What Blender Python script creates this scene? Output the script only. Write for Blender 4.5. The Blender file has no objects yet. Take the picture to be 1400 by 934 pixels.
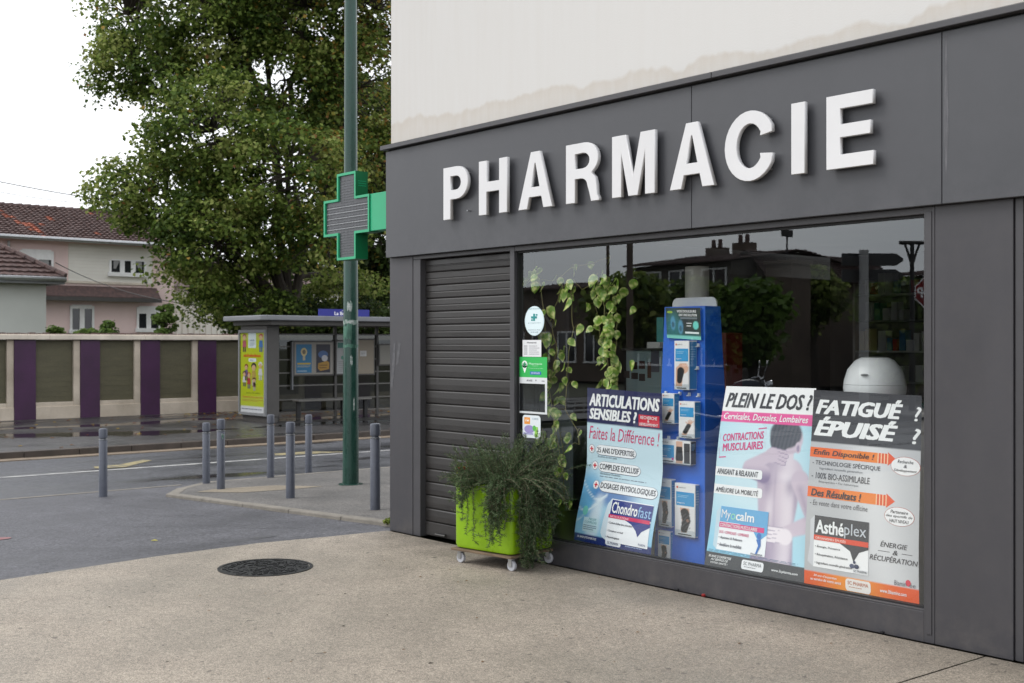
import bpy, math, random
import numpy as np
from mathutils import Vector, Matrix
R = math.radians
random.seed(7)
rng = np.random.default_rng(7)
scn = bpy.context.scene
COL = scn.collection

# ------------------------------------------------------------------ camera
F = 1620.0; HZ = 470.0; EYE = 1.70
ANG = math.atan2(1383, 1620)
SA, CA = math.sin(ANG), math.cos(ANG)
CX, CY = 8.937, -6.166
FW = (-CA, SA); RT = (SA, CA)
cam_d = bpy.data.cameras.new('camera')
cam = bpy.data.objects.new('camera', cam_d); COL.objects.link(cam)
cam.location = (CX, CY, EYE)
cam.rotation_euler = (R(90), 0, math.atan2(-FW[0], FW[1]))
cam_d.sensor_width = 36; cam_d.lens = 36 * F / 1400
cam_d.shift_y = (HZ - 467) / 1400.0
cam_d.clip_start = .05; cam_d.clip_end = 2000
cam_d.dof.use_dof = True; cam_d.dof.focus_distance = 8.6; cam_d.dof.aperture_fstop = 4.5
scn.camera = cam

# ------------------------------------------------------------------ sky and sun (overcast)
w = bpy.data.worlds.new("World"); scn.world = w; w.use_nodes = True
nt = w.node_tree; bg = nt.nodes['Background']
sky = nt.nodes.new('ShaderNodeTexSky'); sky.sky_type = 'NISHITA'; sky.sun_disc = False
SUN_EL, SUN_AZ = R(48), math.atan2(-.62, -.78)    # azimuth from +Y, clockwise: the light comes from the street side, left
sky.sun_elevation = SUN_EL; sky.sun_rotation = SUN_AZ
sky.dust_density = 3
hsv = nt.nodes.new('ShaderNodeHueSaturation'); hsv.inputs['Saturation'].default_value = .25
nt.links.new(sky.outputs[0], hsv.inputs['Color'])
mixw = nt.nodes.new('ShaderNodeMix'); mixw.data_type = 'RGBA'; mixw.inputs[0].default_value = .82
tcw = nt.nodes.new('ShaderNodeTexCoord'); mpw = nt.nodes.new('ShaderNodeMapping'); mpw.inputs['Scale'].default_value = (1, 1, 3.5)
nzw = nt.nodes.new('ShaderNodeTexNoise'); nzw.inputs['Scale'].default_value = 2.2; nzw.inputs['Detail'].default_value = 5
crw = nt.nodes.new('ShaderNodeValToRGB')
crw.color_ramp.elements[0].position = .3; crw.color_ramp.elements[0].color = (7.6, 7.9, 8.4, 1)
crw.color_ramp.elements[1].position = .7; crw.color_ramp.elements[1].color = (10.6, 10.7, 10.9, 1)
nt.links.new(tcw.outputs['Generated'], mpw.inputs[0]); nt.links.new(mpw.outputs[0], nzw.inputs['Vector'])
nt.links.new(nzw.outputs['Fac'], crw.inputs[0])
nt.links.new(hsv.outputs[0], mixw.inputs[6]); nt.links.new(crw.outputs[0], mixw.inputs[7])
nt.links.new(mixw.outputs[2], bg.inputs['Color']); bg.inputs['Strength'].default_value = .1
sl = bpy.data.lights.new('sun', 'SUN'); sl.energy = .9; sl.angle = R(24); sl.color = (1, .97, .92)
so = bpy.data.objects.new('sun', sl); COL.objects.link(so)
sd = Vector((math.sin(SUN_AZ) * math.cos(SUN_EL), math.cos(SUN_AZ) * math.cos(SUN_EL), math.sin(SUN_EL)))
so.rotation_euler = sd.to_track_quat('Z', 'Y').to_euler(); so.location = sd * 30
scn.view_settings.view_transform = 'Standard'; scn.view_settings.look = 'None'
scn.view_settings.exposure = .85; scn.view_settings.gamma = 1
scn.cycles.max_bounces = 8; scn.cycles.transparent_max_bounces = 12
scn.cycles.caustics_reflective = False; scn.cycles.caustics_refractive = False

# ------------------------------------------------------------------ measuring helpers (photograph pixel -> place)
def ray(px):
    a = (px - 700) / F
    return FW[0] + RT[0] * a, FW[1] + RT[1] * a
def onY(px, py, Y=0.0):
    dx, dy = ray(px); t = (Y - CY) / dy
    return CX + t * dx, EYE + (HZ - py) / F * t
def onX(px, py, X):
    dx, dy = ray(px); t = (X - CX) / dx
    return CY + t * dy, EYE + (HZ - py) / F * t
def onZ(px, py, Z=0.0):
    dx, dy = ray(px); t = (Z - EYE) * F / (HZ - py)
    return CX + t * dx, CY + t * dy
def atD(px, py, t):
    dx, dy = ray(px); return CX + t * dx, CY + t * dy, EYE + (HZ - py) / F * t
def mir(px, py, t):            # place that the shop window (plane Y=.05) mirrors at this pixel
    x, y, z = atD(px, py, t); return x, .1 - y, z

# ------------------------------------------------------------------ materials
def lin(c):
    return tuple(((v / 255) / 12.92 if v / 255 <= .04045 else ((v / 255 + .055) / 1.055) ** 2.4) for v in c[:3])
MATS = {}
def mat(name, col, rough=.6, metal=0, spec=.5, var=.0, vscale=6., bump=0, bscale=60., coat=0, col2=None, streak=None, rvar=0, speck=None):
    """col: linear rgb. var: value variation; col2: second colour mixed by noise; speck: (scale, amount) fine grain"""
    if name in MATS: return MATS[name]
    m = bpy.data.materials.new(name); m.use_nodes = True; n = m.node_tree; L = n.links.new
    b = n.nodes['Principled BSDF']
    b.inputs['Roughness'].default_value = rough; b.inputs['Metallic'].default_value = metal
    b.inputs['Specular IOR Level'].default_value = spec; b.inputs['Coat Weight'].default_value = coat
    b.inputs['Coat Roughness'].default_value = .12
    geo = n.nodes.new('ShaderNodeNewGeometry')
    vec = geo.outputs['Position']
    if streak:
        mp = n.nodes.new('ShaderNodeMapping'); mp.inputs['Scale'].default_value = streak; L(vec, mp.inputs[0]); vec = mp.outputs[0]
    nz = n.nodes.new('ShaderNodeTexNoise'); nz.inputs['Scale'].default_value = vscale; nz.inputs['Detail'].default_value = 6; nz.inputs['Roughness'].default_value = .62
    L(vec, nz.inputs['Vector'])
    c2 = col2 if col2 else tuple(v * (1 - var) for v in col)
    c1 = col if col2 else tuple(min(1, v * (1 + var)) for v in col)
    cr = n.nodes.new('ShaderNodeValToRGB'); cr.color_ramp.elements[0].position = .35; cr.color_ramp.elements[1].position = .65
    cr.color_ramp.elements[0].color = (*c2, 1); cr.color_ramp.elements[1].color = (*c1, 1)
    L(nz.outputs['Fac'], cr.inputs[0]); out = cr.outputs[0]
    if speck:
        n2 = n.nodes.new('ShaderNodeTexNoise'); n2.inputs['Scale'].default_value = speck[0]; n2.inputs['Detail'].default_value = 2
        L(geo.outputs['Position'], n2.inputs['Vector'])
        mr = n.nodes.new('ShaderNodeMapRange'); mr.inputs[1].default_value = .3; mr.inputs[2].default_value = .7
        mr.inputs[3].default_value = 1 - speck[1]; mr.inputs[4].default_value = 1 + speck[1]; L(n2.outputs['Fac'], mr.inputs[0])
        mm = n.nodes.new('ShaderNodeVectorMath'); mm.operation = 'SCALE'; L(out, mm.inputs[0]); L(mr.outputs[0], mm.inputs['Scale']); out = mm.outputs[0]
    L(out, b.inputs['Base Color'])
    if rvar:
        mr = n.nodes.new('ShaderNodeMapRange'); mr.inputs[1].default_value = .35; mr.inputs[2].default_value = .65
        mr.inputs[3].default_value = max(.02, rough - rvar); mr.inputs[4].default_value = min(1, rough + rvar)
        L(nz.outputs['Fac'], mr.inputs[0]); L(mr.outputs[0], b.inputs['Roughness'])
    if bump:
        nb = n.nodes.new('ShaderNodeTexNoise'); nb.inputs['Scale'].default_value = bscale; nb.inputs['Detail'].default_value = 3
        L(geo.outputs['Position'], nb.inputs['Vector'])
        bp = n.nodes.new('ShaderNodeBump'); bp.inputs['Strength'].default_value = bump; bp.inputs['Distance'].default_value = .01
        L(nb.outputs['Fac'], bp.inputs['Height']); L(bp.outputs[0], b.inputs['Normal'])
    MATS[name] = m; return m
def flat(rgb, rough=.45):
    k = 'ink_%d_%d_%d' % tuple(rgb[:3])
    if k in MATS: return MATS[k]
    m = bpy.data.materials.new(k); m.use_nodes = True; b = m.node_tree.nodes['Principled BSDF']
    b.inputs['Base Color'].default_value = (*lin(rgb), 1); b.inputs['Roughness'].default_value = rough
    MATS[k] = m; return m
def attr_mat(name, rough=.4, spec=.4, transl=0, noise=0):
    if name in MATS: return MATS[name]
    m = bpy.data.materials.new(name); m.use_nodes = True; n = m.node_tree; L = n.links.new
    b = n.nodes['Principled BSDF']; b.inputs['Roughness'].default_value = rough; b.inputs['Specular IOR Level'].default_value = spec
    a = n.nodes.new('ShaderNodeAttribute'); a.attribute_name = 'Col'; L(a.outputs['Color'], b.inputs['Base Color'])
    if transl:
        t = n.nodes.new('ShaderNodeBsdfTranslucent'); L(a.outputs['Color'], t.inputs['Color'])
        mx = n.nodes.new('ShaderNodeMixShader'); mx.inputs[0].default_value = transl
        L(b.outputs[0], mx.inputs[1]); L(t.outputs[0], mx.inputs[2]); L(mx.outputs[0], n.nodes['Material Output'].inputs['Surface'])
    MATS[name] = m; return m
def glass_mat(name, tint=(.9, .93, .92), boost=1.8, rough=0.0, ior=1.5, base=0.0):
    if name in MATS: return MATS[name]
    m = bpy.data.materials.new(name); m.use_nodes = True; n = m.node_tree; L = n.links.new; n.nodes.clear()
    o = n.nodes.new('ShaderNodeOutputMaterial'); t = n.nodes.new('ShaderNodeBsdfTransparent'); t.inputs[0].default_value = (*tint, 1)
    g = n.nodes.new('ShaderNodeBsdfGlossy'); g.inputs['Roughness'].default_value = rough; g.inputs[0].default_value = (.92, .97, 1, 1)
    ge = n.nodes.new('ShaderNodeNewGeometry'); dt = n.nodes.new('ShaderNodeVectorMath'); dt.operation = 'DOT_PRODUCT'; L(ge.outputs['Incoming'], dt.inputs[0]); L(ge.outputs['Normal'], dt.inputs[1])
    def mt(op, a, b=None, c=None):
        q = n.nodes.new('ShaderNodeMath'); q.operation = op
        for i_, v_ in enumerate((a, b, c)):
            if v_ is None: continue
            if isinstance(v_, (int, float)): q.inputs[i_].default_value = v_
            else: L(v_, q.inputs[i_])
        return q
    sch = mt('POWER', mt('SUBTRACT', 1.0, mt('ABSOLUTE', dt.outputs['Value']).outputs[0]).outputs[0], 5.0)    # Schlick, the same from both sides
    mu = mt('MULTIPLY_ADD', sch.outputs[0], .9, .04 * boost + base); mu.use_clamp = True
    mx = n.nodes.new('ShaderNodeMixShader'); L(mu.outputs[0], mx.inputs[0])
    L(t.outputs[0], mx.inputs[1]); L(g.outputs[0], mx.inputs[2]); L(mx.outputs[0], o.inputs[0])
    MATS[name] = m; return m
M = {}
M['cladding'] = mat('dark_grey_cladding', lin((62, 61, 65)), .42, spec=.5, var=.07, vscale=1.4, streak=(1.6, 1, .35), rvar=.06, speck=(500, .05))
def add_dust(m, col, zlo, zhi, amt):
    n = m.node_tree; L = n.links.new; b = n.nodes['Principled BSDF']; src = b.inputs['Base Color'].links[0].from_socket
    g = n.nodes.new('ShaderNodeNewGeometry'); sp = n.nodes.new('ShaderNodeSeparateXYZ'); L(g.outputs['Position'], sp.inputs[0])
    nz = n.nodes.new('ShaderNodeTexNoise'); nz.inputs['Scale'].default_value = 7; nz.inputs['Detail'].default_value = 8; nz.inputs['Roughness'].default_value = .75; L(g.outputs['Position'], nz.inputs['Vector'])
    mr = n.nodes.new('ShaderNodeMapRange'); mr.inputs[1].default_value = zlo; mr.inputs[2].default_value = zhi; mr.inputs[3].default_value = amt; mr.inputs[4].default_value = .06; L(sp.outputs[2], mr.inputs[0])
    m2 = n.nodes.new('ShaderNodeMapRange'); m2.inputs[1].default_value = .42; m2.inputs[2].default_value = .75; L(nz.outputs['Fac'], m2.inputs[0])
    mu = n.nodes.new('ShaderNodeMath'); mu.operation = 'MULTIPLY'; L(mr.outputs[0], mu.inputs[0]); L(m2.outputs[0], mu.inputs[1])
    mx = n.nodes.new('ShaderNodeMix'); mx.data_type = 'RGBA'; L(mu.outputs[0], mx.inputs[0]); L(src, mx.inputs[6]); mx.inputs[7].default_value = (*col, 1); L(mx.outputs[2], b.inputs['Base Color'])
    bp = n.nodes.new('ShaderNodeBump'); bp.inputs['Strength'].default_value = .12; bp.inputs['Distance'].default_value = .02      # slight buckling of the sheet metal
    n3 = n.nodes.new('ShaderNodeTexNoise'); n3.inputs['Scale'].default_value = 1.1; n3.inputs['Detail'].default_value = 1; L(g.outputs['Position'], n3.inputs['Vector']); L(n3.outputs['Fac'], bp.inputs['Height']); L(bp.outputs[0], b.inputs['Normal'])
add_dust(M['cladding'], lin((120, 114, 106)), .0, .25, .3)
M['fascia'] = mat('fascia_panel_paint', lin((69, 70, 74)), .4, spec=.5, var=.06, vscale=1.1, streak=(1.5, 1, .5), rvar=.06, speck=(500, .04))
add_dust(M['fascia'], lin((104, 104, 108)), 2.4, 2.7, .35)
M['frame'] = mat('window_frame_paint', lin((66, 65, 68)), .4, var=.06, vscale=5)
M['gasket'] = mat('black_gasket', (.012, .012, .013), .6)
M['slat'] = mat('shutter_slat_paint', lin((46, 44, 43)), .42, var=.12, vscale=3.2, streak=(1, 1, 2.5), rvar=.1, speck=(240, .14))
M['white_letter'] = mat('white_sign_letter', (.66, .66, .67), .35, var=.03, vscale=2)
M['glass'] = glass_mat('shop_glass', (.985, 1, .99), 1.0, base=.09)   # double glazing: four reflecting faces
M['thin_glass'] = glass_mat('thin_glass', (.82, .85, .83), 1.6)
M['dark_pane'] = mat('dark_house_pane', (.02, .022, .025), .06, spec=.6, var=.3, vscale=.8)
M['bollard'] = mat('bollard_grey_paint', lin((82, 86, 97)), .42, var=.1, vscale=9, speck=(160, .08), rvar=.1)
M['green_pole'] = mat('green_pole_paint', lin((30, 66, 56)), .3, var=.18, vscale=5, streak=(3, 3, .8), rvar=.1)
M['kerb'] = mat('kerb_concrete', lin((118, 113, 105)), .85, var=.15, vscale=5, bump=.4, bscale=90, speck=(220, .12))
M['gutter'] = mat('gutter_stone', lin((122, 108, 92)), .6, var=.2, vscale=3, bump=.2, speck=(120, .1))
M['steel'] = mat('galvanised_steel', (.42, .43, .44), .38, metal=.8, var=.1, vscale=10)
M['dark_metal'] = mat('shelter_dark_metal', lin((72, 70, 68)), .45, var=.1, vscale=4)
M['roof_edge'] = mat('shelter_roof_edge', lin((120, 122, 126)), .4, var=.06, vscale=3)
M['white_plastic'] = mat('white_plastic', (.75, .77, .78), .35, var=.03)
M['white_paint'] = mat('white_gloss_paint', (.84, .84, .83), .4, var=.05)
M['coping'] = mat('wall_coping', lin((206, 196, 182)), .8, var=.16, vscale=1.5, bump=.2)
M['plinth'] = mat('wall_plinth_render', lin((200, 188, 172)), .85, col2=lin((168, 156, 140)), vscale=1.1, bump=.3, speck=(60, .08))
M['purple'] = mat('purple_paint', lin((60, 26, 62)), .45, var=.18, vscale=1.6, speck=(40, .08))
M['infill'] = mat('olive_infill_board', lin((84, 80, 60)), .6, var=.12, vscale=1.3, streak=(1, 1, 4), speck=(30, .1))
M['infill2'] = mat('green_infill_board', lin((104, 112, 90)), .6, var=.16, vscale=1.3, streak=(1, 1, 4), speck=(30, .1))
M['bark'] = mat('tree_bark', (.045, .036, .028), .9, var=.4, vscale=3, streak=(3, 3, .6), bump=.8, bscale=12)
M['leaf'] = attr_mat('leaf', .6, .18, .4)
M['gloss_leaf'] = attr_mat('glossy_leaf', .3, .45, .2)
M['print'] = attr_mat('printed_sheet', .38, .4)
M['pink'] = mat('pink_render', lin((234, 210, 206)), .9, var=.05, vscale=.6)
M['cream'] = mat('cream_siding', lin((232, 229, 220)), .8, var=.04, vscale=.6)
M['greyhouse'] = mat('grey_render', lin((205, 208, 203)), .9, var=.05, vscale=.5)
M['tile'] = mat('brown_roof_tile', lin((98, 76, 72)), .75, var=.2, vscale=7, col2=lin((70, 56, 55)))
M['tile_red'] = mat('orange_roof_tile', lin((150, 86, 66)), .8, var=.3, vscale=3)
M['cardboard_blue'] = mat('blue_display_cardboard', lin((30, 98, 200)), .4, var=.05, vscale=3)
M['lime'] = mat('lime_plastic', lin((136, 178, 24)), .3, vscale=3, spec=.5, col2=lin((126, 166, 20)), rvar=.08, speck=(30, .04))
M['wood'] = mat('weathered_wood', lin((110, 92, 74)), .8, var=.25, vscale=9, streak=(1, 6, 6))
M['soil'] = mat('potting_soil', (.02, .015, .01), .95, var=.4, vscale=30)
M['int_dark'] = mat('shop_interior_wall', (.16, .15, .145), .8, var=.1, vscale=1)
M['int_floor'] = mat('shop_floor', (.18, .17, .16), .3, var=.1, vscale=2)
M['int_white'] = mat('shop_white', (.6, .6, .58), .6, var=.04)
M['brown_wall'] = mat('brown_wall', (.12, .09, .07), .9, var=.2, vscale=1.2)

# ------------------------------------------------------------------ mesh collector
ORG = {}
def tag(o, label=None, cat=None, group=None, kind=None):
    if label: o['label'] = label
    if cat: o['category'] = cat
    if group: o['group'] = group
    if kind: o['kind'] = kind
    return o
def thing(name, loc, label, cat, group=None, rz=0):
    o = bpy.data.objects.new(name, None); COL.objects.link(o); o.empty_display_size = .2
    o.location = loc; o.rotation_euler = (0, 0, rz); ORG[o.name] = Vector(loc)
    return tag(o, label, cat, group)
def link(name, me, parent=None, org=None):
    o = bpy.data.objects.new(name, me); COL.objects.link(o)
    if parent is not None:
        o.parent = parent
    elif org is not None: o.location = org
    return o
class MB:
    def __init__(s): s.v = []; s.f = []; s.m = []; s.mats = []; s.xf = None
    def mi(s, m):
        if m not in s.mats: s.mats.append(m)
        return s.mats.index(m)
    def add(s, vs, fs, m):
        k = len(s.v); i = s.mi(m)
        if s.xf is not None: vs = [tuple(s.xf @ Vector(v)) for v in vs]
        s.v += [tuple(v) for v in vs]; s.f += [tuple(k + a for a in f) for f in fs]; s.m += [i] * len(fs); return s
    def box(s, x0, x1, y0, y1, z0, z1, m):
        vs = [(x0, y0, z0), (x1, y0, z0), (x1, y1, z0), (x0, y1, z0), (x0, y0, z1), (x1, y0, z1), (x1, y1, z1), (x0, y1, z1)]
        return s.add(vs, [(0, 3, 2, 1), (4, 5, 6, 7), (0, 1, 5, 4), (1, 2, 6, 5), (2, 3, 7, 6), (3, 0, 4, 7)], m)
    def quad(s, a, b, c, d, m): return s.add([a, b, c, d], [(0, 1, 2, 3)], m)
    def prism(s, pts, z0, z1, m, axis='Z'):
        n = len(pts)
        def P(p, h): return {'Z': (p[0], p[1], h), 'Y': (p[0], h, p[1]), 'X': (h, p[0], p[1])}[axis]
        vs = [P(p, z0) for p in pts] + [P(p, z1) for p in pts]
        fs = [tuple(range(n - 1, -1, -1)), tuple(range(n, 2 * n))] + [(i, (i + 1) % n, n + (i + 1) % n, n + i) for i in range(n)]
        return s.add(vs, fs, m)
    def lathe(s, prof, c, m, n=20, axis='Z'):
        vs = []; fs = []
        for r, h in prof:
            for i in range(n):
                a = 2 * math.pi * i / n; p = (r * math.cos(a), r * math.sin(a), h)
                if axis == 'Y': p = (p[0], p[2], p[1])
                if axis == 'X': p = (p[2], p[0], p[1])
                vs.append((c[0] + p[0], c[1] + p[1], c[2] + p[2]))
        for j in range(len(prof) - 1):
            for i in range(n):
                a = j * n + i; b = j * n + (i + 1) % n; fs.append((a, b, b + n, a + n))
        k = (len(prof) - 1) * n
        if prof[0][0] > 1e-5: fs.append(tuple(range(n - 1, -1, -1)))
        if prof[-1][0] > 1e-5: fs.append(tuple(k + i for i in range(n)))
        return s.add(vs, fs, m)
    def tube(s, pts, rad, m, n=6):
        pts = [Vector(p) for p in pts]; k = len(pts)
        rs = rad if isinstance(rad, (list, tuple)) else [rad] * k
        vs = []; fs = []
        up = Vector((0, 0, 1)); u = None
        for i in range(k):
            d = (pts[min(i + 1, k - 1)] - pts[max(i - 1, 0)]).normalized()
            if u is None: u = d.cross(up if abs(d.z) < .9 else Vector((1, 0, 0))).normalized()
            else: u = (u - d * u.dot(d)).normalized()
            w_ = d.cross(u)
            for j in range(n):
                a = 2 * math.pi * j / n; vs.append(pts[i] + (u * math.cos(a) + w_ * math.sin(a)) * rs[i])
        for i in range(k - 1):
            for j in range(n):
                a = i * n + j; b = i * n + (j + 1) % n; fs.append((a, b, b + n, a + n))
        fs.append(tuple(range(n - 1, -1, -1))); fs.append(tuple((k - 1) * n + j for j in range(n)))
        return s.add(vs, fs, m)
    def build(s, name, parent=None, smooth=False, bevel=0, local=False, seg=2):
        me = bpy.data.meshes.new(name)
        if parent is not None: org = Vector((0, 0, 0)) if local else ORG[root(parent).name]
        else:
            a = np.array(s.v); org = Vector(((a[:, 0].min() + a[:, 0].max()) / 2, (a[:, 1].min() + a[:, 1].max()) / 2, a[:, 2].min()))
        me.from_pydata([(v[0] - org.x, v[1] - org.y, v[2] - org.z) for v in s.v], [], s.f)
        for m in s.mats: me.materials.append(m)
        me.polygons.foreach_set('material_index', s.m)
        if smooth: me.polygons.foreach_set('use_smooth', [True] * len(s.f))
        me.update()
        if smooth and bpy.app.version >= (4, 1):
            try: me.set_sharp_from_angle(angle=R(40))
            except Exception: pass
        o = link(name, me, parent, org)
        if bevel:
            b = o.modifiers.new('bevel', 'BEVEL'); b.width = bevel; b.segments = seg; b.limit_method = 'ANGLE'
        return o
def root(o):
    while o.parent is not None: o = o.parent
    return o
def dup(o, loc=None, rz=None, parent=None, label=None):
    c = o.copy(); COL.objects.link(c)
    if parent is not None: c.parent = parent
    if loc is not None: c.location = loc
    if rz is not None: c.rotation_euler = (0, 0, rz)
    if label: c['label'] = label
    for ch in [x for x in o.children]: dup(ch, parent=c)
    return c
def np_mesh(name, V, Fc, m, parent=None, col=None, org=None, smooth=False):
    V = np.asarray(V, dtype=np.float32); Fc = np.asarray(Fc, dtype=np.int32)
    if parent is not None: org = ORG.get(root(parent).name, Vector((0, 0, 0))) if org is None else org
    elif org is None: org = Vector(((V[:, 0].min() + V[:, 0].max()) / 2, (V[:, 1].min() + V[:, 1].max()) / 2, V[:, 2].min()))
    V = V - np.array(org, dtype=np.float32)
    me = bpy.data.meshes.new(name); nv, nf, k = len(V), len(Fc), Fc.shape[1]
    me.vertices.add(nv); me.vertices.foreach_set('co', V.ravel())
    me.loops.add(nf * k); me.loops.foreach_set('vertex_index', Fc.ravel())
    me.polygons.add(nf); me.polygons.foreach_set('loop_start', np.arange(nf, dtype=np.int32) * k)
    me.update(calc_edges=True)
    if smooth: me.polygons.foreach_set('use_smooth', [True] * nf)
    me.materials.append(m)
    if col is not None:
        ca = me.color_attributes.new('Col', 'FLOAT_COLOR', 'POINT')
        c4 = np.ones((nv, 4), dtype=np.float32); c4[:, :3] = col; ca.data.foreach_set('color', c4.ravel())
    return link(name, me, parent, org)

# ------------------------------------------------------------------ text as flat mesh
_tc = {}
def text_raw(s, bold=0.0, shear=0.0, res=3, spacing=1.0):
    k = (s, 0, shear, res, spacing)
    if k in _tc: return _tc[k]
    cu = bpy.data.curves.new('txt', 'FONT'); cu.body = s; cu.size = 1; cu.shear = shear
    cu.resolution_u = res; cu.space_character = spacing; cu.align_x = 'LEFT'; cu.fill_mode = 'FRONT'
    ob = bpy.data.objects.new('txt', cu)
    me = bpy.data.meshes.new_from_object(ob)
    v = np.array([tuple(p.co[:2]) for p in me.vertices]); f = [tuple(p.vertices) for p in me.polygons]
    bpy.data.objects.remove(ob); bpy.data.curves.remove(cu); bpy.data.meshes.remove(me)
    lo, hi = v.min(0), v.max(0); _tc[k] = (v - lo, f, hi - lo); return _tc[k]
class Page:
    """A printed sheet. fn(u, v, lift) gives the place of page point (u right, v down from the top), lifted off it."""
    def __init__(s, fn, cuts=0):
        s.real = fn; s.cuts = cuts; s.fn = (lambda u, v, l: (u, v, l)) if cuts else fn; s.mb = MB()
    def text(s, t, u0, u1, v0, v1, rgb, bold=.0, shear=0, lift=2, skew=0, res=2, sp=1.0):
        v, f, dim = text_raw(t, 0, shear, res, sp); m = flat(rgb)
        if v1 - v0 < .035: bold = min(bold, .014)
        bx, by = bold, bold * .5      # heavier strokes: the same outline set down again a hair to each side
        for q, (ox, oy) in enumerate(((0, 0),) if bold < .008 else ((0, 0), (-bx, by), (bx, by), (-bx, -by), (bx, -by))):
            s.mb.add([s.fn(u0 + (a + ox + bx) / (dim[0] + 2 * bx) * (u1 - u0), v1 + (b + oy + by) / (dim[1] + 2 * by) * (v0 - v1) + skew * a / dim[0], lift + q * .04) for a, b in v], f, m)
        return s
    def poly(s, pts, rgb, lift=1):
        s.mb.add([s.fn(u, v, lift) for u, v in pts], [tuple(range(len(pts) - 1, -1, -1))], flat(rgb)); return s
    def rect(s, u0, u1, v0, v1, rgb, lift=1, n=1):
        for i in range(n):
            a = v0 + (v1 - v0) * i / n; b = v0 + (v1 - v0) * (i + 1) / n
            s.poly([(u0, a), (u1, a), (u1, b), (u0, b)], rgb, lift)
        return s
    def pill(s, u0, u1, v0, v1, rgb, lift=1, asp=1.5, rad=.5, n=6):
        r = (v1 - v0) * rad; ru = r * asp; pts = []
        for cx, cy, a0 in ((u1 - ru, v0 + r, -90), (u1 - ru, v1 - r, 0), (u0 + ru, v1 - r, 90), (u0 + ru, v0 + r, 180)):
            for i in range(n + 1):
                a = R(a0 + 90 * i / n); pts.append((cx + ru * math.cos(a), cy + r * math.sin(a)))
        return s.poly(pts, rgb, lift)
    def disc(s, u, v, ru, rv, rgb, lift=1, n=20):
        return s.poly([(u + ru * math.cos(2 * math.pi * i / n), v + rv * math.sin(2 * math.pi * i / n)) for i in range(n)], rgb, lift)
    def lines(s, u0, u1, v0, v1, n, rgb, lift=2, seed=0):   # rows of tiny unreadable print
        r = random.Random(seed)
        for i in range(n):
            v = v0 + (v1 - v0) * (i + .3) / n; h = (v1 - v0) / n * .35; u = u0; ue = u1 - (r.random() * .3 if i == n - 1 else .03) * (u1 - u0)
            while u < ue:
                k = (u1 - u0) * r.uniform(.05, .14); s.rect(u, min(u + k * .82, ue), v, v + h, rgb, lift); u += k
        return s
    def build(s, name, parent):
        if s.cuts:      # cut the print into short strips so that it follows the curl of the sheet
            import bmesh
            me = bpy.data.meshes.new('t'); me.from_pydata(s.mb.v, [], s.mb.f); me.polygons.foreach_set('material_index', s.mb.m)
            bm = bmesh.new(); bm.from_mesh(me)
            for k in range(1, s.cuts): bmesh.ops.bisect_plane(bm, geom=bm.verts[:] + bm.edges[:] + bm.faces[:], plane_co=(0, k / s.cuts, 0), plane_no=(0, 1, 0), dist=1e-5)
            bm.verts.index_update(); s.mb.v = [s.real(*v.co) for v in bm.verts]; s.mb.f = [tuple(v.index for v in f.verts) for f in bm.faces]; s.mb.m = [f.material_index for f in bm.faces]
            bm.free(); bpy.data.meshes.remove(me)
        return s.mb.build(name, parent)
def picture(name, fn, nu, nv, cf, parent, u0=0, u1=1, v0=0, v1=1, lift=.5, m=None):
    uu, vv = np.meshgrid(np.linspace(0, 1, nu), np.linspace(0, 1, nv))
    c = cf(uu, vv).reshape(-1, 3)
    P = np.array([fn(u0 + a * (u1 - u0), v0 + b * (v1 - v0), lift) for a, b in zip(uu.ravel(), vv.ravel())])
    idx = np.arange(nu * nv).reshape(nv, nu)
    Fc = np.stack([idx[1:, :-1], idx[1:, 1:], idx[:-1, 1:], idx[:-1, :-1]], -1).reshape(-1, 4)
    return np_mesh(name, P, Fc, m or M['print'], parent, c)
def C(*c): return np.array(lin(c))
def mixc(a, b, t): return a * (1 - t[..., None]) + b * t[..., None]
def sst(x, a, b):
    t = np.clip((x - a) / (b - a), 0, 1); return t * t * (3 - 2 * t)
def ell(u, v, cu, cv, ru, rv, soft=.15, rot=0):
    x, y = u - cu, v - cv; c, s_ = math.cos(rot), math.sin(rot); x, y = x * c + y * s_, -x * s_ + y * c
    return 1 - sst(np.sqrt((x / ru) ** 2 + (y / rv) ** 2), 1 - soft, 1 + soft)
def seg(u, v, a, b, r0, r1, soft=.02, asp=1.5):
    ax, ay, bx, by = a[0], a[1] * asp, b[0], b[1] * asp; px, py = u - ax, v * asp - ay; dx, dy = bx - ax, by - ay
    h = np.clip((px * dx + py * dy) / (dx * dx + dy * dy), 0, 1); d = np.sqrt((px - dx * h) ** 2 + (py - dy * h) ** 2) - (r0 + (r1 - r0) * h)
    return 1 - sst(d, -soft, soft)

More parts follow.
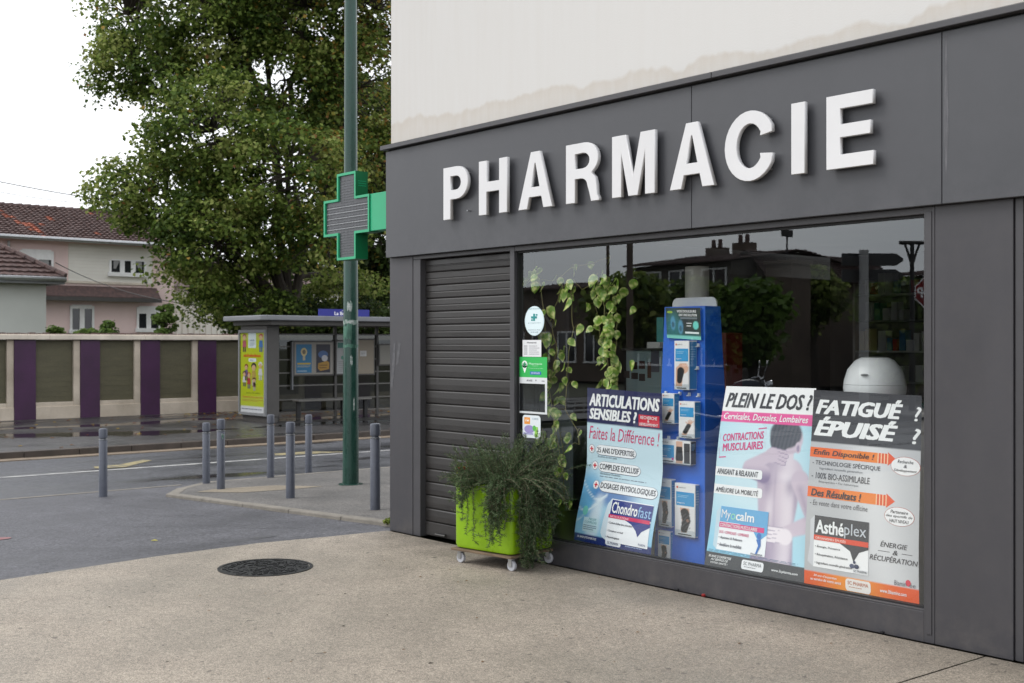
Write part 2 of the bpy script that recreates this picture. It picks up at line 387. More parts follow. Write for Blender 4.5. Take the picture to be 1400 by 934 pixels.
# ================================================================== GROUND
def gz(x):
    pts = [(-300, -.1), (-20.2, -.12), (-17, -.15), (-13.02, -.24), (-13, -.37), (-9.9, -.34), (-6.9, -.31), (0, 0), (300, 0)]
    for (a, za), (b, zb) in zip(pts, pts[1:]):
        if x <= b: return za + (zb - za) * (x - a) / (b - a)
    return 0
def sheet(name, xs, ys, m, dz=0, th=0.03, zf=None, kind='structure', parent=None):
    mb = MB(); zf = zf or gz
    for i in range(len(xs) - 1):
        a, b = xs[i], xs[i + 1]
        for j in range(len(ys) - 1):
            c, d = ys[j], ys[j + 1]
            mb.quad((a, c, zf(a + 1e-6) + dz), (b, c, zf(b - 1e-6) + dz), (b, d, zf(b - 1e-6) + dz), (a, d, zf(a + 1e-6) + dz), m)
    o = mb.build(name, parent)
    if parent is None: o['kind'] = kind
    return o
def ground_mat(name, base, dark, grain, amt, rough, rv, wet=None, spots=None, bump=.5, wallside=False):
    m = bpy.data.materials.new(name); m.use_nodes = True; n = m.node_tree; L = n.links.new; b = n.nodes['Principled BSDF']
    g = n.nodes.new('ShaderNodeNewGeometry'); pos = g.outputs['Position']
    def noise(sc, det=5, ro=.6, mp=None):
        z = n.nodes.new('ShaderNodeTexNoise'); z.inputs['Scale'].default_value = sc; z.inputs['Detail'].default_value = det; z.inputs['Roughness'].default_value = ro
        if mp:
            q = n.nodes.new('ShaderNodeMapping'); q.inputs['Scale'].default_value = mp; L(pos, q.inputs[0]); L(q.outputs[0], z.inputs['Vector'])
        else: L(pos, z.inputs['Vector'])
        return z.outputs['Fac']
    def mrange(x, a, b_, c, d):
        q = n.nodes.new('ShaderNodeMapRange'); [setattr(q.inputs[i + 1], 'default_value', v) for i, v in enumerate((a, b_, c, d))]; L(x, q.inputs[0]); return q.outputs[0]
    big = noise(.7); cr = n.nodes.new('ShaderNodeValToRGB'); cr.color_ramp.elements[0].position = .36; cr.color_ramp.elements[1].position = .64
    cr.color_ramp.elements[0].color = (*dark, 1); cr.color_ramp.elements[1].color = (*base, 1); L(big, cr.inputs[0]); out = cr.outputs[0]
    vo = n.nodes.new('ShaderNodeTexVoronoi'); vo.inputs['Scale'].default_value = grain; L(pos, vo.inputs['Vector'])
    sep = n.nodes.new('ShaderNodeSeparateColor'); L(vo.outputs['Color'], sep.inputs[0])
    f1 = mrange(sep.outputs[0], 0, 1, 1 - amt, 1 + amt)
    mm = n.nodes.new('ShaderNodeVectorMath'); mm.operation = 'SCALE'; L(out, mm.inputs[0]); L(f1, mm.inputs['Scale']); out = mm.outputs[0]
    f2 = mrange(noise(22, 5, .75), .3, .7, .8, 1.18)
    mm = n.nodes.new('ShaderNodeVectorMath'); mm.operation = 'SCALE'; L(out, mm.inputs[0]); L(f2, mm.inputs['Scale']); out = mm.outputs[0]
    if spots:
        s_ = mrange(noise(spots[0], 1, .4), spots[1], spots[1] + .02, 1, spots[2])
        mm = n.nodes.new('ShaderNodeVectorMath'); mm.operation = 'SCALE'; L(out, mm.inputs[0]); L(s_, mm.inputs['Scale']); out = mm.outputs[0]
    mid = mrange(noise(2.6, 4, .6), .35, .65, .9, 1.06)
    mm = n.nodes.new('ShaderNodeVectorMath'); mm.operation = 'SCALE'; L(out, mm.inputs[0]); L(mid, mm.inputs['Scale']); out = mm.outputs[0]
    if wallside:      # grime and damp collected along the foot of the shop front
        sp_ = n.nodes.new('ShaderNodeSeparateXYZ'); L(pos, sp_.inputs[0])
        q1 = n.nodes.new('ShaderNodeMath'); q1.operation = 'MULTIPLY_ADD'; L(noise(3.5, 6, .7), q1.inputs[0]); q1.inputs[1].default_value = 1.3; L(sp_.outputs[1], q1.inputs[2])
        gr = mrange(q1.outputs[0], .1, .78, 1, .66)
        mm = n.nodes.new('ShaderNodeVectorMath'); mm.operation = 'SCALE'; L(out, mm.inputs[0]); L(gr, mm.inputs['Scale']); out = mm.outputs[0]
    ro = mrange(big, .35, .65, rough - rv, rough + rv)
    if wet:
        wn = mrange(noise(wet[0], 4, .55, wet[2]), wet[1], wet[1] + .1, 0, 1)
        mx = n.nodes.new('ShaderNodeMix'); mx.data_type = 'RGBA'; L(wn, mx.inputs[0]); L(out, mx.inputs[6]); mx.inputs[7].default_value = (*[v * .45 for v in dark], 1); out = mx.outputs[2]
        q = n.nodes.new('ShaderNodeMix'); L(wn, q.inputs[0]); L(ro, q.inputs[2]); q.inputs[3].default_value = wet[3]; ro = q.outputs[0]
    L(out, b.inputs['Base Color']); L(ro, b.inputs['Roughness'])
    bp = n.nodes.new('ShaderNodeBump'); bp.inputs['Strength'].default_value = bump; bp.inputs['Distance'].default_value = .004
    if wet:
        inv = mrange(wn, 0, 1, bump, bump * .05); L(inv, bp.inputs['Strength'])
    L(sep.outputs[1], bp.inputs['Height']); L(bp.outputs[0], b.inputs['Normal'])
    return m
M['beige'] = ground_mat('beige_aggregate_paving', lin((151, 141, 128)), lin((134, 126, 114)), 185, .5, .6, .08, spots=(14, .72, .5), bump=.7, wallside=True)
M['apron'] = ground_mat('driveway_asphalt', lin((83, 83, 88)), lin((64, 64, 69)), 62, .55, .62, .12, spots=(11, .76, 1.7))
M['island'] = ground_mat('island_asphalt', lin((98, 95, 92)), lin((80, 78, 76)), 70, .4, .75, .08, spots=(9, .76, 1.5))
M['road'] = ground_mat('road_asphalt', lin((70, 71, 76)), lin((48, 49, 54)), 36, .5, .5, .14, wet=(.5, .56, (1.6, .5, 1), .22))
M['far_pave'] = ground_mat('wet_pavement_asphalt', lin((62, 60, 60)), lin((42, 41, 42)), 34, .4, .42, .14, wet=(.55, .5, (1.5, .45, 1), .05))
M['terrain'] = ground_mat('bare_ground', (.06, .065, .03), (.04, .04, .02), 30, .3, .9, .05)
M['patch'] = ground_mat('sandy_concrete', lin((132, 122, 106)), lin((112, 104, 92)), 140, .15, .85, .05)

sheet('terrain', [-300, -20.2, -17, -13.02, -12.98, -6.9, 0, 300], [-300, -40, 0, 60, 300], M['terrain'], -.06)
sheet('garden_ground', [-300, -20.25], [-200, 200], M['terrain'], -.01, zf=lambda x: -.1)
sheet('road', [-12.6, -9.9, -6.9], [-120, -20, 0, 20, 120], M['road'])
sheet('driveway', [-6.9, -4, -2, -.02], [-120, -20, -9.6], M['road'], -.004)
# driveway apron beside the shop, its edge against the beige paving slightly wavy
mb = MB(); ys = [-9.6, -7, -5, -3.46, -2.2, -1.26, -.6, -.05, .1]; ex = [.2, .22, .1, .1, -.08, -.12, -.02, .03, .02]
for j in range(len(ys) - 1):
    for a, b in ((-6.9, -4), (-4, -2)):
        mb.quad((a, ys[j], gz(a)), (b, ys[j], gz(b)), (b, ys[j + 1], gz(b)), (a, ys[j + 1], gz(a)), M['apron'])
    mb.quad((-2, ys[j], gz(-2)), (ex[j], ys[j], 0.0), (ex[j + 1], ys[j + 1], 0.0), (-2, ys[j + 1], gz(-2)), M['apron'])
mb.add([(x, y, gz(x)) for x, y in ((-6.9, .1), (-5.0, .1), (-5.0, .32), (-6.0, .9), (-6.75, 1.6), (-6.9, 1.6))], [tuple(range(6))], M['apron']); mb.add([(x, y, gz(x)) for x, y in ((-5.0, .1), (0, .1), (0, .2), (-5.0, .32))], [tuple(range(4))], M['apron'])
tag(mb.build('driveway_apron'), kind='structure')
mb = MB()
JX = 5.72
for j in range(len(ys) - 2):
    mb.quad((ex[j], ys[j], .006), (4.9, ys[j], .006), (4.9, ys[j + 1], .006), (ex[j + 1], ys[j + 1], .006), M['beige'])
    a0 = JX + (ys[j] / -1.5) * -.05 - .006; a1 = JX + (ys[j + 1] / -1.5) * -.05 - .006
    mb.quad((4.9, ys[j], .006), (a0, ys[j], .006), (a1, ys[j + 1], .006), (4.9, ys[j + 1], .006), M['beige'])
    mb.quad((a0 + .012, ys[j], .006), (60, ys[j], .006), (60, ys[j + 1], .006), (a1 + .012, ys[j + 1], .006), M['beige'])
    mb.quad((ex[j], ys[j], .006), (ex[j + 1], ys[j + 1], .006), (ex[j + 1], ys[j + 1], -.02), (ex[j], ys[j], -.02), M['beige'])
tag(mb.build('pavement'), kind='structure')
# street on the camera's side of the pavement
sheet('side_street', [-.02, 120], [-16.5, -9.75], M['road'], -.12, zf=lambda x: 0)
sheet('side_street_pavement', [-5, 120], [-60, -16.5], M['far_pave'], .01, zf=lambda x: 0)
# island pavement
TIP = (-5.32, .24)
isl = [(-.02, .14), TIP, (-6.1, .75), (-6.82, 1.5), (-6.84, 60), (-.02, 60)]
DZ = .03
mb = MB()
inner = [(-.02, .26), (-5.2, .36), (-6.0, .86), (-6.7, 1.58), (-6.72, 60), (-.02, 60)]
mb.add([(x, y, gz(x) + DZ) for x, y in inner], [tuple(range(len(inner) - 1, -1, -1))], M['island'])
tag(mb.build('island_pavement'), kind='structure')
mb = MB(); pp = [onZ(*p, gz(-4.8)) for p in ((268, 674), (292, 669), (376, 665), (442, 670), (400, 674), (331, 678))]
mb.add([(x, y, gz(x) + DZ + .004) for x, y in pp], [tuple(range(len(pp)))], M['patch']); tag(mb.build('pavement_patch'), kind='structure')
kerb = bpy.data.objects.new('kerb', None); COL.objects.link(kerb); kerb['kind'] = 'structure'; ORG['kerb'] = Vector((0, 0, 0))
def kerb_run(a, b, ai, bi, n, gap=.006, top=DZ + .012, parent=kerb, m=None, zf=gz, bot=.1):
    for k in range(n):
        t0, t1 = (k + gap) / n, (k + 1 - gap) / n
        L_ = lambda p, q, t: (p[0] + (q[0] - p[0]) * t, p[1] + (q[1] - p[1]) * t)
        q = [L_(a, b, t0), L_(a, b, t1), L_(ai, bi, t1), L_(ai, bi, t0)]; j = random.uniform(-.002, .003)
        mb = MB(); vs = [(x, y, zf(x) - bot) for x, y in q] + [(x, y, zf(x) + top + j) for x, y in q]
        mb.add(vs, [(0, 1, 2, 3), (7, 6, 5, 4), (0, 4, 5, 1), (1, 5, 6, 2), (2, 6, 7, 3), (3, 7, 4, 0)], m or M['kerb'])
        mb.build('kerb_stone', parent, bevel=.012)
kerb_run(TIP, (-.03, .14), (-5.2, .36), (-.03, .26), 5)
kerb_run((-6.1, .75), TIP, (-6.0, .86), (-5.2, .36), 1, top=DZ + .006)
kerb_run((-6.82, 1.5), (-6.1, .75), (-6.7, 1.58), (-6.0, .86), 1, top=DZ + .003)
kerb_run((-6.84, 9.5), (-6.82, 1.5), (-6.72, 9.5), (-6.7, 1.58), 8, top=DZ + .003)
mb = MB(); mb.quad((-6.98, -60, gz(-6.98) + .004), (-6.88, -60, gz(-6.88) + .004), (-6.88, 1.2, gz(-6.88) + .004), (-6.98, 1.2, gz(-6.98) + .004), M['kerb']); tag(mb.build('gutter_line'), kind='structure')
# far kerb, gutter and pavement
fk = bpy.data.objects.new('far_kerb', None); COL.objects.link(fk); fk['kind'] = 'structure'; ORG['far_kerb'] = Vector((0, 0, 0))
M['dark_kerb'] = mat('damp_kerb_stone', lin((66, 58, 52)), .5, var=.25, vscale=3, speck=(90, .12))
kz = lambda x: -.24
kerb_run((-12.98, -8), (-12.98, 22), (-13.16, -8), (-13.16, 22), 30, gap=.004, top=.004, parent=fk, m=M['dark_kerb'], zf=kz, bot=.16)
for s_ in range(30):
    mb = MB(); y0 = -8 + s_; mb.box(-12.97, -12.6, y0 + .008, y0 + .992, -.42, -.352 + random.uniform(0, .004), M['gutter']); mb.build('gutter_stone', fk)
sheet('far_pavement', [-20.2, -17, -13.16], [-120, -8, 4, 30, 120], M['far_pave'], 0)
# markings
M['mark'] = mat('worn_white_marking', lin((176, 176, 172)), .6, col2=lin((122, 122, 124)), vscale=5, speck=(60, .15))
M['mark_y'] = mat('worn_yellow_marking', lin((150, 138, 96)), .7, col2=lin((90, 86, 78)), vscale=5, speck=(60, .2))
M['mark_p'] = mat('worn_pink_marking', lin((150, 92, 92)), .7, col2=lin((112, 88, 90)), vscale=9, speck=(60, .15))
mb = MB(); mb.quad((-9.9, -60, gz(-9.9) + .004), (-9.74, -60, gz(-9.74) + .004), (-9.74, 60, gz(-9.74) + .004), (-9.9, 60, gz(-9.9) + .004), M['mark'])
tag(mb.build('road_line'), kind='structure')
mb = MB(); q = [onZ(*p, -.355) for p in ((128, 639), (165, 636), (196, 629), (208, 630), (172, 640), (130, 642))]
mb.add([(x, y, gz(x) + .005) for x, y in q], [tuple(range(6))], M['mark_y'])
q = [onZ(*p, -.355) for p in ((375, 621), (420, 618), (480, 619), (420, 622), (376, 624))]
mb.add([(x, y, gz(x) + .005) for x, y in q], [tuple(range(5))], M['mark_y']); tag(mb.build('parking_marking'), kind='structure')
cx_, cy_ = onZ(-2, 735, gz(-2.2)); mb = MB()
mb.add([(cx_ + .11 * math.cos(i * .393), cy_ + .11 * math.sin(i * .393), gz(cx_ + .11 * math.cos(i * .393)) + .005) for i in range(16)], [tuple(range(16))], M['mark_p'])
tag(mb.build('pink_marking'), kind='structure')
# worn cut patches in the asphalt
M['tar'] = mat('tar_patch', lin((70, 70, 74)), .5, var=.15, vscale=6, speck=(90, .2))
for pts in (((60, 786), (150, 768), (245, 758), (238, 765), (150, 778), (80, 790)), ((300, 741), (370, 731), (380, 733), (330, 743))):
    q = [onZ(*p, -.02) for p in pts]; mb = MB(); mb.add([(x, y, gz(x) + .005) for x, y in q], [tuple(range(len(q)))], M['tar']); tag(mb.build('tar_patch'), kind='structure')

# manhole cover
mc = onZ(363, 776, .006); mh = thing('manhole_cover', (mc[0], mc[1], .004), 'round black cast iron manhole cover set in the beige pavement', 'manhole cover')
M['iron'] = mat('cast_iron', (.02, .02, .021), .42, metal=.3, var=.4, vscale=25, bump=.3)
MR = .355
mb = MB(); mb.lathe([(MR - .025, 0), (MR - .025, .007), (MR, .007), (MR, 0)], (mc[0], mc[1], .004), M['iron'], 48); mb.build('ring', mh, True)
mb = MB(); mb.lathe([(0, .001), (MR - .03, .001), (MR - .03, .004), (0, .004)], (mc[0], mc[1], .004), M['iron'], 40); mb.build('lid', mh)
mb = MB()
for i in range(330):
    a = random.random() * 6.28; r = (MR - .045) * math.sqrt(random.random()); x, y = mc[0] + r * math.cos(a), mc[1] + r * math.sin(a); k = random.uniform(.010, .02); an = a + 1.57 + random.uniform(-.9, .9)
    dx, dy = k * math.cos(an), k * math.sin(an); ex_, ey = -dy * .35, dx * .35
    mb.prism([(x - dx - ex_, y - dy - ey), (x + dx - ex_, y + dy - ey), (x + dx + ex_, y + dy + ey), (x - dx + ex_, y - dy + ey)], .007, .007 + random.uniform(.004, .008), M['iron'])
tag(mb.build('stud_pattern', mh), kind='stuff')

# litter on the pavement: crumbs, few leaves
def leaf_litter(name, pts, size, cols, label=None):
    V = []; Fc = []; K = []
    for (x, y, z) in pts:
        a = random.random() * 6.28; s_ = size * random.uniform(.6, 1.3); c = cols[random.randrange(len(cols))]
        k = len(V)
        for dx, dy, dz in ((-1, 0, 0), (0, -.55, .2), (1, 0, .05), (0, .55, .25)):
            V.append((x + s_ * (dx * math.cos(a) - dy * math.sin(a)), y + s_ * (dx * math.sin(a) + dy * math.cos(a)), z + s_ * dz)); K.append(c)
        Fc.append((k, k + 1, k + 2, k + 3))
    return np_mesh(name, V, Fc, M['leaf'], None, np.array(K))
yel, brn, red = lin((190, 160, 70)), lin((120, 84, 50)), lin((110, 52, 34))
pts = []
for i in range(420):
    x = random.uniform(-20.1, -17.3); y = random.uniform(7, 15) if random.random() < .8 else random.uniform(2, 20)
    pts.append((x, y, gz(x) + .01))
for i in range(60):
    x = random.uniform(-18, -13.2); pts.append((x, random.uniform(-2, 14), gz(x) + .008))
tag(leaf_litter('fallen_leaves', pts, .055, [yel, brn, brn, red, red]), 'fallen autumn leaves lying around the bus shelter and along the wall', 'leaves', kind='stuff')
pts = [(*onZ(*p, .007), .008) for p in ((575, 789), (1010, 880), (905, 813), (652, 845), (660, 905), (472, 812), (840, 905), (150, 830), (285, 828), (820, 790), (398, 905), (760, 870))] + [(random.uniform(1.2, 7.5), random.uniform(-3.6, -.1), .008) for _ in range(45)]
tag(leaf_litter('pavement_crumbs', pts, .012, [brn, (.03, .025, .02)]), 'dark crumbs of dirt scattered over the beige pavement', 'litter', kind='stuff')
x, y = onZ(211, 746, gz(-1.8)); o = leaf_litter('fallen_leaf', [(x, y, gz(x) + .01)], .035, [lin((200, 190, 80))]); tag(o, 'single yellow fallen leaf lying on the driveway asphalt', 'leaf')
for i, (px, py, c, lb) in enumerate(((685, 813, (150, 40, 40), 'small red bottle cap lying against the foot of the shop front'), (1212, 865, (20, 20, 24), 'small black plastic cap lying at the foot of the shop front near the right pillar'), (935, 806, (25, 25, 28), 'small black plastic cap lying at the foot of the shop front below the blue stand'))):
    x, y = onZ(px if i else 973, py, .006); y = min(y, -.03); mb = MB(); mb.lathe([(.012, 0), (.014, .003), (.013, .014), (.008, .016)], (x, y, .006), flat(c), 12)
    tag(mb.build('bottle_cap', smooth=True), lb, 'cap')

# ================================================================== PHARMACY BUILDING
B = thing('pharmacy_building', (6, 4, 0), 'pale rendered building with a dark grey clad shop front at street level', 'building')
YF = -.05; ZF0, ZF1 = 2.48, 3.44
# upper render with water stain
pm = bpy.data.materials.new('stained_render'); pm.use_nodes = True; n = pm.node_tree; L = n.links.new; b = n.nodes['Principled BSDF']; b.inputs['Roughness'].default_value = .9
g = n.nodes.new('ShaderNodeNewGeometry'); sp = n.nodes.new('ShaderNodeSeparateXYZ'); L(g.outputs['Position'], sp.inputs[0])
def nzs(scale, det, mp):
    q = n.nodes.new('ShaderNodeMapping'); q.inputs['Scale'].default_value = mp; L(g.outputs['Position'], q.inputs[0])
    z = n.nodes.new('ShaderNodeTexNoise'); z.inputs['Scale'].default_value = scale; z.inputs['Detail'].default_value = det; z.inputs['Roughness'].default_value = .6; L(q.outputs[0], z.inputs['Vector']); return z.outputs['Fac']
def mth(op, a, b_):
    q = n.nodes.new('ShaderNodeMath'); q.operation = op
    for i, v in enumerate((a, b_)):
        if isinstance(v, (int, float)): q.inputs[i].default_value = v
        else: L(v, q.inputs[i])
    return q.outputs[0]
def mrg(x, a, b_, c, d):
    q = n.nodes.new('ShaderNodeMapRange'); [setattr(q.inputs[i + 1], 'default_value', v) for i, v in enumerate((a, b_, c, d))]; L(x, q.inputs[0]); return q.outputs[0]
wob = nzs(1.5, 4, (1, 1, .35)); hgt = mth('SUBTRACT', sp.outputs[2], 3.5)
edge = mth('SUBTRACT', mth('ADD', mth('MULTIPLY', mth('SUBTRACT', wob, .5), .42), mrg(sp.outputs[0], 0, 6, .22, .07)), hgt)
stain = mrg(edge, 0, .03, 0, 1); rim = mth('MULTIPLY', stain, mrg(edge, .0, .1, .8, .2))
stre = mrg(nzs(3, 5, (4, 1, .25)), .4, .7, 0, 1)
cr = n.nodes.new('ShaderNodeMix'); cr.data_type = 'RGBA'; cr.inputs[6].default_value = (*lin((206, 205, 203)), 1); cr.inputs[7].default_value = (*lin((192, 186, 178)), 1)
L(mth('MULTIPLY', mth('ADD', mth('MULTIPLY', stre, .14), .12), mrg(sp.outputs[0], 0, 4, 1.3, .4)), cr.inputs[0])
c2 = n.nodes.new('ShaderNodeMix'); c2.data_type = 'RGBA'; L(mth('ADD', mth('MULTIPLY', mth('MULTIPLY', stain, .5), nzs(5, 5, (3, 1, .5))), mth('MULTIPLY', rim, .3)), c2.inputs[0]); L(cr.outputs[2], c2.inputs[6]); c2.inputs[7].default_value = (*lin((180, 168, 152)), 1)
L(c2.outputs[2], b.inputs['Base Color'])
bp = n.nodes.new('ShaderNodeBump'); bp.inputs['Strength'].default_value = .25; bp.inputs['Distance'].default_value = .004; L(nzs(90, 3, (1, 1, 1)), bp.inputs['Height']); L(bp.outputs[0], b.inputs['Normal'])
M['render'] = pm
mb = MB(); mb.box(.02, 12, 0, 9, ZF1 + .02, 5.6, pm); mb.build('upper_wall', B)
mb = MB(); mb.box(-.05, 12.3, -.1, 9.1, 5.6, 5.75, M['coping']); mb.build('roof', B)
# fascia panels with joints; cap in lengths
xl = onY(527.5, 0, YF)[0]; j1 = onY(945, 0, YF)[0]; j2 = onY(1287, 0, YF)[0]
for a, b_ in ((xl, j1), (j1 + .005, j2), (j2 + .005, 9), (9.005, 12)):
    mb = MB(); mb.box(a, b_, YF, -.002, ZF0, ZF1, M['fascia']); mb.build('fascia_panel', B, bevel=.003)
mb = MB(); mb.box(xl, 0.015, -.002, 9, ZF0, ZF1, M['fascia']); mb.build('side_panel', B)
for a, b_ in ((xl - .03, onY(978, 0, YF)[0]), (onY(978, 0, YF)[0] + .004, 8.5), (8.504, 12)):
    mb = MB(); mb.box(a, b_, YF - .045, .0, ZF1 + .012, ZF1 + .052, M['frame'])
    mb.add([(a, YF - .045, ZF1 + .052), (b_, YF - .045, ZF1 + .052), (b_, -.001, ZF1 + .075), (a, -.001, ZF1 + .075)], [(0, 1, 2, 3)], M['frame'])
    mb.build('cap_flashing', B, bevel=.004)
mb = MB(); mb.box(xl + .02, 12, YF + .015, 0, ZF1 - .002, ZF1 + .011, M['gasket']); mb.build('cap_shadow_joint', B)
# pale water streak below the right joint
M['streak'] = mat('lime_streak', lin((96, 96, 100)), .55, col2=lin((74, 74, 78)), vscale=14, streak=(6, 1, .6), speck=(200, .15))
zs = [3.42, 3.3, 3.1, 2.9, 2.6]; ws = [.003, .006, .011, .015, .002]
mb = MB(); Yk = YF - .001; mb.add([(j2 + .03 - w_, Yk, z) for z, w_ in zip(zs, ws)] + [(j2 + .03 + w_, Yk, z) for z, w_ in zip(reversed(zs), reversed(ws))], [tuple(range(9, -1, -1))], M['streak']); mb.build('water_streak', B)
def xg(px, Y=0.0): return onY(px, 0, Y)[0]
X0 = 0.0; XP = xg(564); XS0 = xg(574); XS1 = xg(697); XW0 = xg(703); XW1 = xg(1263); XW2 = xg(1278); XR = xg(1385)
# corner pillar
mb = MB(); mb.box(X0, XP, 0, .28, 0, ZF0, M['cladding']); mb.build('corner_pillar', B, bevel=.003)
M['scuff'] = mat('pale_scuff', lin((92, 92, 95)), .6, col2=lin((70, 70, 74)), vscale=22, speck=(200, .2))
for pts in (((538, 470), (541, 468), (540, 500), (537, 530), (534, 530), (536, 500)), ((545, 468), (548, 470), (545, 496), (541, 500))):
    mb = MB(); q_ = [onY(*p, -.001) for p in pts]; mb.add([(x, -.0015, z) for x, z in q_], [tuple(range(len(q_)))], M['scuff']); mb.build('scuff_mark', B)
mb = MB(); mb.box(X0, XP + .09, .28, 9, 0, ZF0, M['cladding']); mb.build('end_wall', B)
mb = MB(); mb.box(XP + .004, XS0, .004, .12, 0, ZF0 - .035, M['frame']); mb.build('shutter_guide', B, bevel=.003)
mb = MB(); mb.box(XP + .004, XS1, .004, .2, ZF0 - .034, ZF0 - .001, M['frame']); mb.build('shutter_head', B, bevel=.002)
# shutter
SY = .075
sh_ = MB(); sh_.box(XS0, XS1, SY + .03, SY + .2, 0, ZF0 - .04, M['gasket']); shut = sh_.build('roller_shutter', B)
pitch = (ZF0 - .036 - .02) / 21
def slat_profile(mid):
    p = [(0, .0), (-.009, .003), (-.013, .010)]
    if mid: p += [(-.0145, .045), (-.0115, .050), (-.0115, .054), (-.0145, .059)]
    else: p += [(-.0155, .05)]
    p += [(-.0135, .096), (-.008, .1045), (.004, .1055), (.004, .0)]
    return p
def slat_mesh(mid):
    mb = MB(); prof = slat_profile(mid); k = pitch / .1085
    n_ = len(prof); vs = [(x, SY + y, z * k) for x in (XS0 + .002, XS1 - .002) for y, z in prof]
    fs = [(i, i + n_, (i + 1) % n_ + n_, (i + 1) % n_) for i in range(n_)] + [tuple(range(n_ - 1, -1, -1)), tuple(range(n_, 2 * n_))]
    mb.add(vs, fs, M['slat']); return mb
s_a = slat_mesh(True).build('slat', shut); s_b = slat_mesh(False).build('slat', shut)
for k in range(1, 21):
    src = s_a if k >= 13 else s_b
    if k == 1: o = s_b
    elif k == 13: o = s_a
    else: o = src.copy(); COL.objects.link(o); o.parent = shut
    o.location = (0, random.uniform(-.0015, .0015), .02 + k * pitch)
mb = MB(); mb.box(XS0 + .002, XS1 - .002, SY - .02, SY + .03, .015, .02 + pitch - .004, M['slat']); mb.build('bottom_rail', shut, bevel=.004)
lx = xg(598); mb = MB(); mb.box(lx - .05, lx + .05, SY - .05, SY - .021, .03, .05, M['gasket']); mb.tube([(lx - .07, SY - .045, .04), (lx + .07, SY - .045, .04)], .009, M['dark_metal'], 8); mb.build('shutter_lock', shut, True)
# shop window
ZG0, ZG1 = .185, 2.437; GY = .05
W = MB()
W.box(XS1, XW0, 0, .09, .0, ZF0 - .001, M['frame']); wf = W.build('window_frame', B, bevel=.003)
mb = MB(); mb.box(XW0, XW1, .003, .09, ZG1 + .002, ZF0 - .001, M['frame']); mb.build('head_rail', wf, bevel=.003)
mb = MB(); mb.box(XW1, XW2 - .002, 0, .09, .0, ZF0 - .001, M['frame']); mb.build('side_rail', wf, bevel=.003)
mb = MB(); mb.box(XW1 + .018, XW2 - .018, -.006, 0.0, .05, ZF0 - .03, M['frame']); mb.build('cover_strip', wf, bevel=.002)
mb = MB(); mb.box(XW0, XW1, 0, .12, .0, ZG0 - .012, M['cladding']); mb.box(XW0, XW1, .006, .09, ZG0 - .012, ZG0, M['frame']); mb.build('stall_riser', B, bevel=.002)
mb = MB()
for a in ((XW0, XW0 + .012, ZG0, ZG1), (XW1 - .012, XW1, ZG0, ZG1), (XW0 + .012, XW1 - .012, ZG0, ZG0 + .01), (XW0 + .012, XW1 - .012, ZG1 - .012, ZG1)): mb.box(a[0], a[1], .03, .07, a[2], a[3], M['gasket'])
mb.build('gasket', wf)
mb = MB(); mb.quad((XW0 + .012, GY, ZG0 + .01), (XW1 - .012, GY, ZG0 + .01), (XW1 - .012, GY, ZG1 - .012), (XW0 + .012, GY, ZG1 - .012), M['glass']); mb.build('pane', wf)
# right pillar and next bay
mb = MB(); mb.box(XW2, XR, .001, .28, 0, ZF0, M['cladding']); mb.build('right_pillar', B, bevel=.003)
mb = MB(); mb.box(XR + .006, XR + .05, .012, .1, 0, ZF0, M['frame']); mb.box(XR + .05, XR + .075, .03, .1, .0, ZF0, M['frame']); df = mb.build('door_frame', B, bevel=.002)
mb = MB(); mb.box(XR + .075, 8.2, .05, .055, .06, ZF0, M['glass']); mb.build('door_glass', df)
mb = MB(); mb.box(XR + .075, 8.2, .03, .1, 0, .058, M['frame']); mb.box(8.2, 8.28, .012, .1, 0, ZF0, M['frame']); mb.build('door_rail', df)
mb = MB(); mb.box(8.285, 12, 0, .28, 0, ZF0, M['cladding']); mb.build('far_cladding', B)
# interior shell
mb = MB(); mb.box(XP + .09, 12, .12, 9, .02, .06, M['int_floor']); mb.build('shop_floor', B)
mb = MB(); mb.box(XP + .09, 12, .1, 9, 2.75, 2.85, M['int_dark']); mb.box(XP + .2, 12, .1, .14, ZF0 + .002, 2.75, M['int_dark']); mb.build('shop_ceiling', B)
mb = MB(); mb.box(XP + .09, 12, 6.2, 6.3, .06, 2.75, M['int_dark']); mb.build('shop_back_wall', B)
mb = MB(); mb.box(11.8, 12, .3, 6.2, .06, 2.75, M['int_dark']); mb.build('shop_side_wall', B)

# ------------------------------------------------------------------ PHARMACIE letters
def arc(cx, cy, rx, ry, a0, a1, n=12): return [(cx + rx * math.cos(R(a0 + (a1 - a0) * i / n)), cy + ry * math.sin(R(a0 + (a1 - a0) * i / n))) for i in range(n + 1)]
H_ = .437; SW = .098; SH = .078
def L_P(w):
    t = H_; m_ = .165
    return [[(0, 0), (SW, 0), (SW, m_)] + [(w * .5, m_)] + arc(w * .55, (t + m_) / 2, w * .45, (t - m_) / 2, -90, 90) + [(0, t)],
            [(SW, m_ + SH), (w * .5, m_ + SH)] + arc(w * .52, (t + m_) / 2, w * .48 - SW + .004, (t - m_) / 2 - SH, -90, 90, 8) + [(SW, t - SH)]]
def L_H(w): t = H_; a, b_ = t / 2 - .035, t / 2 + .045; return [[(0, 0), (SW, 0), (SW, a), (w - SW, a), (w - SW, 0), (w, 0), (w, t), (w - SW, t), (w - SW, b_), (SW, b_), (SW, t), (0, t)]]
def L_A(w):
    t = H_; c = w / 2; k = .05; s_ = .103
    def xi(z): return s_ + (c - s_) * (z / (t * .80))       # inner left leg
    return [[(0, 0), (s_, 0), (xi(.09), .09), (w - xi(.09), .09), (w - s_, 0), (w, 0), (c + k, t), (c - k, t)],
            [(xi(.165), .165), (w - xi(.165), .165), (c + .004, t * .80), (c - .004, t * .80)]]
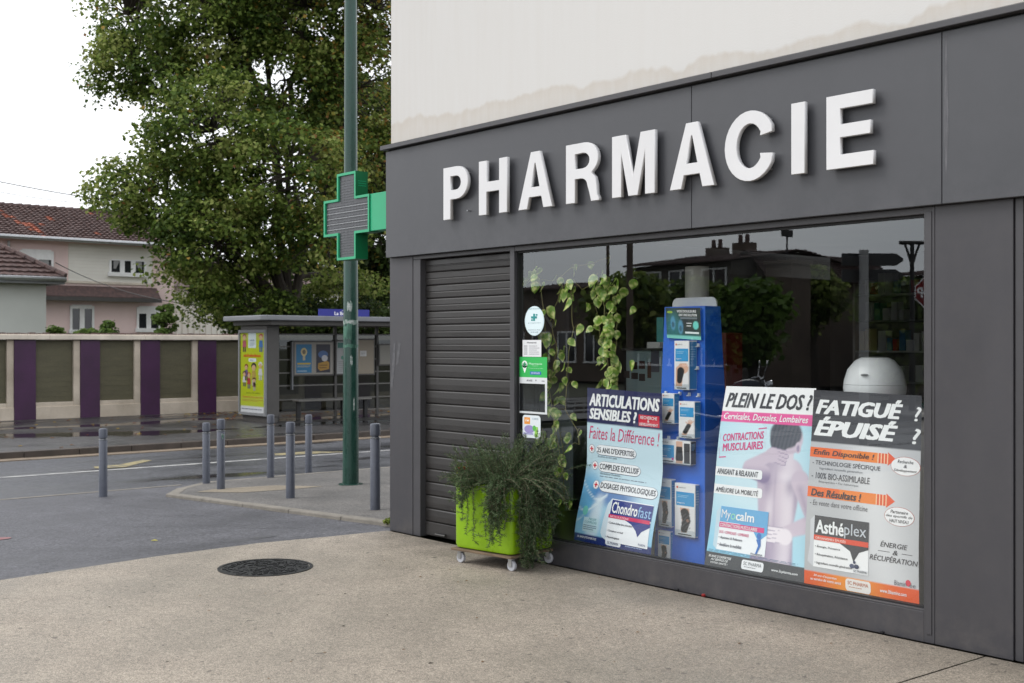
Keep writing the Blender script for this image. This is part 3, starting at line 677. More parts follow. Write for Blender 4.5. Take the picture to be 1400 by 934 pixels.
def L_R(w):
    t = H_; m_ = .175; r = SW * .95
    return [[(0, 0), (SW, 0), (SW, m_), (w * .42, m_)] + arc(w * .45, m_ - .05, w * .2, .05, 90, 0, 5) + [(w - r - .005, .06), (w - r + .012, 0), (w, 0), (w, .018), (w - .02, .05), (w - .024, .12)] + [(w - .04, .175), (w - .075, .205)] + arc(w * .56, (t + .195) / 2, w * .42, (t - .195) / 2, -55, 90, 10) + [(0, t)],
            [(SW, m_ + SH - .005), (w * .5, m_ + SH - .005)] + arc(w * .52, (t + m_ - .005) / 2 + .002, w * .46 - SW + .008, (t - m_) / 2 - SH + .004, -90, 90, 8) + [(SW, t - SH)]]
def L_M(w):
    t = H_; c = w / 2; s_ = .092
    return [[(0, 0), (s_, 0), (s_, t * .70), (c - .045, 0), (c + .045, 0), (w - s_, t * .70), (w - s_, 0), (w, 0), (w, t), (w - .135, t), (c, t * .30), (.135, t), (0, t)]]
def L_C(w):
    t = H_; c = w * .53; o1 = 26
    out = arc(c, t / 2, c, t / 2 + .006, 32, 328, 26); inn = arc(c, t / 2, c - SW, t / 2 - SH + .002, 325, 35, 22)
    return [[(w * .99, t * .665)] + out + [(w, t * .355), (w - SW * 1.0, t * .375)] + inn + [(w - SW * 1.0, t * .625)]]
def L_I(w): return [[(0, 0), (w, 0), (w, H_), (0, H_)]]
def L_E(w):
    t = H_; a, b_ = t / 2 - .035, t / 2 + .043
    return [[(0, 0), (w, 0), (w, SH + .004), (SW, SH + .004), (SW, a), (w - .02, a), (w - .02, b_), (SW, b_), (SW, t - SH - .004), (w - .004, t - SH - .004), (w - .004, t), (0, t)]]
sign = thing('shop_lettering', ((xg(605) + xg(1193)) / 2, YF, 2.745), 'raised white capital letters PHARMACIE mounted on the dark grey fascia', 'sign')
LYF = YF - .066
def letter(spl, x, z):
    cu = bpy.data.curves.new('letter', 'CURVE'); cu.dimensions = '2D'; cu.fill_mode = 'BOTH'; cu.extrude = .014; cu.bevel_depth = .002; cu.bevel_resolution = 0; cu.offset = -.002
    for pts in spl:
        s_ = cu.splines.new('POLY'); s_.points.add(len(pts) - 1); s_.use_cyclic_u = True
        for p, q in zip(s_.points, pts): p.co = (q[0], q[1], 0, 1)
    ob = bpy.data.objects.new('t', cu); me = bpy.data.meshes.new_from_object(ob); bpy.data.objects.remove(ob)
    me.name = 'letter'; me.transform(Matrix.Rotation(R(90), 4, 'X')); me.materials.clear(); me.materials.append(M['white_letter'])
    o = link('letter', me, sign); o.location = (x - sign.location.x, LYF + .02 - YF, z - 2.745)
    return o
for fn, a, b_ in ((L_P, 605.5, 639), (L_H, 654, 692.5), (L_A, 708, 754.5), (L_R, 773, 818), (L_M, 836, 894.5), (L_A, 915, 976), (L_C, 990, 1055.5), (L_I, 1081, 1099.5), (L_E, 1129, 1193.5)):
    xa, xb = onY(a, 0, LYF)[0], onY(b_, 0, LYF)[0]; o = letter(fn(xb - xa), xa, 2.742)
    for fx in (.15, .85):
        if fn is L_I and fx > .5: continue
        for fz in (.06, H_ - .06) if fn not in (L_A,) else (.03,):
            xx = xa + (SW / 2 if fx < .5 else xb - xa - SW / 2); mb = MB(); mb.tube([(xx, LYF + .036, 2.742 + fz), (xx, YF + .002, 2.742 + fz)], .006, M['steel'], 6); mb.build('mounting_pin', sign)

# ------------------------------------------------------------------ green pharmacy cross
CY0 = .0
def cxz(px, py): return onY(px, py, CY0)
x0, x1 = cxz(442.5, 0)[0], cxz(504.6, 0)[0]; xa, xb = cxz(460.5, 0)[0], cxz(486, 0)[0]
zt = cxz(473, 236)[1]; zb = cxz(473, 355)[1]; cz = (zt + zb) / 2; zw = (cxz(473, 271.5)[1] - cxz(473, 322)[1]) / 2
cr_ = thing('pharmacy_cross', ((x0 + x1) / 2, CY0, zb), 'green framed pharmacy cross with a dark unlit display projecting from the building corner', 'sign')
M['green'] = mat('cross_green', lin((10, 128, 84)), .35, var=.06, vscale=4)
M['green2'] = mat('cross_green_light', lin((26, 160, 112)), .35, var=.05, vscale=4)
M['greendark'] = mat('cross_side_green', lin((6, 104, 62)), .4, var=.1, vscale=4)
M['display'] = mat('unlit_display', lin((64, 66, 70)), .3, var=.08, vscale=12, speck=(160, .15))
def cross_pts(g_):
    return [(xa + g_, zt - g_), (xa + g_, cz + zw - g_), (x0 + g_, cz + zw - g_), (x0 + g_, cz - zw + g_), (xa + g_, cz - zw + g_), (xa + g_, zb + g_), (xb - g_, zb + g_), (xb - g_, cz - zw + g_), (x1 - g_, cz - zw + g_), (x1 - g_, cz + zw - g_), (xb - g_, cz + zw - g_), (xb - g_, zt - g_)]
D_ = .14
mb = MB(); po, pi_ = cross_pts(0), cross_pts(.024); nn = 12
vs = [(p[0], CY0, p[1]) for p in po] + [(p[0], CY0, p[1]) for p in pi_] + [(p[0], CY0 + .02, p[1]) for p in pi_] + [(p[0], CY0 + D_, p[1]) for p in po]
fs1 = [(i, (i + 1) % nn, nn + (i + 1) % nn, nn + i) for i in range(nn)] + [(nn + i, nn + (i + 1) % nn, 2 * nn + (i + 1) % nn, 2 * nn + i) for i in range(nn)]
mb.add(vs, fs1, M['green2'])
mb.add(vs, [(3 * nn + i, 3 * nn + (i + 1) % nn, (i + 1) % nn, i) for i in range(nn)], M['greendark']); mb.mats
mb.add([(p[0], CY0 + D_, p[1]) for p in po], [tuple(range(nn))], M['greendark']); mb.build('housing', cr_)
mb = MB(); mb.add([(p[0], CY0 + .018, p[1]) for p in cross_pts(.024)], [tuple(range(nn))], M['display']); mb.build('display_panel', cr_)
mb = MB(); sp_ = .026; led = mat('led_lens', (.2, .205, .22), .3, var=.1)
x = x0 + .06
while x < x1 - .05:
    z = zb + .06
    while z < zt - .05:
        if xa + .05 < x < xb - .05 or abs(z - cz) < zw - .05: mb.lathe([(.006, 0), (.004, -.006)], (x, CY0 + .018, z), led, 5, 'Y')
        z += sp_
    x += sp_
tag(mb.build('led_lens_rows', cr_), kind='stuff')
mb = MB()
for k in range(5):
    z = cz - zw + .06 + k * .052; mb.box(x0 + .045, x1 - .045, CY0 + .012, CY0 + .018, z, z + .004, M['steel'])
mb.build('display_wires', cr_)
mb = MB(); mb.box(x1 + .001, -.001, CY0 + .012, CY0 + D_ - .01, cz - zw + .006, cz + zw - .002, M['green2']); mb.build('bracket_arm', cr_, bevel=.003)
mb = MB()
for k in range(3): mb.box(xb, xb + .002, CY0 + .03, CY0 + D_ - .02, zt - .1 + k * .022 - .04, zt - .1 + k * .022 - .034, M['green2'])
mb.build('vent_louvre', cr_)

# ------------------------------------------------------------------ green lamp post
px_, py_ = onZ(479.5, 662, gz(-4.3) + DZ); pz = gz(px_) + DZ
lp = thing('lamp_post', (px_, py_, pz), 'tall dark green steel post with torn sticker remnants, standing on the island pavement', 'lamp post')
mb = MB(); mb.lathe([(.108, 0), (.106, .3), (.094, 3.0), (.09, 3.02), (.086, 4.4), (.07, 10.5)], (px_, py_, pz), M['green_pole'], 28); mb.build('shaft', lp, True)
mb = MB(); mb.lathe([(.16, 0), (.16, .012), (.11, .016)], (px_, py_, pz), M['green_pole'], 24); mb.build('base_collar', lp, True)
mb = MB(); mb.tube([(px_, py_, pz + 10.4), (px_ - .3, py_, pz + 10.9), (px_ - 1.3, py_, pz + 11.1)], .035, M['green_pole'], 8); mb.box(px_ - 1.9, px_ - 1.2, py_ - .14, py_ + .14, pz + 11.05, pz + 11.17, M['green_pole']); mb.build('lamp_arm', lp)
fa = math.atan2(CY - py_, CX - px_)
def on_pole(a0, a1, z0, z1, rgb, name, jag=.012, seed=0, m=None):
    r = random.Random(seed); n_ = 8; mb = MB(); up = []; dn = []
    for i in range(n_ + 1):
        a = fa + R(a0 + (a1 - a0) * i / n_); rr = .1
        zt_ = z1 + r.uniform(-jag, jag); zb_ = z0 + r.uniform(-jag, jag)
        R_ = lambda z: (.106 - (.106 - .094) * min(1, max(0, (z - pz) / 3.0)) if z - pz < 3 else .0885) + .002
        up.append((px_ + R_(zt_) * math.cos(a), py_ + R_(zt_) * math.sin(a), zt_)); dn.append((px_ + R_(zb_) * math.cos(a), py_ + R_(zb_) * math.sin(a), zb_))
    mb.add(dn + up, [(i, i + 1, n_ + 2 + i, n_ + 1 + i) for i in range(n_)], m or flat(rgb, .6)); mb.build(name, lp)
zp = lambda y: EYE + (HZ - y) / F * 15.6
M['paper'] = mat('torn_paper', lin((190, 195, 192)), .8, col2=lin((70, 110, 95)), vscale=18, speck=(60, .2))
M['pale_green'] = mat('faded_green_patch', lin((90, 138, 118)), .5, col2=lin((40, 80, 66)), vscale=7, streak=(2, 2, .5))
on_pole(-30, 12, zp(424), zp(413), (200, 204, 200), 'torn_sticker', .03, 1, M['paper'])
on_pole(-85, 85, zp(443), zp(438), (200, 204, 200), 'torn_tape', .02, 2, M['paper'])
on_pole(-75, 10, zp(463), zp(444), (96, 150, 128), 'faded_patch', .03, 3, M['pale_green'])
on_pole(-85, 85, zp(475), zp(471), (110, 150, 130), 'tape_residue', .01, 4, M['pale_green'])
on_pole(-4, 14, zp(500), zp(488), (170, 190, 180), 'torn_sticker', .03, 5, M['paper'])
on_pole(18, 30, zp(562), zp(545), (170, 190, 180), 'scratch', .03, 6, M['paper'])

# ------------------------------------------------------------------ bollards
def bollard(px, py, ytop, label, first=[None]):
    X = -3.5
    for _ in range(8):
        x, y = onZ(px, py, gz(X) + (DZ if X > -6.7 and py < 700 else 0)); X = x
    gzv = gz(x) + (DZ if x > -6.7 else 0)
    t = (EYE - gzv) * F / (py - HZ); h = (py - ytop) / F * t
    if first[0] is None:
        o = thing('bollard', (x, y, gzv), label, 'bollard', 'grey steel bollards around the pavement corner')
        r = .053
        mb = MB(); mb.lathe([(r, -.05), (r, .742), (r - .004, .748)], (0, 0, 0), M['bollard'], 24); mb.build('post', o, True, local=True)
        mb = MB(); mb.lathe([(r - .01, .742), (r - .014, .75), (r - .014, .774), (r - .006, .776)], (0, 0, 0), M['bollard'], 24); mb.build('neck', o, True, local=True)
        mb = MB(); mb.lathe([(r - .012, .772), (r + .001, .777), (r + .001, .884), (r - .004, .896), (r - .02, .902), (0, .904)], (0, 0, 0), M['bollard'], 24); mb.build('cap', o, True, local=True)
        mb = MB(); mb.lathe([(r - .003, .746), (r + .003, .750), (r + .003, .754), (r - .004, .757)], (0, 0, 0), M['steel'], 24); mb.build('collar', o, True, local=True)
        first[0] = o
    else: o = dup(first[0], (x, y, gzv), label=label)
    o.scale = (1, 1, h / .9); return o
bollard(513, 697, 579, 'grey steel bollard nearest the shop corner, right of the green post')
bollard(397, 681, 577, 'grey steel bollard left of the green post, at the end of the sandy patch')
bs = bollard(302, 669, 573, 'grey steel bollard with a scraped sticker below its cap, by the kerb tip')
bollard(370, 653, 567, 'grey steel bollard in front of the right edge of the yellow poster case')
bollard(422, 648, 567, 'farthest grey steel bollard, in front of the shelter bench')
bollard(282, 661, 578, 'grey steel bollard at the road edge just left of the kerb tip one')
bollard(141, 676, 586, 'lone grey steel bollard at the far left, standing on the driveway edge')
for o_, lb, rot in ((bs, 'torn_sticker', 0),):
    a = math.atan2(CY - o_.location.y, CX - o_.location.x); mb = MB(); n_ = 5; r = .0545
    pts = [(r * math.cos(a + .1 + i * .16), r * math.sin(a + .1 + i * .16)) for i in range(n_ + 1)]
    zz = [.69, .66, .64, .65, .68, .70]; zz2 = [.71, .72, .715, .70, .71, .715]
    mb.add([(p[0], p[1], z) for p, z in zip(pts, zz)] + [(p[0], p[1], z) for p, z in zip(pts, zz2)], [(i, i + 1, n_ + 2 + i, n_ + 1 + i) for i in range(n_)], M['paper']); mb.build(lb, o_, local=True)

# ------------------------------------------------------------------ far wall with purple pilasters
WX = -20.2; ZC = 1.93
def wy(px): return onX(px, 0, WX)[0]
wall = thing('boundary_wall', (WX, 8, -.12), 'long cream boundary wall with purple pilasters and olive infill panels across the road', 'wall')
bays = [(-88, -61, -90), (-8, 19, -8), (19, 47.5, None)]
# purple pilasters between px pairs, posts (cream) on the right side of each infill
pil = [(-80, -50), (18.5, 48), (109, 135.5), (191.5, 217.5), (270, 294.5), (344, 368), (416, 438), (484, 505), (548, 568)]
pil_y = [(wy(a), wy(b_)) for a, b_ in pil]
for i in range(9):
    d = 2.75; pil_y.append((pil_y[-1][0] + d, pil_y[-1][1] + d))
for i in range(3):
    d = pil_y[1][0] - pil_y[0][0]; pil_y.insert(0, (pil_y[0][0] - d, pil_y[0][1] - d))
for a, b_ in pil_y:
    mb = MB(); mb.box(WX - .1, WX + .06, a, b_, -.16, ZC - .13, M['purple']); mb.build('purple_pilaster', wall, bevel=.006)
    mb = MB(); mb.box(WX - .1, WX + .03, a - .16, a - .003, .0, ZC - .13, M['plinth']); mb.build('post', wall, bevel=.006)
for k, ((a, b_), (c, d)) in enumerate(zip(pil_y, pil_y[1:])):
    mb = MB(); mb.box(WX - .12, WX + .02, b_ + .003, c - .003, -.16, .28, M['plinth']); mb.box(WX - .12, WX + .05, b_ + .003, c - .003, -.16, .18, M['plinth']); mb.build('plinth', wall, bevel=.01)
    mb = MB(); z = .285; m_ = M['infill2'] if k == 2 else M['infill']
    while z < ZC - .14:
        mb.box(WX - .08, WX - .045 + random.uniform(-.0015, .0015), b_ + .003, c - .165, z, min(z + .1195, ZC - .135), m_); z += .1215
    tag(mb.build('infill_boards', wall), kind='stuff')
    mb = MB(); mb.box(WX - .1, WX - .081, b_ + .003, c - .165, .285, ZC - .135, M['infill']); mb.build('infill_backing', wall)
y = pil_y[0][0]; ye = pil_y[-1][1]; k = 0
while y < ye:
    mb = MB(); mb.box(WX - .2, WX + .14, y, y + 2.395, ZC - .13, ZC - .02, M['coping']); mb.box(WX - .16, WX + .1, y, y + 2.395, ZC - .02, ZC, M['coping']); mb.build('coping_stone', wall, bevel=.015); y += 2.4
mb = MB(); y = pil_y[0][0]; 
while y < ye:
    mb.box(WX - .2, WX - .12, y, y + .14, ZC, ZC + random.uniform(.02, .045), M['tile']); y += .17
tag(mb.build('tile_cresting', wall), kind='stuff')

# ------------------------------------------------------------------ bus shelter
SX = -17.2; Ys = 7.51; PZ = -.15
bus = thing('bus_shelter', (SX + .9, 10, PZ), 'dark grey bus shelter with glazed back and light edged flat roof across the road', 'bus shelter')
# roof
rx0, rx1, ry0, ry1, rz0, rz1 = SX - .35, -15.4, 7.1, 14.2, 2.24, 2.36
mb = MB(); mb.prism([(rx0, ry0 + .1), (rx1 - .1, ry0), (rx1, ry0 + .12), (rx1, ry1), (rx0, ry1)], rz0, rz1, M['roof_edge']); mb.build('roof', bus, bevel=.02)
mb = MB(); mb.box(rx0 + .15, rx1 - .15, ry0 + .3, ry1 - .2, rz0 - .1, rz0 - .004, M['dark_metal']); mb.build('roof_underside', bus)
# advertisement case
ax0 = onY(328, 0, Ys)[0]; ax1 = onY(365, 0, Ys)[0]
mb = MB(); mb.box(ax0 + .04, ax1 + .0, Ys + .003, Ys + .32, -.03, rz0 - .11, M['dark_metal']); mb.box(ax0 + .1, ax1 - .02, Ys + .02, Ys + .3, PZ - .02, -.03, M['dark_metal']); case = mb.build('poster_case', bus, bevel=.01)
az0, az1 = -.01, 2.03
M['case_rim'] = mat('poster_case_rim', lin((120, 122, 124)), .4, var=.05)
mb = MB(); fw = .07
mb.box(ax0, ax1, Ys - .05, Ys, az0, az0 + fw, M['case_rim']); mb.box(ax0, ax1, Ys - .05, Ys, az1 - fw, az1, M['case_rim'])
mb.box(ax0, ax0 + fw, Ys - .05, Ys, az0 + fw, az1 - fw, M['case_rim']); mb.box(ax1 - fw, ax1, Ys - .05, Ys, az0 + fw, az1 - fw, M['case_rim']); mb.build('poster_rim', case, bevel=.006)
def adfn(u, v, l): return (ax0 + fw + u * (ax1 - ax0 - 2 * fw), Ys - .02 - l * .002, az1 - fw - v * (az1 - az0 - 2 * fw))
def adcol(u, v):
    c = np.zeros(u.shape + (3,)) + C(196, 204, 34); c = mixc(c, C(232, 228, 236), sst(v, .915, .925)); return c
picture('poster_sheet', adfn, 14, 60, adcol, case)
pg = Page(adfn)
pg.rect(.33, .65, .0, .19, (232, 240, 246)); pg.text('inédit', .4, .58, .08, .105, (60, 80, 130)); pg.lines(.38, .6, .12, .17, 3, (150, 160, 180), seed=4)
pg.text('nickelodeon', .14, .84, .262, .305, (225, 96, 24), bold=.04); pg.pill(.34, .66, .32, .365, (236, 240, 246)); pg.lines(.4, .6, .333, .355, 1, (120, 130, 150))
# plain generic little figures
def fig(u, v, s_, hair, top, leg, skin=(222, 176, 140)):
    pg.disc(u, v - .07 * s_, .055 * s_, .022 * s_, hair, 2, 10); pg.disc(u, v - .058 * s_, .042 * s_, .02 * s_, skin, 3, 10)
    pg.poly([(u - .04 * s_, v - .036 * s_), (u + .04 * s_, v - .036 * s_), (u + .055 * s_, v + .02 * s_), (u - .055 * s_, v + .02 * s_)], top, 2)
    pg.rect(u - .04 * s_, u - .008 * s_, v + .02 * s_, v + .06 * s_, leg, 2); pg.rect(u + .008 * s_, u + .04 * s_, v + .02 * s_, v + .06 * s_, leg, 2)
for a in ((.17, .15, 1.5, (150, 60, 50), (190, 90, 110), (90, 60, 60)), (.85, .15, 1.5, (200, 60, 50), (70, 120, 190), (60, 90, 150)), (.25, .52, 1.4, (150, 80, 40), (120, 90, 140), (80, 60, 70)), (.56, .55, 1.9, (30, 26, 34), (190, 160, 80), (200, 190, 170)), (.83, .5, 1.5, (226, 226, 230), (220, 214, 220), (200, 200, 205)), (.17, .6, 1.3, (90, 60, 50), (226, 220, 226), (90, 80, 90)), (.36, .62, 1.4, (210, 130, 60), (190, 60, 60), (110, 100, 120)), (.58, .66, 1.1, (50, 40, 50), (130, 80, 100), (190, 180, 170))): fig(*a)
pg.text('du 23 au 30 octobre', .24, .8, .745, .765, (120, 130, 30)); pg.text('ATELIERS ET JEUX GRATUITS', .08, .94, .80, .825, (226, 120, 40), bold=.02); pg.lines(.08, .95, .835, .865, 2, (190, 130, 40), seed=7); pg.lines(.05, .95, .945, .975, 1, (110, 110, 140), seed=8)
pg.build('poster_print', case)
mb = MB(); mb.quad((ax0 + fw, Ys - .045, az0 + fw), (ax1 - fw, Ys - .045, az0 + fw), (ax1 - fw, Ys - .045, az1 - fw), (ax0 + fw, Ys - .045, az1 - fw), M['thin_glass']); mb.build('poster_glass', case)
# back: posts, rails, glass
BYs = [onX(379, 0, SX)[0], onX(458, 0, SX)[0], onX(515, 0, SX)[0], 13.6]
for y in BYs: mb = MB(); mb.box(SX - .04, SX + .04, y - .035, y + .035, gz(SX) - .02, rz0 - .1, M['dark_metal']); mb.build('post', bus, bevel=.005)
M['rail'] = mat('shelter_rail', lin((112, 110, 106)), .4, var=.1)
for z in (1.94, 1.63, 1.3, .97, .65, .3, -.02):
    mb = MB(); mb.box(SX + .005, SX + .035, BYs[0] + .036, BYs[-1] - .036, z - .014, z + .014, M['rail']); mb.build('rail', bus)
M['dirty_glass'] = glass_mat('shelter_glass', (.3, .31, .29), 1.3, .02)
for a, b_ in zip(BYs, BYs[1:]):
    mb = MB(); mb.box(SX - .012, SX - .004, a + .036, b_ - .036, .0, 1.95, M['dirty_glass']); mb.build('glass_panel', bus)
# notice frames
def frame_case(px0, px1, y0, y1, rgb, name):
    a = onX(px0, 0, SX + .1)[0]; b_ = onX(px1, 0, SX + .1)[0]; zt_ = onX((px0 + px1) / 2, y0, SX + .1)[1]; zb_ = onX((px0 + px1) / 2, y1, SX + .1)[1]
    mb = MB(); mb.box(SX + .042, SX + .09, a, b_, zb_, zt_, M['dark_metal']); o = mb.build(name, bus, bevel=.006)
    mb = MB(); g_ = .04; mb.box(SX + .09, SX + .094, a + g_, b_ - g_, zb_ + g_, zt_ - g_, flat(rgb, .5)); mb.build('backing_board', o)
    return (lambda u, v, l: (SX + .0945 + l * .002, a + g_ + u * (b_ - a - 2 * g_), zt_ - g_ - v * (zt_ - zb_ - 2 * g_))), o
fn_, o_ = frame_case(401, 457, 466, 514, (150, 146, 138), 'notice_case')
pg = Page(fn_); pg.rect(.04, .44, .06, .95, (38, 116, 160)); pg.disc(.24, .3, .08, .13, (214, 196, 140), 2); pg.disc(.24, .3, .045, .075, (120, 110, 90), 3); pg.rect(.21, .27, .42, .56, (190, 180, 150), 2); pg.rect(.07, .41, .64, .69, (196, 170, 60), 2); pg.lines(.07, .41, .72, .78, 2, (210, 200, 160), seed=1); pg.lines(.07, .41, .86, .93, 1, (190, 210, 220), seed=2)
pg.rect(.56, .93, .06, .95, (34, 34, 50)); pg.disc(.74, .38, .13, .12, (70, 100, 150), 2); pg.disc(.78, .5, .08, .1, (190, 190, 196), 3); pg.poly([(.61, .66), (.84, .58), (.9, .64), (.9, .84), (.66, .9), (.6, .82)], (170, 130, 50), 4); pg.lines(.64, .86, .68, .84, 2, (90, 60, 30), 5, seed=3)
pg.build('posters', o_)
fn_, o_ = frame_case(459, 482, 465, 513, (170, 172, 172), 'timetable_case'); pg = Page(fn_); pg.rect(.05, .95, .03, .2, (60, 120, 110)); pg.disc(.4, .5, .12, .06, (70, 140, 120), 2); pg.lines(.1, .9, .6, .95, 6, (130, 130, 130), seed=5); pg.build('timetable', o_)
fn_, o_ = frame_case(484, 513, 463, 513, (150, 140, 124), 'notice_board'); pg = Page(fn_); pg.rect(.26, .6, .32, .48, (206, 206, 206)); pg.lines(.3, .56, .34, .46, 3, (120, 120, 120), seed=6); pg.build('notice', o_)
fn_, o_ = frame_case(518, 536, 470, 500, (140, 138, 130), 'map_case')
mb = MB(); ya = onX(400, 0, SX + .1)[0]; mb.box(SX + .05, SX + .12, ya - .03, ya + .01, .55, 1.75, M['roof_edge']); mb.build('light_strip', bus)
# bench
yb0, yb1 = onX(405, 0, SX + .5)[0], onX(505, 0, SX + .5)[0]
mb = MB(); mb.box(SX + .3, SX + .62, yb0, yb1, .27, .31, M['rail']); be = mb.build('bench_seat', bus, bevel=.01)
for y in (yb0 + .08, (yb0 + yb1) / 2 + .3, yb1 - .1):
    mb = MB(); mb.box(SX + .42, SX + .5, y - .05, y + .05, PZ, .268, M['gasket']); mb.build('bench_leg', be)
# graffiti-spotted tiles behind (low wall fragment seen through the glass) are the boundary wall; name plate on the roof
sx = -15.44; y0_, z0_ = onX(436, 434, sx); y1_, _ = onX(505, 434, sx)
sg = MB(); M['blue_sign'] = mat('blue_name_plate', lin((36, 42, 140)), .4, var=.05); zr0, zr1 = rz1 + .002, rz1 + .17
sg.box(sx - .03, sx, y0_, y1_, zr0, zr1, M['blue_sign']); sp1 = sg.build('name_plate', bus)
pg = Page(lambda u, v, l: (sx + l * .002, y0_ + u * (y1_ - y0_), zr1 - v * (zr1 - zr0))); pg.text('La Bu', .3, .5, .36, .86, (240, 240, 245), bold=.03); pg.text('Arrêt', .44, .54, .08, .26, (220, 220, 235)); pg.build('name_lettering', sp1)

# ------------------------------------------------------------------ houses across the road
def hwindow(parent, X, ya, yb, za, zb, leaves=2, box=0, name='window', deep=.12, curtain=False, m=None):
    """window facing +X"""
    m = m or M['white_paint']; t = .09; deep = -.012
    mb = MB(); mb.box(X + .004, X + .012, ya, yb, za, zb - box, M['dark_pane']); o = mb.build(name, parent)
    mb = MB()
    mb.box(X + .002, X + .07, ya - t, ya, za - t, zb, m); mb.box(X + .002, X + .07, yb, yb + t, za - t, zb, m)
    mb.box(X + .002, X + .12, ya - t - .06, yb + t + .06, za - t - .08, za - .001, m); mb.box(X + .002, X + .068, ya, yb, zb - box, zb + .05, m)
    for k in range(1, leaves): y = ya + (yb - ya) * k / leaves; mb.box(X + .013, X + .05, y - .1, y + .1, za, zb - box, m)
    mb.build('frame', o)
    if curtain:
        mb = MB(); w_ = (yb - ya) / leaves
        for k in (0, leaves - 1):
            yy = ya + k * w_; mb.add([(X - deep + .024, yy + .1, zb - box), (X - deep + .024, yy + w_ - .1, zb - box), (X - deep + .024, yy + w_ - .1 if k == leaves - 1 else yy + .2, za + .15), (X - deep + .024, yy + (w_ - .25 if k == leaves - 1 else .1), za + .15)], [(0, 3, 2, 1)], mat('net_curtain', (.3, .3, .3), .9))
        mb.build('curtain', o)
    return o
def tiled_slope(parent, name, p0, p1, q0, q1, rows, cols, m, th=.05, spots=None):
    """rows of overlapping tiles from eave (p0-p1) to ridge (q0-q1)"""
    p0, p1, q0, q1 = map(Vector, (p0, p1, q0, q1)); nrm = (p1 - p0).cross(q0 - p0).normalized(); nrm = nrm if nrm.z > 0 else -nrm
    mb = MB(); r_ = random.Random(3)
    for i in range(rows):
        a, b_ = i / rows, (i + 1.0) / rows
        for j in range(cols):
            c, d = j / cols, (j + 1) / cols; L2 = lambda s_, t: (p0.lerp(p1, s_)).lerp(q0.lerp(q1, s_), t)
            h = th + r_.uniform(-.008, .012); m_ = M['tile_red'] if spots and spots(c, a, r_) else m
            v = [L2(c, a) + nrm * h, L2((c + d) / 2, a) + nrm * (h + .03), L2(d, a) + nrm * h, L2(d, b_) + nrm * .012, L2((c + d) / 2, b_) + nrm * .03, L2(c, b_) + nrm * .012, L2(c, a), L2(d, a)]
            mb.add(v, [(0, 1, 4, 5), (1, 2, 3, 4), (6, 7, 2, 1, 0)], m_)
    o = mb.build(name, parent); o['kind'] = 'stuff'; return o
HX = -40.0
ph = thing('pink_house', (HX - 4, 9, -.1), 'two storey pink and cream house with a brown tiled roof and orange tile patches', 'house')
hy0, hy1 = 1.0, 16.2
mb = MB(); mb.box(HX - 8, HX, hy0, hy1, -.1, 6.0, M['pink']); mb.build('wall', ph)
mb = MB(); z = 4.3
while z < 5.7: mb.box(HX - .01, HX + .04, 11.6, 15.2, z, z + .135, M['cream']); z += .14
mb.box(HX - .01, HX + .06, 9.3, 15.3, 4.2, 4.298, M['coping']); mb.build('siding', ph)
cpy = lambda px: (onX(px, 0, HX)[0] - hy0 + .3) / (hy1 - hy0 + .6)
def sp(c, a, r):
    c0, c1, c2, c3 = cpy(0), cpy(22), cpy(38), cpy(58)
    return (c0 - .02 < c < c1 and a > .72 and r.random() < .6) or (c1 <= c < c3 and abs(a - (.86 - (c - c1) / (c3 - c1) * .8)) < .2 and r.random() < .75) or (cpy(88) < c < cpy(98) and .55 < a < .68) or r.random() < .006
tiled_slope(ph, 'roof_tiles', (HX + .5, hy0 - .3, 5.95), (HX + .5, hy1 + .3, 5.95), (HX - 4, hy0 - .3, 7.65), (HX - 4, hy1 + .3, 7.65), 16, 70, M['tile'], .06, sp)
tiled_slope(ph, 'rear_roof_tiles', (HX - 8.5, hy1 + .3, 5.95), (HX - 8.5, hy0 - .3, 5.95), (HX - 4, hy1 + .3, 7.65), (HX - 4, hy0 - .3, 7.65), 8, 30, M['tile'], .06)
mb = MB(); mb.prism([(HX + .35, 5.93), (HX - 4, 7.6), (HX - 8.3, 5.93)], hy0, hy1, M['pink'], 'Y'); mb.build('gable', ph)
mb = MB(); y = hy0 - .3
while y < hy1 + .3: mb.tube([(HX - 4, y, 7.66), (HX - 4, y + .36, 7.68)], [.1, .12], M['tile'], 8); y += .37
tag(mb.build('ridge_tiles', ph), kind='stuff')
mb = MB(); mb.tube([(HX + .58, hy0 - .3, 5.93), (HX + .58, hy1 + .3, 5.93)], .09, M['steel'], 8); mb.tube([(HX + .12, 9.2, 5.8), (HX + .12, 9.2, 3)], .05, M['steel'], 6); mb.build('gutter', ph, True)
# lower lean-to roof band
zc = lambda px, y: onX(px, y, HX)[1]
mb = MB(); mb.prism([(HX + .02, 4.1), (HX + .45, 3.66), (HX + .45, 3.55), (HX + .02, 3.55)], hy0, 15.4, M['tile'], 'Y'); mb.build('canopy_roof', ph)
mb = MB(); mb.box(HX + .451, HX + .52, hy0, 15.42, 3.46, 3.62, M['dark_metal']); mb.build('canopy_gutter', ph)
mb = MB(); mb.box(HX - .01, HX + .03, 9.3, 15.3, 5.72, 5.93, M['pink']); mb.build('eave_band', ph)
def yz(px, py, X=HX): return onX(px, py, X)
for (pa, ta, pb, tb, lv, bx, cu) in ((29, 342, 69, 370, 2, .35, True), (151, 356, 196, 374, 3, 0, True)):
    ya, zt_ = yz(pa, ta); yb, _ = yz(pb, ta); zb_ = yz(pb, tb)[1]; hwindow(ph, HX + .05, ya, yb, zb_, zt_, lv, bx, curtain=cu)
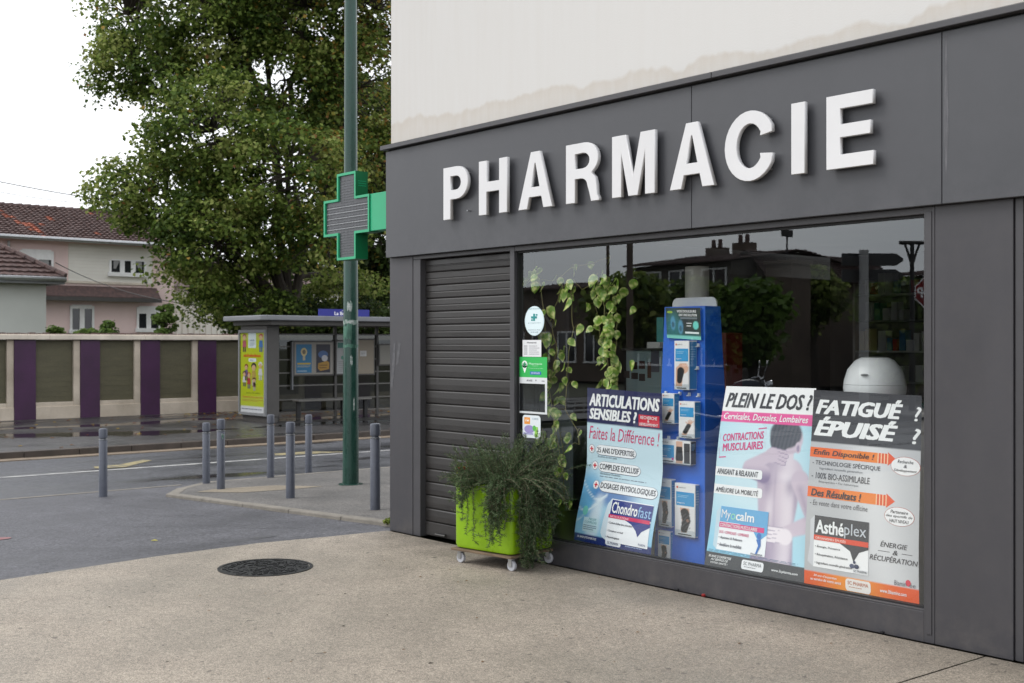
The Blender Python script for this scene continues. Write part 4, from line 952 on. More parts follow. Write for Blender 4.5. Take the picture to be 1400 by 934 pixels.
for (pa, ta, pb, tb, lv, bx) in ((98, 418, 125, 451, 2, .12), (189, 420, 216, 449, 2, .28)):
    ya, zt_ = yz(pa, ta); yb, _ = yz(pb, ta); zb_ = yz(pb, tb)[1]; hwindow(ph, HX + .02, ya, yb, zb_, zt_, lv, bx)
# roof lumps (vents) on the ridge
mb = MB()
for y in (14.0, 14.6, 15.3): mb.box(HX - 4.12, HX - 3.88, y, y + .3, 7.7, 7.86, M['gasket'])
mb.build('ridge_vent', ph)
# grey house
gh = thing('grey_house', (-34.5, 3, -.1), 'low plain grey rendered house with a hipped brown tile roof at the left edge', 'house')
gy1 = onX(63, 0, -31)[0]; ge = onX(63, 381, -31)[1]
mb = MB(); mb.box(-38, -31, -4, gy1, -.1, ge - .05, M['greyhouse']); mb.build('wall', gh)
e = ge; o_ = .45; rx, rh = -34.5, e + 2.5
A_, B_, C_, D2 = (-30.5, -4.5, e), (-30.5, gy1 + o_, e), (-38.5, gy1 + o_, e), (-38.5, -4.5, e); R1, R2 = (rx, -.5, rh), (rx, gy1 - 3.4, rh)
tiled_slope(gh, 'front_roof_tiles', A_, B_, R1, R2, 16, 48, M['tile'], .06); tiled_slope(gh, 'hip_roof_tiles', B_, C_, R2, R2, 16, 30, M['tile'], .06)
mb = MB(); mb.add([A_, B_, C_, D2, R1, R2], [(0, 1, 5, 4), (1, 2, 5), (2, 3, 4, 5), (3, 0, 4), (3, 2, 1, 0)], M['tile']); mb.build('roof_deck', gh)
mb = MB(); y = 0
for k in range(16): a, b_ = Vector(B_), Vector(R2); p = a.lerp(b_, k / 16) + Vector((0, 0, .07)); q = a.lerp(b_, (k + 1) / 16) + Vector((0, 0, .1)); mb.tube([p, q], [.12, .09], M['tile'], 8)
tag(mb.build('hip_tiles', gh), kind='stuff')
mb = MB(); mb.tube([(-30.42, -4.5, e - .04), (-30.42, gy1 + o_, e - .04)], .08, M['steel'], 8); mb.box(-30.6, -30.46, -4.5, gy1 + o_ - .02, e - .2, e - .05, M['case_rim']); mb.box(-38.4, -30.62, gy1 + .3, gy1 + o_ - .03, e - .2, e - .05, M['case_rim']); mb.build('gutter', gh, True)
# cream building behind the tree
cb = thing('cream_building', (-48, 22, -.1), 'pale cream building with ribbed siding half hidden behind the large tree', 'building')
cy0 = onX(232, 0, -44)[0]
mb = MB(); mb.box(-52, -44, cy0, cy0 + 14, -.1, 4.4, M['cream']); mb.build('wall', cb)
mb = MB(); y = cy0 + .02
while y < cy0 + 12: mb.box(-44, -43.95, y, y + .24, 0, 4.38, M['cream']); y += .3
tag(mb.build('siding_rib', cb), kind='stuff')
mb = MB(); mb.prism([(-43.6, 4.4), (-48, 6.0), (-52.4, 4.4)], cy0 - .2, cy0 + 14.2, M['tile'], 'Y'); mb.build('roof', cb)
# cables
for i, (a, b_, lb) in enumerate((((-60, 236, 40), (500, 300, 45), 'upper thin black overhead cable crossing the pale sky at left'), ((-60, 252, 52), (400, 290, 52), 'fainter lower overhead cable in the sky at left'), ((72, 357, 48.6), (400, 415, 38), 'slack cable running across the pink house front towards the tree'))):
    p, q = Vector(atD(*a)), Vector(atD(*b_)); pts = [p.lerp(q, k / 14) - Vector((0, 0, 1.2 * 4 * (k / 14) * (1 - k / 14) * (.35 if i < 2 else .6))) for k in range(15)]
    mb = MB(); mb.tube(pts, .016 if i != 1 else .012, M['gasket'], 5); tag(mb.build('overhead_cable'), lb, 'cable')
# hedge plants over the wall
# ------------------------------------------------------------------ trees
def leaves_mesh(centers, radii, per, size, pal, name, parent, droop=.3, flat_=.55, seed=1, mt=None):
    r = np.random.default_rng(seed); centers = np.asarray(centers); n_ = len(centers)
    C0 = np.repeat(centers, per, 0); RR = np.repeat(np.asarray(radii), per)
    d = r.normal(size=(len(C0), 3)); d /= np.linalg.norm(d, axis=1)[:, None]
    rad = RR * r.uniform(.25, 1, len(C0)) ** .6
    P = C0 + d * rad[:, None] * np.array([1, 1, flat_])
    nrm = d * .5 + r.normal(size=P.shape) * .55 + np.array([0, 0, .75]); nrm /= np.linalg.norm(nrm, axis=1)[:, None]
    t = np.cross(nrm, r.normal(size=P.shape)); t /= np.linalg.norm(t, axis=1)[:, None]; t[:, 2] -= droop; t /= np.linalg.norm(t, axis=1)[:, None]
    b_ = np.cross(nrm, t); b_ /= np.linalg.norm(b_, axis=1)[:, None]
    s_ = size * r.uniform(.65, 1.25, len(P))[:, None]
    V = np.stack([P - t * s_ * .5, P + b_ * s_ * .45 + nrm * s_ * .12, P + t * s_ * .6, P - b_ * s_ * .45 + nrm * s_ * .12], 1).reshape(-1, 3)
    k = np.arange(len(P)) * 4; Fc = np.concatenate([np.stack([k, k + 1, k + 2], 1), np.stack([k, k + 2, k + 3], 1)])
    cc = pal(C0, P, r); col = np.repeat(cc, 4, 0)
    return np_mesh(name, V, Fc, mt or M['leaf'], parent, col)
def limb(mb, a, b_, r0, r1, wob=.25, n=7, seed=0, bend=None):
    r = random.Random(seed); a, b_ = Vector(a), Vector(b_); L_ = (b_ - a).length; pts = []
    for i in range(n + 1):
        t = i / n; p = a.lerp(b_, t); s_ = math.sin(math.pi * t)
        p += Vector((r.uniform(-1, 1), r.uniform(-1, 1), r.uniform(-1, 1))) * wob * L_ * .12 * (1 if 0 < i < n else 0)
        p.z += s_ * L_ * .06; pts.append(p)
    mb.tube(pts, [r0 + (r1 - r0) * (i / n) for i in range(n + 1)], M['bark'], 8 if r0 > .06 else 5); return pts
def tree(name, base, fork, lobes, ncl, per, leaf, pal, label, cat='tree', group=None, tr=.38, seed=1, crad=(.45, .85), flat_=.6):
    r = random.Random(seed); T = thing(name, base, label, cat, group)
    mb = MB(); f = Vector(base) + Vector((0, 0, fork)); pts = [Vector(base) - Vector((0, 0, .1)), Vector(base) + Vector((.02, 0, fork * .5)), f]
    mb.tube([pts[0], Vector(base) + Vector((0, 0, .3)), pts[1], f], [tr * 1.4, tr * 1.08, tr, tr * .9], M['bark'], 14); mb.build('trunk', T, True)
    mb = MB(); nodes = []
    order = sorted(range(len(lobes)), key=lambda q: (q % 3 != 0, (Vector(lobes[q][0]) - f).length))
    for i in order:
        c = Vector(lobes[i][0])
        if i % 3 == 0 or len(lobes) < 5: st_, ra = f - Vector((0, 0, .25)), tr * .5
        else: st_ = min(nodes, key=lambda n_: (n_ - c.lerp(f, .35)).length_squared); ra = tr * .26
        mid = st_.lerp(c, .5) + Vector((0, 0, .3 if c.z > f.z else -.1)); p1 = limb(mb, st_, mid, ra, tr * .24, seed=seed * 7 + i); p2 = limb(mb, mid, c, tr * .24, tr * .1, seed=seed * 11 + i)
        nodes += p1[2:] + p2
    tot = sum(l[2] for l in lobes); cen = []; rad = []
    for c, rr, wgt in lobes:
        k = int(ncl * wgt / tot)
        for _ in range(k):
            while True:
                d = Vector([r.uniform(-1, 1) for _ in range(3)])
                if .25 < d.length < 1: break
            d *= (d.length ** -.45)
            p = Vector(c) + Vector((d.x * rr[0], d.y * rr[1], d.z * rr[2])); q = min(nodes, key=lambda n_: (n_ - p).length_squared)
            cen.append(tuple(p)); rad.append(r.uniform(*crad))
            if (q - p).length > .2: limb(mb, q, p, .035 if tr > .2 else .015, .008, .5, 4, seed=len(cen))
    mb.build('branches', T, True)
    o = leaves_mesh(cen, rad, per, leaf, pal, 'crown', T, seed=seed, flat_=flat_); o['kind'] = 'stuff'; return T
def mk_pal(cols, rare=None, prob=0):
    cols = [np.array(lin(c)) for c in cols]
    def f(C0, P, r):
        n_ = len(P); key = (np.sin(C0[:, 0] * 3.1 + 1) + np.sin(C0[:, 1] * 2.7) + np.sin(C0[:, 2] * 3.7)) * .17 + .5 + r.normal(size=n_) * .22
        i = np.clip((key * len(cols)).astype(int), 0, len(cols) - 1); c = np.array(cols)[i] * r.uniform(.75, 1.25, n_)[:, None]
        if rare is not None:
            pr = prob(C0) if callable(prob) else prob; mk = r.random(n_) < pr; c[mk] = np.array([lin(x) for x in rare])[r.integers(0, len(rare), mk.sum())]
        return c
    return f
TD = 37.0
def T3(px, py, off=0): return atD(px, py, TD + off)
def lobe(px, py, rp, rz=None, off=0, wgt=1, dep=None):
    k = (TD + off) / F; r_ = rp * k; return (T3(px, py, off), (r_, r_ if dep is None else dep, (rz or rp) * k), wgt * r_ * r_ * (rz or rp) * k)
tb = T3(398, 470, 0); base = (tb[0], tb[1], -.1)
big = [lobe(190, 90, 72, 60, 0, 1.3), lobe(175, 20, 45, 50, 1, 1.1), lobe(210, 265, 82, 55, -1, 1.3), lobe(174, 285, 26, 25, 0, 1.4), lobe(245, 345, 40, 45, -.5, 1.2), lobe(268, 392, 42, 42, 0, 1.3), lobe(290, 180, 95, 80, -2, 1),
       lobe(300, 30, 90, 80, 0, 1), lobe(300, 330, 85, 70, -2, 1.1), lobe(390, 110, 100, 90, 1, .8), lobe(400, 240, 95, 80, -2.2, .9), lobe(420, 10, 90, 80, 0, .75), lobe(490, 120, 80, 90, 1, .8), lobe(510, 10, 70, 70, 0, .8),
       lobe(520, 240, 80, 80, 1, .8), lobe(340, -90, 190, 100, 1, .6), lobe(330, 400, 60, 45, .5, 1.2), lobe(450, 330, 70, 50, -2, .8), lobe(280, 330, 55, 60, -1, 1.1), lobe(345, 425, 60, 26, -1, 1.2), lobe(480, 400, 60, 34, 2, 1.0)]
lob = [((c), rr, w_) for c, rr, w_ in big]
greens = [(62, 82, 36), (82, 102, 44), (102, 120, 54), (122, 138, 68), (146, 154, 88)]
def pr_right(C0):
    rx = C0[:, 0] * SA + C0[:, 1] * CA; return np.clip(.02 + (rx - (CX * SA + CY * CA) + 7) * .05, .01, .25) * (C0[:, 2] > 4)
tree('maple_tree', base, 2.9, lob, 1500, 88, .132, mk_pal(greens, [(150, 144, 66), (160, 132, 64), (136, 100, 60)], pr_right), 'large leafy maple with green and yellowing leaves behind the boundary wall', seed=5, tr=.34)
# hidden-behind trees
gl = [(44, 56, 30), (58, 74, 36), (76, 94, 46)]
b2 = atD(520, 470, 46); 
def lob2(px, py, D, rp, rz): k = D / F; return (atD(px, py, D), (rp * k, rp * k, rz * k), rp * rp * rz * k ** 3)
tree('dense_tree', (b2[0], b2[1], -.1), 2.0, [lob2(520, 300, 46, 90, 90), lob2(500, 190, 47, 90, 90), lob2(560, 390, 46, 80, 60), lob2(450, 390, 47, 60, 60)], 420, 60, .2, mk_pal(gl, [(150, 130, 60)], .05), 'dense dark green tree standing behind the bus shelter at the building corner', seed=9)
for i, (x_, y_, h_, lb) in enumerate(((-27, 27, 9, 'broad green tree farther along the boundary wall, hidden by the shop'), (-30, 42, 11, 'farthest tall green tree along the boundary wall, hidden by the shop'), (-24, 58, 8, 'small green tree at the far end of the road, hidden by the shop'))):
    tree('roadside_tree', (x_, y_, -.1), 2.2, [((x_, y_, h_ * .55), (h_ * .36, h_ * .36, h_ * .3), 1), ((x_ + 1.2, y_ - 1.4, h_ * .7), (h_ * .28, h_ * .28, h_ * .24), .7), ((x_ - 1, y_ + 1.5, h_ * .72), (h_ * .28, h_ * .28, h_ * .26), .7)], 170, 60, .2, mk_pal(gl), lb, seed=70 + i, tr=.2)
for i, (px, D, h, rp, lb) in enumerate(((345, 40, 405, 55, 'rounded dark green shrub behind the wall below the maple, left of the shelter'), (420, 36.5, 425, 48, 'dark green shrub rising behind the shelter roof beside the maple trunk'), (500, 36, 420, 50, 'dark green shrub behind the blue name plate of the shelter'))):
    bb = atD(px, 470, D); tree('garden_shrub', (bb[0], bb[1], -.1), .5, [lob2(px, h + 25, D, rp, 40), lob2(px + 18, h + 55, D, rp * .8, 35)], 90, 70, .12, mk_pal(gl, [(120, 120, 60)], .04), lb, 'shrub', 'shrubs behind the boundary wall', tr=.08, seed=20 + i, crad=(.3, .5))
for i, (px, py, D, lb) in enumerate(((77, 452, 30.5, 'small round clipped plant showing above the wall in front of the grey house'), (130, 454, 30.5, 'low leafy plant topping the wall below the pink house door'), (147, 449, 30.8, 'taller leafy sprig above the wall between the two lower windows'), (227, 432, 33, 'light green bush above the wall right of the pink house window'))):
    bb = atD(px, py, D); tree('wall_plant', (bb[0], bb[1], 1.0), .3, [lob2(px, py + (2 if i < 3 else 6), D, (10, 28, 8, 14)[i], (7, 5, 12, 24)[i])], (14, 26, 12, 40)[i], 40, .09, mk_pal([(70, 92, 44), (96, 118, 58)]), lb, 'plant', 'plants topping the boundary wall', tr=.03, seed=40 + i, crad=(.08, .16))

# ================================================================== WINDOW DISPLAY
def poster_fn(TLx, TRx, BLx, BRx, ytl, ytr, ybl, ybr, curve):
    def fn(u, v, l):
        Y = curve(v) - l * .0008
        px = (TLx + (BLx - TLx) * v) * (1 - u) + (TRx + (BRx - TRx) * v) * u
        py = (ytl + (ybl - ytl) * v) * (1 - u) + (ytr + (ybr - ytr) * v) * u
        return None
    return fn
def make_poster(name, tl, tr, bl, br, ytop, ybot, label, kink=None, sag=.0):
    """corners are photograph pixels, ytop / ybot the depths behind the facade of top and bottom edge"""
    P = {}
    for k, p, Y in (('tl', tl, ytop), ('tr', tr, ytop), ('bl', bl, ybot), ('br', br, ybot)):
        x, z = onY(p[0], p[1], Y); P[k] = Vector((x, Y, z))
    def fn(u, v, l):
        a = P['tl'].lerp(P['tr'], u); b_ = P['bl'].lerp(P['br'], u); p = a.lerp(b_, v)
        t = kink(v) if kink else v
        p.y = ytop + (ybot - ytop) * t + sag * math.sin(math.pi * v) - l * .0011
        return tuple(p)
    c = P['bl'].lerp(P['br'], .5)
    T = thing(name, tuple(c), label, 'poster'); 
    def backing(u, v, l): q = fn(u, v, 0); return (q[0], q[1] + .006, q[2])
    return T, fn
WHT = (238, 240, 242)
# ---- poster 1
p1, f1 = make_poster('poster', (803, 530), (905, 538), (785, 738), (890, 760), .22, .085, 'pale blue window poster headed ARTICULATIONS SENSIBLES with navy title band', kink=lambda v: sst(np.array(v), .45, 1.02).item())
def c1(u, v):
    c = np.zeros(u.shape + (3,)) + C(196, 222, 234)
    c = mixc(c, C(120, 190, 226), sst(v, .55, 1.0) * .8)
    c = mixc(c, C(60, 160, 214), ell(u, v, .1, .72, .2, .16, .5, .5) * .75)
    c = mixc(c, C(30, 84, 170), ell(u, v, .42, .68, .28, .07, .5) * .7)
    c = mixc(c, C(225, 238, 246), seg(u, v, (.26, .72), (.22, .9), .05, .09, .05) * .8)
    for k in range(3): c = mixc(c, C(226, 240, 248), np.exp(-((v - (.62 + .08 * k + .1 * np.sin(u * 7 + k))) / .006) ** 2) * (u < .35) * .8)
    c = mixc(c, C(32, 36, 82), (v < .225).astype(float)); c = mixc(c, C(34, 50, 112), (v > .948).astype(float)); return c
picture('sheet', f1, 40, 90, c1, p1)
g = Page(f1, 26)
g.text('ARTICULATIONS', .03, .975, .035, .118, WHT, .045, .22); g.text('SENSIBLES ?', .03, .68, .132, .205, WHT, .045, .22)
g.rect(.70, .965, .145, .218, (206, 34, 60), n=1); g.text('RECHERCHE', .725, .94, .152, .172, WHT, .03, .1, 3); g.text('&', .815, .84, .175, .19, WHT, .02, 0, 3); g.text('DÉVELOPPEMENT', .715, .95, .193, .213, WHT, .03, .1, 3)
g.text('Faites la Différence !', .03, .965, .25, .335, (206, 46, 108), .0, .25, 2)
for (u0, u1, v0, v1, t, bu) in ((.145, .65, .372, .43, "25 ANS D'EXPERTISE", .07), (.185, .71, .478, .538, 'COMPLEXE EXCLUSIF', .12), (.235, .955, .598, .662, 'DOSAGES PHYSIOLOGIQUES', .17)):
    sk = .012
    g.pill(u0 - .022, u1 + .02, v0 - .004, v1 + .008, (110, 120, 140), 1, 2.2); g.pill(u0 - .018, u1 + .015, v0 - .002, v1 + .003, (240, 243, 247), 2, 2.2); g.text(t, u0, u1 - .005, v0 + .012, v1 - .01, (60, 62, 74), .022, 0, 3)
    g.disc(bu, (v0 + v1) / 2, .042, .03, (150, 160, 176), 1); g.disc(bu, (v0 + v1) / 2, .036, .026, (244, 244, 248), 2); g.rect(bu - .022, bu + .022, (v0 + v1) / 2 - .0045, (v0 + v1) / 2 + .0045, (210, 40, 60), 3); g.rect(bu - .007, bu + .007, (v0 + v1) / 2 - .015, (v0 + v1) / 2 + .015, (210, 40, 60), 4)
g.text('Au service de votre santé', .15, .41, .438, .452, (90, 100, 120)); g.text('Glucosamine et Chondroïtine', .2, .47, .546, .56, (80, 90, 110)); g.lines(.2, .86, .566, .578, 1, (110, 120, 140), seed=3)
# pack on the poster
g.poly([(.38, .735), (.42, .70), (.42, .96), (.37, .945), (.345, .92), (.36, .82)], (206, 222, 234), 3)
g.rect(.42, .955, .70, .965, (236, 240, 246), 3); g.rect(.43, .955, .705, .80, (34, 50, 130), 4); g.poly([(.6, .81), (.955, .81), (.955, .835), (.86, .87), (.82, .905), (.79, .87), (.72, .835)], (34, 50, 130), 4); g.rect(.42, .945, .795, .817, (206, 40, 92), 5)
g.text('Chondro', .445, .775, .715, .785, WHT, .02, 0, 6); g.text('fast', .782, .945, .72, .785, (150, 190, 230), .0, 0, 6); g.text('ARTICULATIONS', .44, .68, .80, .813, (250, 200, 215), .02, 0, 6)
g.text('• Confort & Bien-être articulaire', .43, .74, .84, .853, (60, 60, 80), .02, 0, 5); g.text('• Complexe exclusif', .43, .64, .89, .905, (60, 60, 80), .03, 0, 5); g.text('• Physiologique', .42, .6, .93, .945, (60, 60, 80), .03, 0, 5); g.text('PHARMA', .84, .93, .94, .955, (100, 110, 140), 0, 0, 5)
g.rect(.1, .3, .84, .93, (196, 226, 236), 2); g.text('FRUIT', .17, .27, .842, .856, (70, 150, 160), 0, 0, 3); g.text('COMPLEXE', .12, .28, .862, .876, (70, 150, 160), 0, 0, 3); g.lines(.11, .29, .885, .92, 3, (90, 110, 140), 3, seed=5)
g.disc(.1, .80, .035, .03, (120, 206, 196), 2); g.text('30 ANS D’EXPERTISE', .04, .3, .962, .976, WHT, .03, .2, 2); g.pill(.42, .62, .956, .99, (228, 232, 240), 2); g.text('SC PHARMA', .45, .59, .964, .98, (80, 90, 120), .02, 0, 3); g.lines(.68, .92, .967, .98, 1, (160, 180, 220), seed=9)
g.build('poster_print', p1)
# ---- poster 2
p2, f2 = make_poster('poster', (993, 528), (1116, 531), (963, 772), (1100, 798), .30, .085, 'window poster with a bare back on pale blue, headed PLEIN LE DOS', kink=lambda v: v + .06 * math.sin(2 * math.pi * v))
def c2(u, v):
    c = np.zeros(u.shape + (3,)) + C(168, 214, 232)
    c = mixc(c, C(216, 236, 244), ell(u, v, .45, .45, .5, .35, .6) * .7); c = mixc(c, C(120, 196, 230), sst(v, .6, .95) * (1 - sst(u, .3, .9)) * .7)
    skin, dk, lt = C(204, 190, 206), C(138, 124, 158), C(236, 228, 236)
    body = np.zeros_like(u)
    for a, b_, r0, r1 in (((.68, .52), (.67, .72), .22, .175), ((.66, .72), (.66, .98), .18, .215), ((.60, .47), (.80, .46), .1, .13), ((.74, .36), (.72, .45), .085, .12)): body = np.maximum(body, seg(u, v, a, b_, r0, r1, .012))
    arm1 = np.maximum(seg(u, v, (.52, .47), (.36, .45), .075, .065, .012), seg(u, v, (.36, .44), (.60, .36), .06, .045, .012))
    arm2 = np.maximum(seg(u, v, (.9, .49), (1.02, .64), .09, .08, .012), seg(u, v, (1.02, .70), (.70, .78), .07, .04, .012))
    shade = np.clip(.5 + .9 * (u - .62) + .25 * np.sin((v - .4) * 9), 0, 1)
    col = mixc(np.zeros(u.shape + (3,)) + skin, dk, np.clip(1 - shade * 1.2, 0, 1) * .95); col = mixc(col, lt, np.exp(-((u - .78) / .09) ** 2) * .6)
    col = mixc(col, dk, np.exp(-((u - .66 - .015 * np.sin(v * 8)) / .012) ** 2) * sst(v, .40, .5) * (1 - sst(v, .8, .9)) * .28)
    col = mixc(col, dk, np.exp(-(((u - .80) / .05) ** 2 + ((v - .52) / .05) ** 2)) * .65); col = mixc(col, dk, np.exp(-(((u - .57) / .05) ** 2 + ((v - .53) / .06) ** 2)) * .65); col = mixc(col, lt, np.exp(-(((u - .60) / .04) ** 2 + ((v - .66) / .09) ** 2)) * .5); col = mixc(col, dk, np.exp(-((u - .86) / .03) ** 2) * (v > .5) * .6); col = mixc(col, lt, np.exp(-(((u - .75) / .07) ** 2 + ((v - .47) / .03) ** 2)) * .6)
    c = mixc(c, col, body)
    a2 = mixc(np.zeros(u.shape + (3,)) + skin, dk, seg(u, v, (.9, .53), (.98, .66), .02, .02, .05) * .6); c = mixc(c, a2, arm2)
    a1 = mixc(np.zeros(u.shape + (3,)) + skin, dk, sst(v, .42, .5)); c = mixc(c, a1, arm1)
    head = ell(u, v, .76, .27, .15, .085, .08); c = mixc(c, skin, head); hair = np.clip(ell(u, v, .73, .245, .165, .078, .1) + ell(u, v, .67, .28, .1, .07, .1), 0, 1); c = mixc(c, C(70, 76, 88), hair)
    c = mixc(c, C(120, 120, 128), hair * (np.sin(u * 160 + v * 60) * .5 + .5) * .3)
    c = mixc(c, skin, ell(u, v, .865, .315, .03, .03, .15)); c = mixc(c, dk, ell(u, v, .865, .318, .014, .018, .3) * .8)
    # hands: palm and fingers on the neck and on the small of the back
    for k in range(4): f_ = seg(u, v, (.60, .335 + .016 * k), (.755 - .012 * abs(k - 1), .345 + .02 * k), .02, .014, .006); c = mixc(c, skin, f_); c = mixc(c, dk, (f_ > .05) * (f_ < .8) * .6)
    c = mixc(c, skin, ell(u, v, .60, .365, .07, .04, .15))
    for k in range(4): f_ = seg(u, v, (.74, .755 + .017 * k), (.575 + .012 * abs(k - 1), .75 + .022 * k), .02, .014, .006); c = mixc(c, lt, f_); c = mixc(c, dk, (f_ > .05) * (f_ < .8) * .6)
    c = mixc(c, lt, ell(u, v, .77, .785, .075, .042, .15))
    c = mixc(c, C(238, 239, 241), (v < .142).astype(float)); c = mixc(c, C(228, 92, 158), ((v >= .142) & (v < .197)).astype(float)); c = mixc(c, C(58, 62, 68), (v > .925).astype(float)); return c
picture('sheet', f2, 110, 190, c2, p2)
g = Page(f2, 26)
g.text('PLEIN LE DOS ?', .03, .975, .035, .118, (44, 46, 54), .035, .3); g.text('Cervicales, Dorsales, Lombaires', .03, .95, .148, .19, WHT, .015, .25)
g.text('CONTRACTIONS', .05, .5, .268, .31, (214, 60, 130), .025, 0, 2, skew=-.03); g.text('MUSCULAIRES', .06, .5, .322, .365, (214, 60, 130), .025, 0, 2, skew=-.03)
for a, b_ in (((.02, .262), (.02, .30)), ((.02, .345), (.03, .40)), ((.44, .228), (.52, .22)), ((.03, .40), (.1, .394)), ((.52, .22), (.52, .26)), ((.52, .29), (.52, .325))): g.poly([(a[0] - .004, a[1] - .003), (b_[0] + .004, b_[1] - .003), (b_[0] + .004, b_[1] + .003), (a[0] - .004, a[1] + .003)], (214, 70, 136), 2)
for v0, v1, u1, t in ((.455, .498, .49, 'APAISANT & RELAXANT'), (.553, .598, .50, 'AMÉLIORE LA MOBILITÉ')):
    g.rect(.0, u1 - .03, v0 - .004, v1 + .004, (240, 242, 245), 1); g.pill(u1 - .1, u1 + .02, v0 - .004, v1 + .004, (240, 242, 245), 2, 1.4, .3); g.text(t, .02, u1 - .02, v0 + .006, v1 - .006, (50, 52, 62), .03, .12, 3)
g.poly([(.055, .70), (.10, .67), (.10, .905), (.06, .885)], (190, 214, 228), 3); g.rect(.1, .60, .668, .905, (238, 242, 247), 3); g.rect(.1, .60, .668, .752, (96, 168, 216), 4); g.poly([(.3, .75), (.6, .75), (.6, .79), (.52, .83), (.46, .78)], (90, 170, 220), 4)
g.text('My', .115, .21, .685, .745, WHT, .0, 0, 6); g.text('o', .213, .265, .70, .735, (150, 220, 190), .0, 0, 6); g.text('calm', .268, .46, .685, .735, WHT, .02, 0, 6)
g.rect(.1, .57, .755, .782, (214, 60, 130), 5); g.text('CONTRACTIONS MUSCULAIRES', .11, .5, .76, .778, WHT, .02, 0, 6); g.text('DOS • CERVICALES • LOMBAIRES', .11, .42, .80, .815, (206, 70, 120), .02, 0, 5); g.text('• Apaisant & Relaxant', .11, .36, .83, .848, (50, 56, 80), .03, 0, 5); g.text('• Améliore la mobilité', .11, .36, .866, .884, (50, 56, 80), .03, 0, 5)
g.disc(.525, .80, .022, .016, (40, 110, 190), 6); g.poly([(.5, .82), (.545, .815), (.55, .85), (.52, .895), (.505, .895), (.525, .85)], (40, 110, 190), 6); g.text('PHARMA', .46, .58, .893, .903, (70, 80, 100), .02, 0, 5)
g.lines(.02, .95, .908, .92, 2, (70, 110, 140), seed=4); g.text('30 ANS D’EXPERTISE', .03, .27, .938, .951, WHT, .03, .2); g.text('AU SERVICE DE', .06, .24, .955, .967, WHT, .03, .2); g.text('VOTRE SANTÉ !', .06, .24, .971, .983, WHT, .03, .2)
g.pill(.38, .6, .935, .985, (232, 234, 238), 2, 1.2, .3); g.text('SC PHARMA', .4, .58, .944, .962, (110, 116, 122), .02, 0, 3); g.lines(.41, .57, .966, .976, 1, (130, 134, 140), 3, seed=2); g.text('www.3cpharma.com', .68, .93, .955, .972, WHT, .02, .2)
g.build('poster_print', p2)
# ---- poster 3
p3, f3 = make_poster('poster', (1115, 533), (1262.5, 541), (1099.5, 800), (1257, 830), .20, .082, 'silver and orange window poster headed FATIGUÉ ÉPUISÉ in white on dark grey', kink=lambda v: sst(np.array(v), -.3, 1.0).item())
def c3(u, v):
    c = np.zeros(u.shape + (3,)) + C(186, 188, 192); c = mixc(c, C(222, 223, 226), np.exp(-((u - .62 - .25 * (v - .5)) / .22) ** 2) * .8); c = mixc(c, C(160, 162, 168), sst(v, .35, .2) * 0)
    c = mixc(c, C(60, 61, 67), (v < .262).astype(float)); o = mixc(np.zeros(u.shape + (3,)) + C(226, 84, 30), C(240, 150, 40), np.exp(-((u - .45) / .25) ** 2)); return mixc(c, o, ((v > .918 - .006 * 0)).astype(float))
picture('sheet', f3, 50, 120, c3, p3)
g = Page(f3, 26)
g.text('FATIGUÉ', .03, .84, .028, .122, WHT, .05, .28); g.text('ÉPUISÉ', .025, .80, .132, .232, WHT, .05, .28); g.text('?', .94, 1.0, .055, .125, WHT, .02, .2); g.text('?', .925, .998, .16, .235, WHT, .02, .2)
for v0, v1, t, ue in ((.292, .342, 'Enfin Disponible !', .60), (.492, .545, 'Des Résultats !', .50)):
    g.rect(0, .30, v0, v1, (232, 104, 34), 1); g.rect(.30, .64, v0, v1, (236, 130, 44), 1); g.poly([(.64, v0), (.72, v0), (.72, v0 - .008), (.795, (v0 + v1) / 2), (.72, v1 + .008), (.72, v1), (.64, v1)], (226, 84, 34), 1)
    for k in range(4): g.rect(.63 + .028 * k, .64 + .028 * k, v0, v1, (246, 200, 160), 2)
    g.text(t, .035, ue, v0 + .01, v1 - .006, (48, 40, 44), .03, .2, 3)
g.text('- TECHNOLOGIE SPÉCIFIQUE', .03, .66, .352, .383, (70, 70, 76), .01, .05); g.text('Ingrédient nouvelle génération', .1, .5, .39, .405, (110, 112, 118), 0, .1)
g.text('- 100% BIO-ASSIMILABLE', .03, .57, .418, .45, (70, 70, 76), .01, .05); g.text('Biopeptides • Fer héminique', .1, .47, .458, .472, (110, 112, 118), 0, .1); g.text('- En vente dans votre officine', .03, .56, .558, .585, (80, 80, 86), .0, .15)
for cu_, cv_, ts in ((.875, .345, ('Recherche', '&', 'Développement')), (.835, .588, ('Partenaire', 'des sportifs de', 'HAUT NIVEAU'))):
    g.disc(cu_, cv_, .128, .046, (170, 60, 40), 1, 26); g.disc(cu_, cv_, .124, .044, (236, 236, 238), 2, 26)
    for k, t in enumerate(ts): w_ = .012 * max(2, len(t)) * .62; g.text(t, cu_ - w_, cu_ + w_, cv_ - .03 + .022 * k, cv_ - .014 + .022 * k, (60, 60, 66), .01, .2, 3)
g.poly([(.045, .66), (.085, .635), (.085, .895), (.03, .87), (.05, .78)], (206, 208, 214), 3); g.rect(.085, .58, .635, .895, (244, 245, 247), 3); g.rect(.085, .58, .635, .735, (58, 60, 66), 4); g.poly([(.3, .75), (.58, .75), (.58, .77), (.5, .79), (.45, .84), (.42, .79)], (58, 60, 66), 4); g.rect(.085, .58, .733, .758, (222, 76, 50), 5)
g.text('Asthé', .1, .36, .655, .722, WHT, .03, 0, 6); g.text('plex', .365, .56, .655, .73, (200, 206, 214), .0, 0, 6); g.text('ORGANISMES ÉPUISÉS', .1, .38, .738, .753, (250, 220, 210), .02, 0, 6)
